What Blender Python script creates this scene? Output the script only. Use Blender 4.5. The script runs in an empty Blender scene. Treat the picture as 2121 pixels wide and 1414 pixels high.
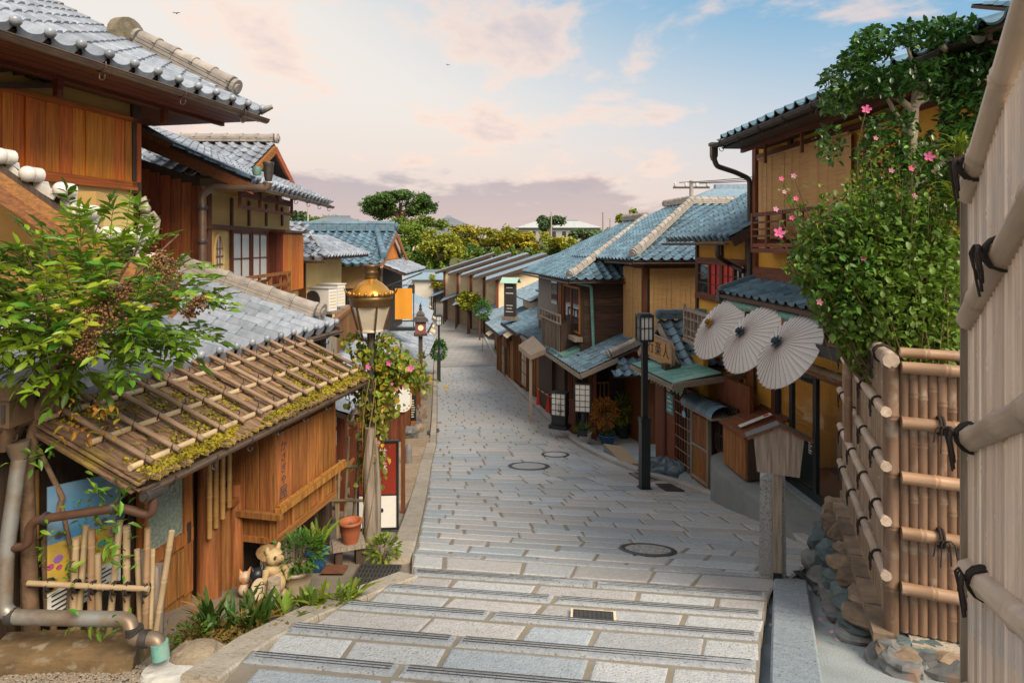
import bpy,math,random
import numpy as np
from mathutils import Matrix,Vector,noise
from math import sin,cos,tan,pi,radians,atan2,sqrt,hypot
R = random.Random(11)
NR = np.random.RandomState(5)
SC = bpy.context.scene
COL = SC.collection

# ------------------------------------------------------------------ camera,sky,sun,exposure
F,CX,HY = 1300.0,1060.5,508.0           # focal length,centre column and horizon row of a 2121 x 1414 picture
cam = bpy.data.cameras.new('camera')
cam.sensor_width = 36.0
cam.lens = F / 2121 * 36
cam.shift_y = -(707 - HY) / 2121
cam.clip_start = 0.05
cam.clip_end = 4000
camo = bpy.data.objects.new('camera', cam)
camo.location = (0,0,0)
camo.rotation_euler = (radians(90),0,0)
COL.objects.link(camo)
SC.camera = camo

SUN_EL,SUN_AZ = radians(43),radians(142)   # azimuth clockwise from +Y: low sun,right and behind the camera
world = bpy.data.worlds.new('World')
SC.world = world
world.use_nodes = True


def build_world():
 nt = world.node_tree
 nt.nodes.clear()
 N,L = nt.nodes.new,nt.links.new

 def math_(op,a,b=None,clamp=False):
  n = N('ShaderNodeMath'); n.operation = op; n.use_clamp = clamp
  for i,x in enumerate((a,b)):
   if x is None: continue
   if isinstance(x,(int,float)): n.inputs[i].default_value = x
   else: L(x,n.inputs[i])
  return n.outputs[0]

 def mix(f,a,b):
  n = N('ShaderNodeMix'); n.data_type = 'RGBA'
  for s,x in ((0,f),(6,a),(7,b)):
   if isinstance(x,(int,float)): n.inputs[s].default_value = x
   elif isinstance(x,tuple): n.inputs[s].default_value = (*x,1)
   else: L(x,n.inputs[s])
  return n.outputs[2]

 def ramp(x,lo,hi):
  n = N('ShaderNodeMapRange'); n.interpolation_type = 'SMOOTHSTEP'
  L(x,n.inputs[0]); n.inputs[1].default_value = lo; n.inputs[2].default_value = hi
  return n.outputs[0]

 def noise_(vec,scale,detail=6,rough=.55,dist=0.0):
  n = N('ShaderNodeTexNoise'); L(vec, n.inputs['Vector'])
  n.inputs['Scale'].default_value = scale; n.inputs['Detail'].default_value = detail
  n.inputs['Roughness'].default_value = rough; n.inputs['Distortion'].default_value = dist
  return n.outputs[0]

 out = N('ShaderNodeOutputWorld'); bg = N('ShaderNodeBackground')
 sky = N('ShaderNodeTexSky'); sky.sky_type = 'NISHITA'; sky.sun_disc = False
 sky.sun_elevation = SUN_EL; sky.sun_rotation = SUN_AZ
 sky.air_density = 1.0; sky.dust_density = 2.0
 geo = N('ShaderNodeNewGeometry')
 inv = N('ShaderNodeVectorMath'); inv.operation = 'SCALE'; inv.inputs[3].default_value = -1.0
 L(geo.outputs['Incoming'], inv.inputs[0])
 d = inv.outputs[0]
 sp = N('ShaderNodeSeparateXYZ'); L(d, sp.inputs[0])
 x,y,z = sp.outputs
 K = 1.24 / 0.10 / 2 ** EXPO
 k = lambda r,g,b: (r * K,g * K,b * K)
 base = sky.outputs[0]
 # evening veil: cream and peach towards the left and low down,clear blue overhead and to the right
 az = math_('ARCTAN2', x, y)
 side = math_('ADD', math_('MULTIPLY', math_('COSINE', math_('SUBTRACT', az, 0.95)), 0.5), 0.5)      # 1 towards the right, 0 opposite
 el = math_('ABSOLUTE', z)
 blue = mix(ramp(el,0.02,0.40),k(.50, .56, .63),k(.12, .37, .58))
 base = mix(0.8,base,blue)
 cream = mix(ramp(el,0.0,0.25),k(.70, .55, .48),k(.74, .69, .64))
 f_cream = math_('SUBTRACT', 1.0, ramp(math_('ADD', side, math_('MULTIPLY', el, .75)), 0.86, 1.24))
 veil = mix(math_('MULTIPLY', f_cream, .95), base, cream)
 # cloud puffs: direction squeezed to a sheet high above
 dz = math_('ADD', el, 0.22)
 cv = N('ShaderNodeCombineXYZ')
 L(math_('DIVIDE', x, dz), cv.inputs[0]); L(math_('DIVIDE', y, dz), cv.inputs[1]); L(math_('MULTIPLY', z, 2.2), cv.inputs[2])
 mp = N('ShaderNodeMapping'); L(cv.outputs[0], mp.inputs[0])
 mp.inputs['Location'].default_value = CLOUD_LOC
 mp.inputs['Scale'].default_value = (1.0, .80, 1.0)
 mp.inputs['Rotation'].default_value = (0, 0, radians(-30))
 c = mp.outputs[0]
 n1 = noise_(c,1.9,10, .56, .3)
 n0 = noise_(c, .8,2, .5)
 dens = math_('ADD', math_('MULTIPLY', n1, .72), math_('MULTIPLY', n0, .28))
 cov = ramp(dens, .492, .572)
 core = ramp(dens, .53, .64)
 ccol = mix(core,k(.86, .64, .52),k(.55, .46, .48))
 veil = mix(math_('MULTIPLY', cov, .66), veil, ccol)
 # long mauve banks low over the horizon
 bn = noise_(c, .8,6, .6)
 bank = math_('MULTIPLY', ramp(math_('SUBTRACT', math_('ADD', .125, math_('MULTIPLY', math_('SUBTRACT', bn, .5), .50)), el), -.012, .03), ramp(el, -.03, .03))
 bankc = mix(ramp(el, .01, .14),k(.53, .42, .40),k(.36, .33, .38))
 veil = mix(math_('MULTIPLY', bank, .80), veil, bankc)
 L(veil,bg.inputs[0]); bg.inputs[1].default_value = 0.10
 L(bg.outputs[0],out.inputs[0])


CLOUD_LOC = (8.2,7.1,0.5)
EXPO = 0.6
build_world()
sun = bpy.data.lights.new('sun', 'SUN')
sun.energy = 3.3
sun.angle = radians(30)
sun.color = (1.0, .85, .66)
suno = bpy.data.objects.new('sun', sun)
sdir = Vector((sin(SUN_AZ) * cos(SUN_EL),cos(SUN_AZ) * cos(SUN_EL),sin(SUN_EL)))
suno.rotation_euler = (-sdir).to_track_quat('-Z', 'Y').to_euler()
suno.location = (30,-20,30)
COL.objects.link(suno)
vs = SC.view_settings
SC.display_settings.display_device = 'sRGB'
vs.view_transform = 'Standard'
vs.look = 'None'
vs.exposure = EXPO
vs.gamma = 1.0
vs.use_curve_mapping = False
SC.cycles.max_bounces = 6
SC.cycles.transparent_max_bounces = 6
SC.cycles.caustics_reflective = False
SC.cycles.caustics_refractive = False

# ------------------------------------------------------------------ materials
MATS = {}


def mat(name,col,col2=None,rough=.8,scale=6.0,stretch=(1,1,1),bump=.25,metal=0.0,rnd=.2,detail=5,lo=.3,hi=.7,
  spots=None,coat=0.0,spec=.5,huevar=0.0,fine=None):
 """Noise between col and col2,shifted a little per object; bump from the same noise."""
 if name in MATS: return MATS[name]
 m = bpy.data.materials.new(name); MATS[name] = m
 m.use_nodes = True
 nt = m.node_tree; N,L = nt.nodes.new,nt.links.new
 bs = nt.nodes['Principled BSDF']
 if col2 is None: col2 = tuple(c * .62 for c in col)
 tc = N('ShaderNodeTexCoord'); mp = N('ShaderNodeMapping')
 oi = N('ShaderNodeObjectInfo')
 L(tc.outputs['Object'], mp.inputs[0]); mp.inputs['Scale'].default_value = stretch
 off = N('ShaderNodeVectorMath'); off.operation = 'SCALE'
 off.inputs[0].default_value = (17.3, 9.1, 23.7); L(oi.outputs['Random'], off.inputs[3])
 ad = N('ShaderNodeVectorMath'); ad.operation = 'ADD'
 L(mp.outputs[0],ad.inputs[0]); L(off.outputs[0],ad.inputs[1])
 n1 = N('ShaderNodeTexNoise'); L(ad.outputs[0], n1.inputs['Vector'])
 n1.inputs['Scale'].default_value = scale; n1.inputs['Detail'].default_value = detail; n1.inputs['Roughness'].default_value = .62
 mr = N('ShaderNodeMapRange'); L(n1.outputs[0], mr.inputs[0]); mr.inputs[1].default_value = lo; mr.inputs[2].default_value = hi
 mx = N('ShaderNodeMix'); mx.data_type = 'RGBA'
 L(mr.outputs[0],mx.inputs[0]); mx.inputs[6].default_value = (*col2,1); mx.inputs[7].default_value = (*col,1)
 c = mx.outputs[2]
 if spots:
  scol,sscale,slo,shi = spots
  n2 = N('ShaderNodeTexNoise'); L(tc.outputs['Object'], n2.inputs['Vector'])
  n2.inputs['Scale'].default_value = sscale; n2.inputs['Detail'].default_value = 4
  m2 = N('ShaderNodeMapRange'); L(n2.outputs[0], m2.inputs[0]); m2.inputs[1].default_value = slo; m2.inputs[2].default_value = shi
  x2 = N('ShaderNodeMix'); x2.data_type = 'RGBA'; L(m2.outputs[0], x2.inputs[0]); L(c, x2.inputs[6]); x2.inputs[7].default_value = (*scol, 1)
  c = x2.outputs[2]
 hv = N('ShaderNodeHueSaturation'); L(c, hv.inputs['Color'])
 v = N('ShaderNodeMapRange'); L(oi.outputs['Random'], v.inputs[0]); v.inputs[3].default_value = 1 - rnd; v.inputs[4].default_value = 1 + rnd
 L(v.outputs[0], hv.inputs['Value'])
 if huevar:
  w = N('ShaderNodeMath'); w.operation = 'MULTIPLY'; L(oi.outputs['Random'], w.inputs[0]); w.inputs[1].default_value = 7.31
  w2 = N('ShaderNodeMath'); w2.operation = 'FRACT'; L(w.outputs[0], w2.inputs[0])
  h = N('ShaderNodeMapRange'); L(w2.outputs[0], h.inputs[0]); h.inputs[3].default_value = .5 - huevar; h.inputs[4].default_value = .5 + huevar
  L(h.outputs[0], hv.inputs['Hue'])
 L(hv.outputs[0], bs.inputs['Base Color'])
 bs.inputs['Roughness'].default_value = rough
 bs.inputs['Metallic'].default_value = metal
 bs.inputs['Coat Weight'].default_value = coat
 bs.inputs['Specular IOR Level'].default_value = spec
 if bump:
  b = N('ShaderNodeBump'); b.inputs['Strength'].default_value = bump; b.inputs['Distance'].default_value = .02
  if fine:
   n3 = N('ShaderNodeTexNoise'); L(tc.outputs['Object'], n3.inputs['Vector']); n3.inputs['Scale'].default_value = fine; n3.inputs['Detail'].default_value = 3
   L(n3.outputs[0], b.inputs['Height'])
  else:
   L(n1.outputs[0], b.inputs['Height'])
  L(b.outputs[0], bs.inputs['Normal'])
 return m


def wood(name, col, axis='z', col2=None, rough=.65, bump=.35, rnd=.22, spots=None, k=1.0):
 s = {'x': (1.0, 16, 16), 'y': (16, 1.0, 16), 'z': (16, 16, 1.0)}[axis]
 return mat(name + '_' + axis, col, col2 or tuple(c * .42 for c in col), rough=rough, scale=2.6 * k, stretch=s, bump=bump, rnd=rnd, detail=7, lo=.32, hi=.66, spots=spots, huevar=.012)


def leafmat(name,col,col2,trans=.35,rough=.45,rnd=.35,hue=.03,scale=1.2):
 """Leaves: colour changes from clump to clump,light passes through."""
 if name in MATS: return MATS[name]
 m = mat(name,col,col2,rough=rough,scale=scale,bump=0,rnd=rnd,huevar=hue,lo=.35,hi=.65)
 nt = m.node_tree; N,L = nt.nodes.new,nt.links.new
 bs = nt.nodes['Principled BSDF']
 src = bs.inputs['Base Color'].links[0].from_socket
 tr = N('ShaderNodeBsdfTranslucent'); L(src, tr.inputs[0])
 mx = N('ShaderNodeMixShader'); mx.inputs[0].default_value = trans
 L(bs.outputs[0],mx.inputs[1]); L(tr.outputs[0],mx.inputs[2])
 L(mx.outputs[0], nt.nodes['Material Output'].inputs[0])
 return m


def glassmat(name,col,rough=.06,trans=0.0):
 if name in MATS: return MATS[name]
 m = mat(name,col,tuple(c * .8 for c in col),rough=rough,bump=0,rnd=.05,scale=2,coat=.6)
 return m


# ------------------------------------------------------------------ mesh builder
class MB:
 def __init__(s,off=(0,0,0)):
  s.off = Vector(off); s.v = []; s.f = []; s.m = []; s.sm = []

 def add(s,vs_,fs,m=0,smooth=False):
  n = len(s.v); o = s.off
  s.v.extend([(p[0] - o[0],p[1] - o[1],p[2] - o[2]) for p in vs_])
  for f in fs:
   s.f.append([i + n for i in f]); s.m.append(m); s.sm.append(smooth)

 def box(s,x0,x1,y0,y1,z0,z1,m=0):
  vs_ = [(x,y,z) for z in (z0,z1) for y in (y0,y1) for x in (x0,x1)]
  s.add(vs_,[(0,2,3,1),(4,5,7,6),(0,1,5,4),(2,6,7,3),(0,4,6,2),(1,3,7,5)],m)

 def bar(s,p0,p1,w,h,up=(0,0,1),m=0,bev=0):
  """Square bar from p0 to p1,w sideways and h along up,centred on the line."""
  p0,p1 = Vector(p0),Vector(p1); d = (p1 - p0).normalized(); up = Vector(up)
  sd = d.cross(up)
  if sd.length < 1e-4: sd = d.cross(Vector((1,0,0)))
  sd.normalize(); u = sd.cross(d).normalized()
  vs_ = [p + sd * (w / 2 * a) + u * (h / 2 * b) for p in (p0,p1) for a,b in ((-1,-1),(1,-1),(1,1),(-1,1))]
  s.add(vs_,[(0,1,2,3),(7,6,5,4),(0,4,5,1),(1,5,6,2),(2,6,7,3),(3,7,4,0)],m)

 def tube(s,pts,r,n=8,m=0,caps=True,smooth=True):
  pts = [Vector(p) for p in pts]
  rs = r if isinstance(r,(list,tuple)) else [r] * len(pts)
  vs_ = []; prev = None
  for i,p in enumerate(pts):
   d = (pts[min(i + 1,len(pts) - 1)] - pts[max(i - 1,0)]).normalized()
   if prev is None:
    a = d.cross(Vector((0,0,1)))
    if a.length < 1e-3: a = d.cross(Vector((1,0,0)))
   else:
    a = prev - d * prev.dot(d)
   a.normalize(); prev = a; b = d.cross(a)
   for k in range(n):
    t = 2 * pi * k / n
    vs_.append(p + (a * cos(t) + b * sin(t)) * rs[i])
  fs = []
  for i in range(len(pts) - 1):
   for k in range(n):
    fs.append((i * n + k,i * n + (k + 1) % n,(i + 1) * n + (k + 1) % n,(i + 1) * n + k))
  s.add(vs_,fs,m,smooth)
  if caps:
   l = len(pts) - 1
   s.add([vs_[k] for k in range(n)],[tuple(range(n))[::-1]],m)
   s.add([vs_[l * n + k] for k in range(n)],[tuple(range(n))],m)

 def lathe(s,c,prof,n=16,m=0,smooth=True,sq=None):
  """prof: (radius,z) pairs about a vertical axis through c."""
  c = Vector(c); vs_ = []
  for r,z in prof:
   for k in range(n):
    t = 2 * pi * (k + (.5 if sq else 0)) / n
    vs_.append((c.x + r * cos(t),c.y + r * sin(t),c.z + z))
  fs = [(i * n + k,i * n + (k + 1) % n,(i + 1) * n + (k + 1) % n,(i + 1) * n + k) for i in range(len(prof) - 1) for k in range(n)]
  s.add(vs_,fs,m,smooth)
  if prof[0][0] > 1e-4: s.add(vs_[:n],[tuple(range(n))[::-1]],m)
  if prof[-1][0] > 1e-4: s.add(vs_[-n:],[tuple(range(n))],m)

 def prism(s,poly,vec,m=0):
  """poly: list of 3d points,extruded by vec."""
  n = len(poly); vec = Vector(vec)
  vs_ = [Vector(p) for p in poly] + [Vector(p) + vec for p in poly]
  s.add(vs_,[tuple(range(n))[::-1],tuple(range(n,2 * n))] + [(i,(i + 1) % n,n + (i + 1) % n,n + i) for i in range(n)],m)

 def ball(s,c,rx,ry=None,rz=None,n=10,k=6,m=0):
  ry = ry or rx; rz = rz or rx; c = Vector(c)
  vs_ = [c + Vector((0,0,-rz))]
  for i in range(1,k):
   a = -pi / 2 + pi * i / k
   for j in range(n):
    t = 2 * pi * j / n
    vs_.append(c + Vector((rx * cos(a) * cos(t),ry * cos(a) * sin(t),rz * sin(a))))
  vs_.append(c + Vector((0,0,rz)))
  fs = [(0,1 + (j + 1) % n,1 + j) for j in range(n)]
  for i in range(k - 2):
   for j in range(n):
    a = 1 + i * n + j; b = 1 + i * n + (j + 1) % n
    fs.append((a,b,b + n,a + n))
  t = len(vs_) - 1
  fs += [(t,1 + (k - 2) * n + j,1 + (k - 2) * n + (j + 1) % n) for j in range(n)]
  s.add(vs_,fs,m,True)

 def grid(s,fn,nu,nv,m=0,smooth=True,flip=False):
  vs_ = [fn(i / nu,j / nv) for j in range(nv + 1) for i in range(nu + 1)]
  w = nu + 1
  fs = [(j * w + i,j * w + i + 1,(j + 1) * w + i + 1,(j + 1) * w + i) for j in range(nv) for i in range(nu)]
  if flip: fs = [f[::-1] for f in fs]
  s.add(vs_,fs,m,smooth)

 def mesh(s,name,mats):
  me = bpy.data.meshes.new(name)
  me.from_pydata(s.v,[],s.f)
  mats = mats if isinstance(mats,(list,tuple)) else [mats]
  for x in mats: me.materials.append(x)
  if len(mats) > 1: me.polygons.foreach_set('material_index', s.m)
  if any(s.sm): me.polygons.foreach_set('use_smooth', s.sm)
  me.update()
  return me


def ob(name,me,parent=None,M=None):
 o = bpy.data.objects.new(name,me); COL.objects.link(o)
 if parent is not None: o.parent = parent
 if M is not None: o.matrix_local = M
 return o


def tag(o,label,cat,group=None,kind=None):
 if label: o['label'] = label
 if cat: o['category'] = cat
 if group: o['group'] = group
 if kind: o['kind'] = kind
 return o


class Thing:
 """An Empty at the base that parents its parts. world=True: parts are given in world coordinates;
 otherwise in the frame (x along the front to the right,y inwards) with z still a world height."""
 def __init__(s,name,label,cat,loc,yaw=0.0,group=None,world=False):
  s.root = bpy.data.objects.new(name,None); COL.objects.link(s.root)
  s.root.empty_display_size = .2
  s.loc = Vector(loc); s.yaw = yaw
  s.root.location = s.loc; s.root.rotation_euler = (0,0,yaw)
  tag(s.root,label,cat,group)
  s.off = Vector(loc) if world else Vector((0,0,loc[2]))
  s.M = Matrix.Identity(4) if world else Matrix.Translation((loc[0], loc[1], 0)) @ Matrix.Rotation(yaw, 4, 'Z')

 def mb(s): return MB(s.off)

 def p(s,name,mb,m,parent=None,label=None,kind=None):
  o = ob(name,mb.mesh(name,m),parent or s.root)
  if label: o['label'] = label
  if kind: o['kind'] = kind
  return o

 def piece(s,name,me,M,parent=None):
  return ob(name,me,parent or s.root,Matrix.Translation(-s.off) @ M)

 def W(s,p): return s.M @ Vector(p)          # frame point (z world) to world

 # picture column / row on a plane of the frame
 def a_at(s,px,b):
  k = (px - CX) / F
  o = s.M @ Vector((0,b,0)); d = s.M.to_3x3() @ Vector((1,0,0))
  return (k * o.y - o.x) / (d.x - k * d.y)

 def b_at(s,px,a):
  k = (px - CX) / F
  o = s.M @ Vector((a,0,0)); d = s.M.to_3x3() @ Vector((0,1,0))
  return (k * o.y - o.x) / (d.x - k * d.y)

 def z_at(s,py,a,b):
  return (HY - py) / F * (s.M @ Vector((a,b,0))).y


def PX(px,py,Y): return Vector(((px - CX) / F * Y,Y,(HY - py) / F * Y))


def left_frame(px_vp,x0):
 """Frame of a left-hand facade: vanishing column and x where it would cross the camera line."""
 t = (px_vp - CX) / F
 return (x0,0.0),atan2(1,t)


def right_frame(px_vp,x0):
 t = (px_vp - CX) / F
 return (x0,0.0),atan2(-1,-t)


def along(p0,p1,roll=0.0):
 """Matrix whose z axis runs from p0 to p1."""
 p0,p1 = Vector(p0),Vector(p1)
 q = (p1 - p0).to_track_quat('Z', 'Y')
 return Matrix.Translation(p0) @ q.to_matrix().to_4x4() @ Matrix.Rotation(roll, 4, 'Z')


CACHE = {}


def bamboo(L,r,m,node=.28,n=8,seed=0):
 key = ('bam', round(L, 2), round(r, 3), m.name, node, seed)
 if key in CACHE: return CACHE[key]
 rr = random.Random(hash(key[1:3]) + seed)
 b = MB(); pts = []; rs = []
 z = 0.0; nxt = rr.uniform(.3,1) * node
 pts.append((0,0,0)); rs.append(r)
 while nxt < L - .02:
  for dz,k in ((-.016,1.0),(-.005,1.15),(.003, .93),(.011,1.12),(.024,1.0)):
   if 0 < nxt + dz < L: pts.append((0,0,nxt + dz)); rs.append(r * k)
  nxt += node * rr.uniform(.85,1.15)
 pts.append((0,0,L)); rs.append(r)
 b.tube(pts,rs,n)
 CACHE[key] = b.mesh('bamboo', m)
 return CACHE[key]


def bam_piece(T, p0, p1, r, m, name='bamboo_pole', parent=None, node=.28, seed=0):
 L = round((Vector(p1) - Vector(p0)).length / .03) * .03
 return T.piece(name,bamboo(L,r,m,node,seed=seed),along(p0,p1,R.uniform(0,6)),parent)


def plank(w,d,h,m,bev=.004):
 """Board standing on its base centre: w along x,d along y,h up,edges eased."""
 key = ('plank', round(w, 3), round(d, 3), round(h, 3), m.name)
 if key in CACHE: return CACHE[key]
 b = MB(); x,y = w / 2,d / 2; e = min(bev,w / 4,d / 4)
 ring = [(-x + e,-y),(x - e,-y),(x,-y + e),(x,y - e),(x - e,y),(-x + e,y),(-x,y - e),(-x,-y + e)]
 b.prism([(p[0],p[1],0) for p in ring],(0,0,h))
 CACHE[key] = b.mesh('plank', m)
 return CACHE[key]


def planks(T, a0, a1, b, z0, z1, n, m, d=.02, gap=.006, parent=None, name='board', jit=.004):
 """A run of n upright boards along x of the frame,faces at y = b; z0/z1 may be functions of a."""
 w = (a1 - a0) / n
 for i in range(n):
  a = a0 + (i + .5) * w
  zz0 = z0(a) if callable(z0) else z0
  zz1 = z1(a) if callable(z1) else z1
  T.piece(name,plank(abs(w) - gap,d,round(zz1 - zz0,2),m),Matrix.Translation((a,b + R.uniform(-jit,jit),zz0)),parent)


def planks_b(T, a, b0, b1, z0, z1, n, m, d=.02, gap=.006, parent=None, name='board', jit=.004):
 w = (b1 - b0) / n
 for i in range(n):
  b = b0 + (i + .5) * w
  zz0 = z0(b) if callable(z0) else z0
  zz1 = z1(b) if callable(z1) else z1
  T.piece(name, plank(abs(w) - gap, d, round(zz1 - zz0, 2), m), Matrix.Translation((a + R.uniform(-jit, jit), b, zz0)) @ Matrix.Rotation(pi / 2, 4, 'Z'), parent)


def leaf_mesh(name,L,W,m,fold=.25,droop=.15):
 b = MB()
 b.add([(0,0,0),(-W * .42,L * .3,fold * W),(W * .42,L * .3,fold * W),(0,L * .34,0),(-W * .4,L * .66,fold * W * .6 - droop * L * .4),
  (W * .4,L * .66,fold * W * .6 - droop * L * .4),(0,L * .68,-droop * L * .45),(0,L,-droop * L)],
  [(0,3,1),(0,2,3),(1,3,6,4),(3,2,5,6),(4,6,7),(6,5,7)])
 return b.mesh(name,m)


def rotm(yaw,pitch,roll=0.0):
 return Matrix.Rotation(yaw, 4, 'Z') @ Matrix.Rotation(pitch, 4, 'X') @ Matrix.Rotation(roll, 4, 'Y')


def scatter(T, mats, mesh_fn, name='leaf', rest='foliage', nmax=300, parent=None, minpx=10, size=.1):
 """mats: list of world-height frame matrices. The nearest become objects,the others one mesh."""
 me = mesh_fn
 far = [(T.W(M.translation).length,i) for i,M in enumerate(mats)]
 far.sort()
 n_obj = 0; rest_i = []
 for dd,i in far:
  if n_obj < nmax and size * F / dd >= minpx:
   T.piece(name,me,mats[i],parent); n_obj += 1
  else: rest_i.append(i)
 if rest_i:
  join(T,[mats[i] for i in rest_i],me,rest,parent)


def join(T, Ms, me, name, parent=None, kind='stuff'):
 nv = len(me.vertices); co = np.empty(nv * 3, 'f'); me.vertices.foreach_get('co', co); co = co.reshape(-1, 3)
 co4 = np.hstack([co, np.ones((nv, 1), 'f')])
 A = np.array([[list(r) for r in (Matrix.Translation(-T.off) @ M)] for M in Ms], 'f')      # n,4,4
 V = np.einsum('nij,vj->nvi', A, co4)[:, :, :3].reshape(-1, 3)
 lt = np.empty(len(me.polygons), 'i'); me.polygons.foreach_get('loop_total', lt)
 li = np.empty(len(me.loops), 'i'); me.loops.foreach_get('vertex_index', li)
 n = len(Ms)
 LI = (li[None, :] + (np.arange(n) * nv)[:, None]).ravel()
 LT = np.tile(lt,n)
 mm = raw_mesh(name,V,LI,LT,list(me.materials),smooth=bool(len(me.polygons) and me.polygons[0].use_smooth))
 o = ob(name,mm,parent or T.root)
 if kind: o['kind'] = kind
 return o


def raw_mesh(name,V,LI,LT,mats,smooth=False):
 mm = bpy.data.meshes.new(name)
 mm.vertices.add(len(V)); mm.vertices.foreach_set('co', np.ascontiguousarray(V, 'f').ravel())
 mm.loops.add(len(LI)); mm.loops.foreach_set('vertex_index', np.ascontiguousarray(LI, 'i'))
 mm.polygons.add(len(LT))
 st = np.concatenate([[0], np.cumsum(LT)[:-1]]).astype('i')
 mm.polygons.foreach_set('loop_start', st); mm.polygons.foreach_set('loop_total', np.ascontiguousarray(LT, 'i'))
 if smooth: mm.polygons.foreach_set('use_smooth', np.ones(len(LT), bool))
 for x in mats: mm.materials.append(x)
 mm.update(calc_edges=True)
 return mm


def leaf_cloud(name,C,size,m,seed=0,elong=1.5,up=.35):
 """One mesh of small folded leaf clumps at the points C (n,3)."""
 rs = np.random.RandomState(seed); n = len(C)
 nrm = rs.normal(size=(n,3)); nrm[:, 2] = np.abs(nrm[:, 2]) + up; nrm /= np.linalg.norm(nrm,axis=1)[:, None]
 t = rs.normal(size=(n,3)); t -= nrm * (t * nrm).sum(1)[:, None]; t /= np.linalg.norm(t,axis=1)[:, None]
 b = np.cross(nrm,t)
 s = size * rs.uniform(.55,1.35,n)[:, None]
 k = .2
 V = np.stack([C - t * s * elong * .5,C - b * s * .5 + nrm * s * k,C + t * s * elong * .5,C + b * s * .5 + nrm * s * k],1).reshape(-1,3)
 base = (np.arange(n) * 4)[:, None]
 LI = (base + np.array([[0,1,2,0,2,3]])).ravel()
 LT = np.full(n * 2,3)
 return raw_mesh(name,V,LI,LT,[m])


def blob_points(n,blobs,rs,shell=.55):
 """Random points in a union of ellipsoids (c,r),thicker towards their skins."""
 w = np.array([b[1][0] * b[1][1] * b[1][2] for b in blobs]) ** .7; w = w / w.sum()
 idx = rs.choice(len(blobs),n,p=w)
 c = np.array([b[0] for b in blobs])[idx]; r = np.array([b[1] for b in blobs])[idx]
 d = rs.normal(size=(n,3)); d /= np.linalg.norm(d,axis=1)[:, None]
 rad = shell + (1.06 - shell) * rs.uniform(0,1,n) ** .7
 return c + d * r * rad[:, None]


TEXTS = {}


def text_mesh(s,size,m,ext=.004,spacing=1.0):
 cu = bpy.data.curves.new('text', 'FONT'); cu.body = s; cu.size = size; cu.extrude = ext
 cu.align_x = 'CENTER'; cu.align_y = 'CENTER'; cu.space_line = spacing
 o = bpy.data.objects.new('text', cu); COL.objects.link(o)
 dg = bpy.context.evaluated_depsgraph_get()
 me = bpy.data.meshes.new_from_object(o.evaluated_get(dg))
 bpy.data.objects.remove(o); bpy.data.curves.remove(cu)
 me.materials.clear(); me.materials.append(m)
 return me


UPRIGHT = Matrix.Rotation(pi / 2, 4, 'X')      # a flat text stands up, facing -y of the frame


# ------------------------------------------------------------------ roofs
def tile_mesh(w,l,m,eave=False):
 key = ('tile', round(w, 3), round(l, 3), m.name, eave)
 if key in CACHE: return CACHE[key]
 b = MB(); n = 9; x0 = []
 for i in range(n):
  u = i / (n - 1)
  if u < .66: z = -.10 * w * sin(pi * u / .66)
  else: z = .20 * w * sin(pi * (u - .66) / .34)
  x0.append((u * w * 1.02,z))
 th = .022
 back = [(x,l * 1.14,z + .000) for x,z in x0]
 front = [(x,0,z + .024) for x,z in x0]
 low = [(x, .004,z + .024 - th) for x,z in x0]
 b.add(front + back,[(i,i + 1,n + i + 1,n + i) for i in range(n - 1)],0,True)
 b.add(low + front,[(i,i + 1,n + i + 1,n + i) for i in range(n - 1)],0,False)
 if eave:     # hanging lip and round knob of the lowest course
  lip = [(x, .0,min(z, .02) - .062 if i < 7 else z - .03) for i,(x,z) in enumerate(x0)]
  b.add(lip + [(x,-.002,z + .024) for x,z in x0],[(i,i + 1,n + i + 1,n + i) for i in range(n - 1)],0,False)
  b.ball((w * .84,-.008, .045 * w / .25), .16 * w, .14 * w, .16 * w,10,6)
 CACHE[key] = b.mesh('tile', m)
 return CACHE[key]


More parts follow.
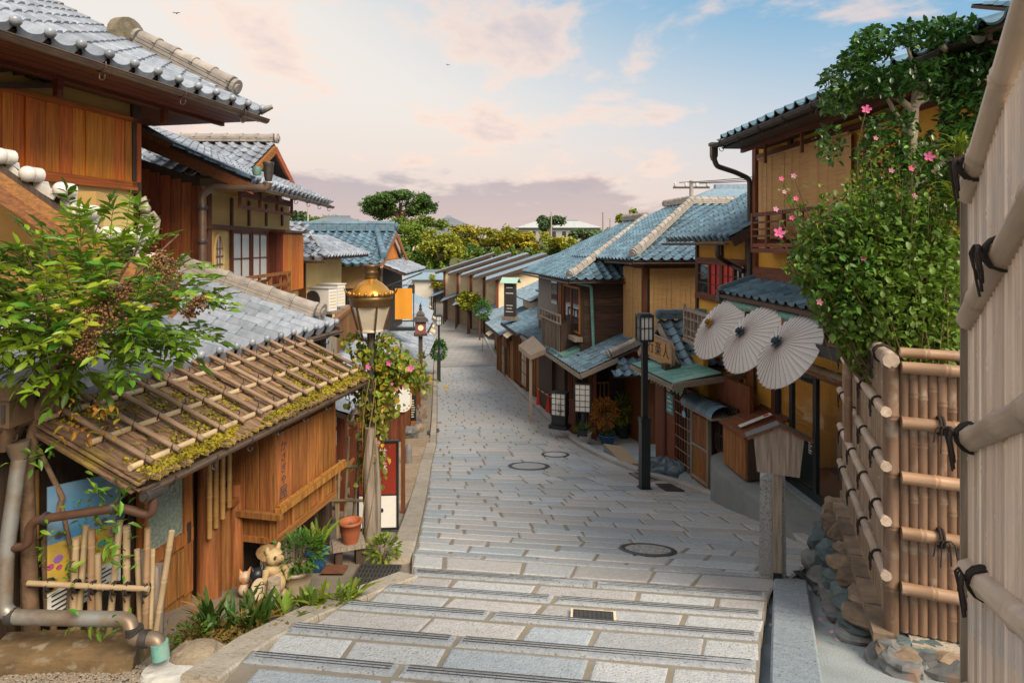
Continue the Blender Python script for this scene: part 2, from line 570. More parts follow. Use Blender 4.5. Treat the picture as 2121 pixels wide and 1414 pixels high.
def roof(T, O, U, V, W, run, pitch, m, tw=.26, tl=.23, poly=None, knob=False, mslab=None, name='roof', parent=None, lift=.0):
 """Tiled slope. O eave start,U along the eave,V horizontal upslope (frame vectors). poly in (u,s) metres clips it."""
 O,U,V = Vector(O),Vector(U).normalized(),Vector(V).normalized()
 if U.cross(V).z < 0:
  O = O + U * W; U = -U
  if poly: poly = [(W - u,s_) for u,s_ in poly][::-1]
 S = (V * cos(pitch) + Vector((0,0,sin(pitch)))).normalized()
 Nn = U.cross(S).normalized()
 D = run / cos(pitch)
 pg = poly or [(0,0),(W,0),(W,D),(0,D)]
 mb = T.mb()
 mb.prism([O + U * u + S * s_ - Nn * .075 for u,s_ in pg],Nn * .06)
 slab = T.p(name,mb,mslab or M_WOODDARK,parent)
 nu = max(1,round(W / tw)); tw = W / nu
 nv = max(1,round(D / tl)); tl = D / nv

 def inside(u,s_):
  if not poly: return True
  c = False; j = len(pg) - 1
  for i in range(len(pg)):
   (xi,yi),(xj,yj) = pg[i],pg[j]
   if (yi > s_) != (yj > s_) and u < (xj - xi) * (s_ - yi) / (yj - yi) + xi: c = not c
   j = i
  return c
 rot = Matrix((U,S,Nn)).transposed().to_4x4()
 tile = tile_mesh(tw,tl,m); etile = tile_mesh(tw,tl,m,True) if knob else None
 A,E = [],[]
 for j in range(nv):
  for i in range(nu):
   if not inside((i + .5) * tw,(j + .5) * tl): continue
   M_ = Matrix.Translation(O + U * (i * tw) + S * (j * tl - .02) + Nn * (lift + R.uniform(-.003, .003))) @ rot @ Matrix.Rotation(R.uniform(-.006, .006), 4, 'Z')
   (E if (j == 0 and knob) else A).append(M_)
 if E:
  scatter(T, E, etile, 'eave_tile', 'eave_tiles', 300, slab, 10, tw)
 scatter(T, A, tile, 'tile', 'tile_field', 300 - 0, slab, 10, tw)
 return slab


def ridge(T, p0, p1, m, w=.24, layers=3, lh=.045, cap=.085, parent=None, name='ridge', ends=(True, True), mcap=None):
 """Stacked courses of flat tiles under a row of half-round caps,with end discs."""
 p0,p1 = Vector(p0),Vector(p1); d = (p1 - p0).normalized(); L = (p1 - p0).length
 sd = d.cross(Vector((0,0,1))).normalized(); up = sd.cross(d).normalized()
 mb = T.mb()
 for k in range(layers):
  ww = w * (1 - .13 * k)
  n = max(1,int(L / .3))
  for i in range(n):
   a = p0 + d * (L * i / n + .004) + up * (lh * (k + .5)); c = p0 + d * (L * (i + 1) / n - .004) + up * (lh * (k + .5))
   mb.bar(a,c,ww + R.uniform(-.006, .006),lh * .86,up)
 o = T.p(name,mb,m,parent)
 n = max(2,round(L / .3)); ll = L / n
 key = ('cap', round(ll, 2), cap, m.name)
 if key not in CACHE:
  b = MB(); k = 8
  r0 = [(cap * cos(pi * i / k),0,cap * sin(pi * i / k)) for i in range(k + 1)]
  r1 = [(cap * .9 * cos(pi * i / k),ll,cap * .9 * sin(pi * i / k)) for i in range(k + 1)]
  r2 = [(x * 1.0, .05,z * 1.0) for x,y,z in r0]
  r3 = [(x * 1.12,0,z * 1.12) for x,y,z in r0]; r4 = [(x * 1.12, .05,z * 1.12) for x,y,z in r0]
  b.add(r2 + r1,[(i,i + 1,k + 2 + i,k + 1 + i) for i in range(k)][::1],0,True)
  b.add(r3 + r4,[(i,i + 1,k + 2 + i,k + 1 + i) for i in range(k)],0,True)
  b.add(r3,[tuple(range(k + 1))])
  b.add(r4,[tuple(range(k + 1))])
  CACHE[key] = b.mesh('ridge_tile', mcap or m)
 rot = Matrix((sd,d,up)).transposed().to_4x4()
 Ms = [Matrix.Translation(p0 + d * (i * ll) + up * (lh * layers - .01)) @ rot for i in range(n)]
 scatter(T, Ms, CACHE[key], 'ridge_tile', 'ridge_caps', 100, o, 8, .2)
 for e,(pp,sgn) in zip(ends,((p0,-1),(p1,1))):
  if not e: continue
  mb = T.mb(); r = w * .48; c = pp + d * (sgn * .03) + up * (lh * layers * .5 + .03)
  ring = [c + sd * (r * cos(2 * pi * i / 14)) + up * (r * 1.15 * sin(2 * pi * i / 14)) for i in range(14)]
  mb.prism(ring,d * (sgn * .05))
  c2 = c + d * (sgn * .05)
  ring = [c2 + sd * (r * .6 * cos(2 * pi * i / 12)) + up * (r * .6 * sin(2 * pi * i / 12)) for i in range(12)]
  mb.prism(ring,d * (sgn * .025))
  T.p('end_tile', mb, m, o)
 return o


def gutter(T, p0, p1, m, r=.05, hooks=0, mh=None, name='gutter', up=(0, 0, 1), parent=None):
 p0,p1 = Vector(p0),Vector(p1); d = (p1 - p0).normalized()
 sd = d.cross(Vector((0,0,1))).normalized(); z = Vector((0,0,1))
 mb = T.mb(); n = 8
 for rr,fl in ((r,False),(r * .86,True)):
  a = [p0 + sd * (rr * cos(pi + pi * i / n)) + z * (rr * sin(pi + pi * i / n)) for i in range(n + 1)]
  b = [q + (p1 - p0) for q in a]
  fs = [(i,i + 1,n + 2 + i,n + 1 + i) for i in range(n)]
  mb.add(a + b,[f[::-1] for f in fs] if fl else fs,0,True)
 for s_ in (-1,1):
  mb.tube([p0 + sd * (r * s_),p1 + sd * (r * s_)],r * .12,6)
 for pp in (p0,p1):
  mb.add([pp + sd * (r * cos(pi + pi * i / n)) + z * (r * sin(pi + pi * i / n)) for i in range(n + 1)],[tuple(range(n + 1))])
 o = T.p(name,mb,m,parent)
 if hooks:
  hb = MB(); k = r * 1.15
  hb.tube([(k * cos(t),0,k * sin(t)) for t in [pi * .9 + i * (pi * 1.25) / 9 for i in range(10)]], .006,5)
  hb.tube([(-k * .1,0,-k * 1.0),(-k * .25,0,-k * 1.9),(.2 * k,0,-k * 2.25),(k * .75,0,-k * 2.0),(k * .8,0,-k * 1.4)], .006,5)
  me = hb.mesh('hook', mh or m)
  rot = Matrix((sd,d,z)).transposed().to_4x4()
  for i in range(hooks):
   T.piece('hook', me, Matrix.Translation(p0 + (p1 - p0) * ((i + .5) / hooks)) @ rot, o)
 return o


def elbow(pts,r,seg=5,bend=.09):
 """Pipe centre line with rounded corners."""
 pts = [Vector(p) for p in pts]; out = [pts[0]]
 for i in range(1,len(pts) - 1):
  a,b,c = pts[i - 1],pts[i],pts[i + 1]
  k = min(bend,(a - b).length * .45,(c - b).length * .45)
  s,e = b + (a - b).normalized() * k,b + (c - b).normalized() * k
  for j in range(seg + 1):
   t = j / seg
   out.append(s * (1 - t) ** 2 + b * (2 * t * (1 - t)) + e * t * t)
 out.append(pts[-1])
 return out


def wall_box(T,name,a0,a1,b0,b1,z0,z1,m,parent=None):
 mb = T.mb(); mb.box(min(a0,a1),max(a0,a1),b0,b1,z0,z1); return T.p(name,mb,m,parent)


def window(T, a0, a1, z0, z1, b, mframe, mpane, nx=2, nz=2, fw=.05, dep=.06, name='window', bar=.018, parent=None):
 """Framed window on the plane y = b with panes and glazing bars,standing dep proud."""
 mb = T.mb()
 mb.box(a0,a1,b - dep,b,z0,z0 + fw); mb.box(a0,a1,b - dep,b,z1 - fw,z1)
 mb.box(a0,a0 + fw,b - dep,b,z0 + fw,z1 - fw); mb.box(a1 - fw,a1,b - dep,b,z0 + fw,z1 - fw)
 o = T.p(name,mb,mframe,parent)
 ia0,ia1,iz0,iz1 = a0 + fw,a1 - fw,z0 + fw,z1 - fw
 for i in range(1,nx):
  x = ia0 + (ia1 - ia0) * i / nx
  mb = T.mb(); mb.box(x - bar / 2, x + bar / 2, b - dep * .8, b - dep * .3, iz0, iz1); T.p('glazing_bar', mb, mframe, o)
 for k in range(1,nz):
  z = iz0 + (iz1 - iz0) * k / nz
  mb = T.mb(); mb.box(ia0, ia1, b - dep * .78, b - dep * .32, z - bar / 2, z + bar / 2); T.p('glazing_bar', mb, mframe, o)
 mb = T.mb(); mb.box(ia0 - .002, ia1 + .002, b - dep * .28, b - dep * .2, iz0 - .002, iz1 + .002); T.p('pane', mb, mpane, o)
 return o


# ------------------------------------------------------------------ the palette
M_WOODDARK = wood('dark_wood', (.085, .052, .036), 'x')
M_WDZ = wood('dark_wood', (.085, .052, .036), 'z')
M_WRED = wood('red_brown_wood', (.20, .058, .022), 'z')
M_WREDX = wood('red_brown_wood', (.20, .058, .022), 'x')
M_ORANGE = wood('orange_cedar', (.80, .25, .025), 'z', (.46, .11, .010))
M_ORANGEX = wood('orange_cedar', (.50, .15, .025), 'x')
M_WBROWN = wood('brown_wood', (.36, .15, .04), 'z')
M_WBROWNX = wood('brown_wood', (.36, .15, .04), 'x')
M_WHONEY = wood('honey_wood', (.44, .185, .042), 'z', (.15, .058, .013))
M_WGREY = wood('grey_wood', (.37, .31, .255), 'z')
M_WGREYX = wood('grey_wood', (.37, .31, .255), 'x')
M_CREAM = mat('cream_plaster', (.86, .63, .27), (.78, .53, .20), rough=.9, scale=3, bump=.12, fine=60)
M_OCHRE = mat('ochre_plaster', (.56, .36, .13), (.40, .25, .085), rough=.9, scale=2, bump=.12, fine=60)
M_MUST = mat('mustard_plaster', (.76, .42, .07), (.64, .33, .05), rough=.9, scale=2, bump=.12, fine=60)
M_PALE = mat('pale_plaster', (.78, .66, .46), (.62, .50, .33), rough=.9, scale=1.2, bump=.1, fine=40)
M_TAN = mat('tan_plaster', (.70, .48, .24), (.56, .36, .16), rough=.9, scale=1.2, bump=.1, fine=40)
M_TILEL = mat('silver_roof_tile', (.35, .39, .45), (.20, .23, .28), rough=.34, scale=9, bump=.12, rnd=.24, spots=((.20, .17, .09), 5, .60, .75), spec=.7)
M_TILER = mat('blue_grey_roof_tile', (.15, .255, .335), (.075, .145, .205), rough=.38, scale=8, bump=.12, rnd=.28, spots=((.16, .17, .15), 4, .60, .78), spec=.7)
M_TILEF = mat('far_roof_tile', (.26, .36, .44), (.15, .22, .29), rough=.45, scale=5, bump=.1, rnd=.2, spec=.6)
M_RIDGE = mat('pale_ridge_tile', (.42, .38, .34), (.25, .23, .21), rough=.6, scale=7, bump=.2, rnd=.2)
M_GUT = mat('copper_brown_metal', (.26, .17, .11), (.14, .10, .08), rough=.42, scale=4, metal=.55, bump=.05)
M_GUTD = mat('dark_gutter_metal', (.10, .085, .075), (.05, .045, .045), rough=.45, metal=.4, bump=.04)
M_VERD = mat('verdigris_copper', (.19, .44, .38), (.10, .24, .22), rough=.6, scale=3, stretch=(3, 3, 3), bump=.1, spots=((.36, .38, .30), 3, .58, .8))
M_BAML = mat('pale_bamboo', (.52, .40, .25), (.36, .26, .15), rough=.55, scale=3, stretch=(8, 8, 1), bump=.15, rnd=.22, spots=((.20, .14, .09), 9, .6, .75))
M_BAMG = mat('silvered_bamboo', (.62, .51, .41), (.40, .30, .23), rough=.5, scale=3, stretch=(9, 9, .8), bump=.12, rnd=.15, spots=((.42, .36, .31), 6, .56, .72))
M_BAMB = mat('brown_bamboo', (.27, .165, .105), (.14, .088, .06), rough=.5, scale=3, stretch=(8, 8, 1), bump=.12, rnd=.28, spots=((.33, .27, .22), 6, .55, .7))
M_BAMY = mat('honey_bamboo', (.42, .25, .09), (.26, .14, .045), rough=.45, scale=3, stretch=(8, 8, 1), bump=.1, rnd=.2)
M_ROPE = mat('black_palm_rope', (.035, .026, .022), rough=.9, scale=40, bump=.3)
M_BLACK = mat('black_paint', (.022, .03, .036), rough=.4, bump=.04)
M_SHOJI = mat('white_paper', (.80, .80, .76), (.72, .72, .68), rough=.7, bump=0, rnd=.03)
M_SHADE = mat('shade_black', (.012, .010, .009), rough=.9, bump=0)  # near-black colour standing in for shade inside openings and under grates
M_DGLASS = glassmat('dark_window_glass', (.03, .04, .045))
M_STONE = mat('pale_granite', (.47, .46, .45), (.36, .355, .35), rough=.75, scale=18, bump=.35, rnd=.17, spots=((.20, .19, .18), 70, .60, .68), fine=55)
M_STONED = mat('blue_granite', (.33, .39, .44), (.24, .29, .33), rough=.75, scale=18, bump=.3, rnd=.12, spots=((.12, .13, .14), 60, .58, .68), fine=55)
M_CURB = mat('worn_kerb_granite', (.46, .41, .34), (.33, .29, .23), rough=.8, scale=8, bump=.4, rnd=.14, spots=((.25, .21, .15), 30, .58, .7), fine=45)
M_CEM = mat('brown_cement', (.30, .25, .19), (.20, .165, .125), rough=.9, scale=2.5, bump=.4, spots=((.15, .125, .10), 40, .6, .7), fine=60)
M_CEMG = mat('grey_cement', (.32, .36, .37), (.23, .26, .27), rough=.9, scale=2.0, bump=.35, spots=((.35, .33, .28), 2, .55, .75), fine=70)
M_JOINT = mat('sandy_joint', (.29, .255, .205), (.21, .18, .14), rough=.95, scale=8, bump=.3)
M_IRON = mat('cast_iron', (.10, .095, .09), (.06, .058, .056), rough=.5, metal=.5, scale=20, bump=.2)
M_EARTH = mat('earth', (.16, .12, .08), (.09, .07, .045), rough=.95, scale=6, bump=.5)
M_REED = mat('reed_blind', (.62, .39, .17), (.42, .24, .09), rough=.8, scale=3.0, stretch=(1, 1, 40), bump=.4, rnd=.08, lo=.35, hi=.65)
M_WHITE = mat('white_paint', (.78, .78, .76), rough=.5, bump=.03, col2=(.7, .7, .68))
# ------------------------------------------------------------------ the lie of the land (heights below the eye)
HP = [(-60,1.2),(-3,1.25),(0,1.65),(3,2.41),(5,2.915),(7,3.42),(9,3.92),(11.65,4.50),(14.2,4.90),(18,5.40),(20,5.62),(25.7,6.17),(31,6.66),(45,7.48),(62,8.05),(80,8.4),(100,8.6),(3000,8.6)]


def hsm(q):
 for (a,ha),(b,hb) in zip(HP,HP[1:]):
  if q <= b: return ha + (hb - ha) * max(0,q - a) / (b - a)
 return 8.6


def tilt(Y):
 if Y < 8: return .13
 if Y < 16: return .13 * (16 - Y) / 8
 if Y < 30: return -.10 * (Y - 16) / 14
 return -.10


def qof(x,Y): return Y + tilt(Y) * x


def yof(x,q):
 Y = q
 for _ in range(6): Y = q - tilt(Y) * x
 return Y


def gz(x,Y): return -hsm(qof(x,Y))


def G(px,py):
 """Where the sight line through a picture point meets the slope."""
 lo,hi = .5,200.0
 for _ in range(60):
  Y = (lo + hi) / 2
  if (HY - py) / F * Y > gz((px - CX) / F * Y,Y): lo = Y
  else: hi = Y
 return Vector(((px - CX) / F * Y,Y,gz((px - CX) / F * Y,Y)))


# step edges of the stone stairs: (q of the edge,drop)
STEPS = [(q, .115) for q in (1.55,2.05,2.55,3.06,3.58,4.09,4.62,5.12,5.63)] + [(6.55, .045)]


def hst(q):
 """Stepped height: level treads with the drop at each edge,the smooth slope after the last."""
 if q >= STEPS[-1][0] or q < STEPS[0][0]: return hsm(q)
 lo = STEPS[0][0]
 for (a,da),(b,db) in zip(STEPS,STEPS[1:]):
  if a <= q < b:
   ha,hb = hsm(a) + .0,hsm(b)
   tot = hb - ha
   d = min(db,tot)
   return ha + (tot - d) * (q - a) / (b - a) if q < b - 1e-6 else hb
 return hsm(q)


LEFT_PX = [(470,1425),(595,1330),(793,1244),(853,1218),(853,1160),(862,1132),(884,1026),(893,960),(903,922),(905,860),(905,778),(905,746),(902,714),(898,657),(893,645)]
RIGHT_PX = [(1572,1425),(1576,1353),(1594,1232),(1700,1150),(1629,1107),(1567,1073),(1478,1032),(1412,1008),(1330,985),(1248,950),(1198,925),(1137,871),(1082,819),(1050,784),(1028,745),(1003,700),(987,671),(960,656),(925,646)]


def edge(pxs):
 out = []
 for p in pxs:
  g = G(*p); out.append((qof(g.x,g.y),g.x))
 out.sort()
 return out


EL,ER = edge(LEFT_PX),edge(RIGHT_PX)


def xat(e,q):
 if q <= e[0][0]:
  (a,xa),(b,xb) = e[0],e[1]
  return xa + (xb - xa) * (q - a) / (b - a) if q > e[0][0] - 3 else xa - (xb - xa) / (b - a) * 3
 for (a,xa),(b,xb) in zip(e,e[1:]):
  if q <= b: return xa + (xb - xa) * (q - a) / max(1e-6,b - a)
 (a,xa),(b,xb) = e[-2],e[-1]
 return xb


def road_pt(t,q,dz=0.0,stepped=True):
 x0,x1 = xat(EL,q),xat(ER,q)
 x = x0 + (x1 - x0) * t
 return Vector((x,yof(x,q),-(hst(q) if stepped else hsm(q)) + dz))


# ------------------------------------------------------------------ ground sheet with the wooded rise beyond the street
def hill(x,Y):
 if Y < 84: return 0.0
 t = min(1,(Y - 84) / 26); t = t * t * (3 - 2 * t)
 k = 1.0 if x < 12 else max(.75,1 - (x - 12) / 160)
 return t * k * (8.6 + 1.2 * sin(x * .06) + .6 * sin(x * .17 + 1))


def build_ground():
 xs = [-900,-400,-200,-120,-80,-60,-45,-34,-26,-20] + [-16 + i for i in range(33)] + [20,26,34,45,60,80,120,200,400,900]
 ys = [-60,-20,-8,-4] + [-2 + .5 * i for i in range(60)] + [29 + 2 * i for i in range(50)] + [132,150,200,320,600,1200,2500]
 b = MB(); w = len(xs)
 vs_ = []
 for Y in ys:
  for x in xs:
   z = gz(max(-16,min(16,x)),Y) - .22 + hill(x,Y)
   vs_.append((x,Y,z))
 b.add(vs_,[(j * w + i,j * w + i + 1,(j + 1) * w + i + 1,(j + 1) * w + i) for j in range(len(ys) - 1) for i in range(w - 1)],0,True)
 m = mat('ground_soil', (.13, .12, .06), (.07, .075, .03), rough=.95, scale=.8, bump=.4)
 o = ob('ground', b.mesh('ground', m)); o['kind'] = 'structure'


build_ground()


# ------------------------------------------------------------------ stone street: joint bed + stones row by row
def build_road():
 b = MB()
 qs = [.3 + .25 * i for i in range(60)] + [15.5 + .7 * i for i in range(100)]
 qs2 = []
 for q in qs:
  qs2.append(q)
 for q,d in STEPS: qs2 += [q - .002,q]
 qs2 = sorted(set(qs2)); qs2 = [q for q in qs2 if q <= 82]
 n = 7; vs_ = []
 for q in qs2:
  for i in range(n): vs_.append(road_pt(i / (n - 1),q, .0015))
 b.add(vs_,[(j * n + i,j * n + i + 1,(j + 1) * n + i + 1,(j + 1) * n + i) for j in range(len(qs2) - 1) for i in range(n - 1)],0,False)
 # far stretch shows its rows in the material only
 m = mat('stone_street_bed', (.29, .255, .205), (.21, .18, .14), rough=.95, scale=5, bump=.3)
 nt = m.node_tree; N,L = nt.nodes.new,nt.links.new
 bs = nt.nodes['Principled BSDF']; src = bs.inputs['Base Color'].links[0].from_socket
 tc = N('ShaderNodeTexCoord'); br = N('ShaderNodeTexBrick'); L(tc.outputs['Object'], br.inputs[0])
 br.inputs['Scale'].default_value = 1.0; br.inputs['Brick Width'].default_value = .9; br.inputs['Row Height'].default_value = .36
 br.inputs['Mortar Size'].default_value = .018
 br.inputs['Color1'].default_value = (.40, .39, .38, 1); br.inputs['Color2'].default_value = (.31, .31, .31, 1); br.inputs['Mortar'].default_value = (.22, .19, .15, 1)
 sp = N('ShaderNodeSeparateXYZ'); L(tc.outputs['Object'], sp.inputs[0])
 mr = N('ShaderNodeMapRange'); L(sp.outputs[1], mr.inputs[0]); mr.inputs[1].default_value = 36.0; mr.inputs[2].default_value = 36.4
 mx = N('ShaderNodeMix'); mx.data_type = 'RGBA'; L(mr.outputs[0], mx.inputs[0]); L(src, mx.inputs[6]); L(br.outputs[0], mx.inputs[7])
 L(mx.outputs[2], bs.inputs['Base Color'])
 road = ob('street', b.mesh('street', m)); road['kind'] = 'structure'

 mats = [mat('paving_stone_%s' % n_, c1, c2, rough=.52, scale=20, bump=.45, rnd=.15, spots=(sc, 75, .58, .68), fine=60, spec=.55)
   for n_, c1, c2, sc in (('grey', (.47, .49, .50), (.36, .385, .40), (.20, .19, .185)), ('warm', (.48, .47, .46), (.38, .37, .365), (.22, .2, .18)), ('blue', (.39, .44, .48), (.30, .345, .385), (.18, .19, .19)))]
 edge_m = mat('edge_stone', (.35, .375, .40), (.25, .275, .30), rough=.72, scale=18, bump=.35, rnd=.1, spots=((.13, .13, .14), 60, .58, .68), fine=55)
 stones = []      # (q mean,verts,faces,material)

 def stone(t0,t1,q0,q1,m_,lift,jit=.012,slope_t=True):
  g = .013
  x0,x1 = xat(EL,(q0 + q1) / 2),xat(ER,(q0 + q1) / 2); w = max(.5,x1 - x0)
  gt = R.uniform(.010, .021) / w
  js = [R.uniform(-jit,jit) for _ in range(8)]
  c = [(t0 + gt + js[0] / w,q0 + g + js[1] * .4),(t1 - gt + js[2] / w,q0 + g + js[3] * .4),(t1 - gt + js[4] / w,q1 - g + js[5] * .4),(t0 + gt + js[6] / w,q1 - g + js[7] * .4)]
  cen = (sum(p[0] for p in c) / 4,sum(p[1] for p in c) / 4)
  tl = [R.uniform(-.004, .004) for _ in range(4)]

  def pt(p,k,dz,i):
   t = cen[0] + (p[0] - cen[0]) * k[0]; q = cen[1] + (p[1] - cen[1]) * k[1]
   q = min(max(q,q0 + .003),q1 - .003)
   return road_pt(t,q,dz + tl[i])
  kx = 1 - .05 / max(.2,(t1 - t0) * w); kq = 1 - .05 / max(.1,q1 - q0)
  kx2 = 1 - .022 / max(.2,(t1 - t0) * w); kq2 = 1 - .022 / max(.1,q1 - q0)
  v = [pt(p,(1,1),-.03,i) for i,p in enumerate(c)] + [pt(p,(1,1),lift - .012,i) for i,p in enumerate(c)] + [pt(p,(kx2,kq2),lift - .003,i) for i,p in enumerate(c)] + [pt(p,(kx,kq),lift,i) for i,p in enumerate(c)]
  f = [(12,13,14,15)]
  for r in (0,4,8): f += [(r + i,r + (i + 1) % 4,r + 4 + (i + 1) % 4,r + 4 + i) for i in range(4)]
  stones.append(((q0 + q1) / 2,v,f,m_))

 def row(q0,q1,wmin,wmax,lift=.012,m_=None):
  if q1 - q0 < .05: return
  qm = (q0 + q1) / 2
  w = xat(ER,qm) - xat(EL,qm)
  t = -R.uniform(0, .6) / w
  while t < 1:
   ww = R.uniform(wmin,wmax) / w
   a,b_ = max(0,t),min(1,t + ww)
   if 1 - b_ < .25 / w: b_ = 1
   if b_ - a > .12 / w: stone(a,b_,q0,q1,m_ or mats[R.choice((0,0,0,1,1,2))],lift)
   t = b_ if b_ == 1 else t + ww
 last = .6; ew = .14
 for k,(q,d) in enumerate(STEPS):
  span = q - ew - last
  nrow = max(1,round(span / .36))
  cuts = [last,last + span * R.uniform(.36, .44),q - ew] if q < 6.3 and q > 4.3 else [last + span * i / nrow for i in range(nrow + 1)]
  for a,b_ in zip(cuts,cuts[1:]): row(a,b_, .42, .92)
  # long edge slabs with three thin dark strips for grooves near the drop
  qm = q - ew / 2; w = xat(ER,qm) - xat(EL,qm); t = -R.uniform(0, .8) / w
  while t < 1:
   ww = R.uniform(1.3,1.9) / w; a,b_ = max(0,t),min(1,t + ww)
   if 1 - b_ < .35 / w: b_ = 1
   stone(a,b_,q - ew,q - .002,edge_m, .016, .004)
   if q < 6:
    for gk in range(3):
     qg = q - .028 - .024 * gk; e = .012 / w * 4
     v = [road_pt(a + e,qg - .004, .0185),road_pt(b_ - e,qg - .004, .0185),road_pt(b_ - e,qg + .004, .0185),road_pt(a + e,qg + .004, .0185)]
     stones.append((q, v, [(0, 1, 2, 3)], 'groove'))
   t = b_ if b_ == 1 else t + ww
  last = q + .006
 q = last
 while q < 36:
  h = R.uniform(.28, .40) if q < 12 else R.uniform(.30, .38)
  row(q,q + h, .40,1.0)
  q += h
 grooves = [s for s in stones if s[3] == 'groove']
 solid = [s for s in stones if s[3] != 'groove']
 solid.sort(key=lambda s: s[0])
 for i,(qq,v,f,m_) in enumerate(solid[:300]):
  mb = MB(); mb.add(v, f); ob('paving_stone', mb.mesh('paving_stone', m_), road)
 mb = MB(); mlist = mats + [edge_m]
 for qq,v,f,m_ in solid[300:]: mb.add(v,f,mlist.index(m_))
 o = ob('paving_stones_beyond', mb.mesh('paving_stones_beyond', mlist), road); o['kind'] = 'stuff'
 mb = MB()
 for qq,v,f,m_ in grooves: mb.add(v,f)
 gm = mat('groove_dark', (.07, .075, .08), rough=.95, bump=0)  # one plain dark colour for the flat groove strips
 ob('tread_grooves', mb.mesh('tread_grooves', gm), road)
 return road


ROAD = build_road()


def sheet(name, pts_px, m, dz, kind='structure', lift=None, sub=4):
 """A patch laid on the slope,outlined by picture points; follows the slope."""
 P_ = [G(*p) for p in pts_px]
 return sheet_w(name,P_,m,dz,kind,sub)


def sheet_w(name, P_, m, dz, kind='structure', sub=4):
 import bmesh
 bm = bmesh.new()
 vs_ = [bm.verts.new((p[0],p[1],0)) for p in P_]
 f = bm.faces.new(vs_)
 bmesh.ops.triangulate(bm,faces=[f])
 for _ in range(sub):
  es = [e for e in bm.edges if e.calc_length() > .5]
  if not es: break
  bmesh.ops.subdivide_edges(bm,edges=es,cuts=1,use_grid_fill=False)
  bmesh.ops.triangulate(bm,faces=bm.faces[:])
 for v in bm.verts: v.co.z = gz(v.co.x,v.co.y) + dz
 bmesh.ops.recalc_face_normals(bm,faces=bm.faces[:])
 for f in bm.faces:
  if f.normal.z < 0: f.normal_flip()
 me = bpy.data.meshes.new(name); bm.to_mesh(me); bm.free(); me.materials.append(m)
 o = ob(name,me)
 if kind: o['kind'] = kind
 return o


def kerb_stones(name,line,w,h0,h1,seg,m,side=1,group=None):
 """Kerb as a run of long stones along world points; top h1 above the slope."""
 root = bpy.data.objects.new(name, None); COL.objects.link(root); root['kind'] = 'structure'
 root.location = (line[0][0],line[0][1],gz(line[0][0],line[0][1]))
 pts = [Vector((p[0],p[1],0)) for p in line]
 # resample
 cum = [0]
 for a,b in zip(pts,pts[1:]): cum.append(cum[-1] + (b - a).length)

 def at(s):
  for i in range(len(pts) - 1):
   if s <= cum[i + 1] or i == len(pts) - 2:
    return pts[i].lerp(pts[i + 1],(s - cum[i]) / max(1e-6,cum[i + 1] - cum[i]))
 s = 0; rest = MB(root.location)
 while s < cum[-1] - .05:
  L = min(seg * R.uniform(.8,1.2),cum[-1] - s)
  k = max(1,int(L / .5)); mb = MB(root.location)
  ring = []
  for i in range(k + 1):
   ss = s + .004 + (L - .008) * i / k
   p = at(ss); d = (at(min(cum[-1],ss + .05)) - at(max(0,ss - .05))).normalized(); n = Vector((-d.y,d.x,0)) * side
   for o_,hh in ((0,h0),(.006,h1 - .012),(.02,h1),(w - .02,h1 + .003),(w - .005,h1 - .012),(w,h0)):
    q = p + n * o_; ring.append((q.x,q.y,gz(q.x,q.y) + hh))
  fs = []
  for i in range(k):
   for j in range(5): fs.append((i * 6 + j,i * 6 + j + 1,i * 6 + 7 + j,i * 6 + 6 + j))
  fs += [tuple(range(6)),tuple(range(k * 6,k * 6 + 6))[::-1]]
  if at(s).y < 30:
   mb.add(ring, fs); ob('kerb_stone', mb.mesh('kerb_stone', m), root)
  else: rest.add(ring,fs)
  s += L
 if rest.v:
  o = ob('kerb_stones_beyond', rest.mesh('kerb_stones_beyond', m), root)
 return root


def w_edge(e,q0,q1,n,dx=0.0):
 out = []
 for i in range(n + 1):
  q = q0 + (q1 - q0) * i / n; x = xat(e,q); out.append((x + dx,yof(x,q)))
 return out


# kerbs
QL = [q for q,_ in EL]
kerb_stones('kerb', [G(*p)[:2] for p in ((455, 1440), (595, 1330), (700, 1285), (800, 1241), (872, 1213))], .24, -.25, .10, .62, M_CURB, 1)
kerb_stones('kerb', [G(*p)[:2] for p in ((851, 1164), (862, 1132), (884, 1026), (893, 965), (904, 920))], .26, -.2, .05, .75, M_CURB, 1)
kerb_stones('kerb', w_edge(EL, 13.0, 78, 60), .18, -.2, .03, .9, M_CURB, 1)
kerb_stones('kerb', [G(*p)[:2] for p in ((1770, 1240), (1700, 1163), (1629, 1107), (1567, 1073), (1478, 1032), (1412, 1008), (1330, 985), (1248, 950), (1198, 925))] + w_edge(ER, 17.2, 74, 60), .19, -.2, .085, .8, M_STONE, -1)
kerb_stones('kerb', [G(*p)[:2] for p in ((1592, 1450), (1596, 1330), (1602, 1208))], .30, -.25, .075, .75, M_STONED, -1)

# side aprons
sheet_w('stair_gutter', [tuple(G(*p)[:2]) for p in ((1550, 1480), (1562, 1330), (1580, 1205), (1640, 1195), (1640, 1330), (1650, 1480))], M_CEMG, -.045)
ap = [(-7,1.0),(-3.2,1.2)] + [tuple(G(*p)[:2]) for p in ((455,1440),(595,1330),(700,1285),(800,1241),(872,1213),(851,1164))] + [(-2.6,7.2),(-7,7.2)]
sheet_w('terrace_pavement', ap, M_CEM, -.02)
ap = [tuple(G(*p)[:2]) for p in ((851,1164),(862,1132),(884,1026),(893,965),(904,920))] + w_edge(EL,13.2,34,12) + [(-8,34),(-6,20),(-5,13),(-4,9),(-3.4,6.5)]
sheet_w('side_pavement', ap, M_CEM, -.025)
ap = w_edge(EL,34,80,16) + [(-14,80),(-10,50),(-8,34)]
sheet_w('far_left_pavement', ap, M_CEMG, -.03)
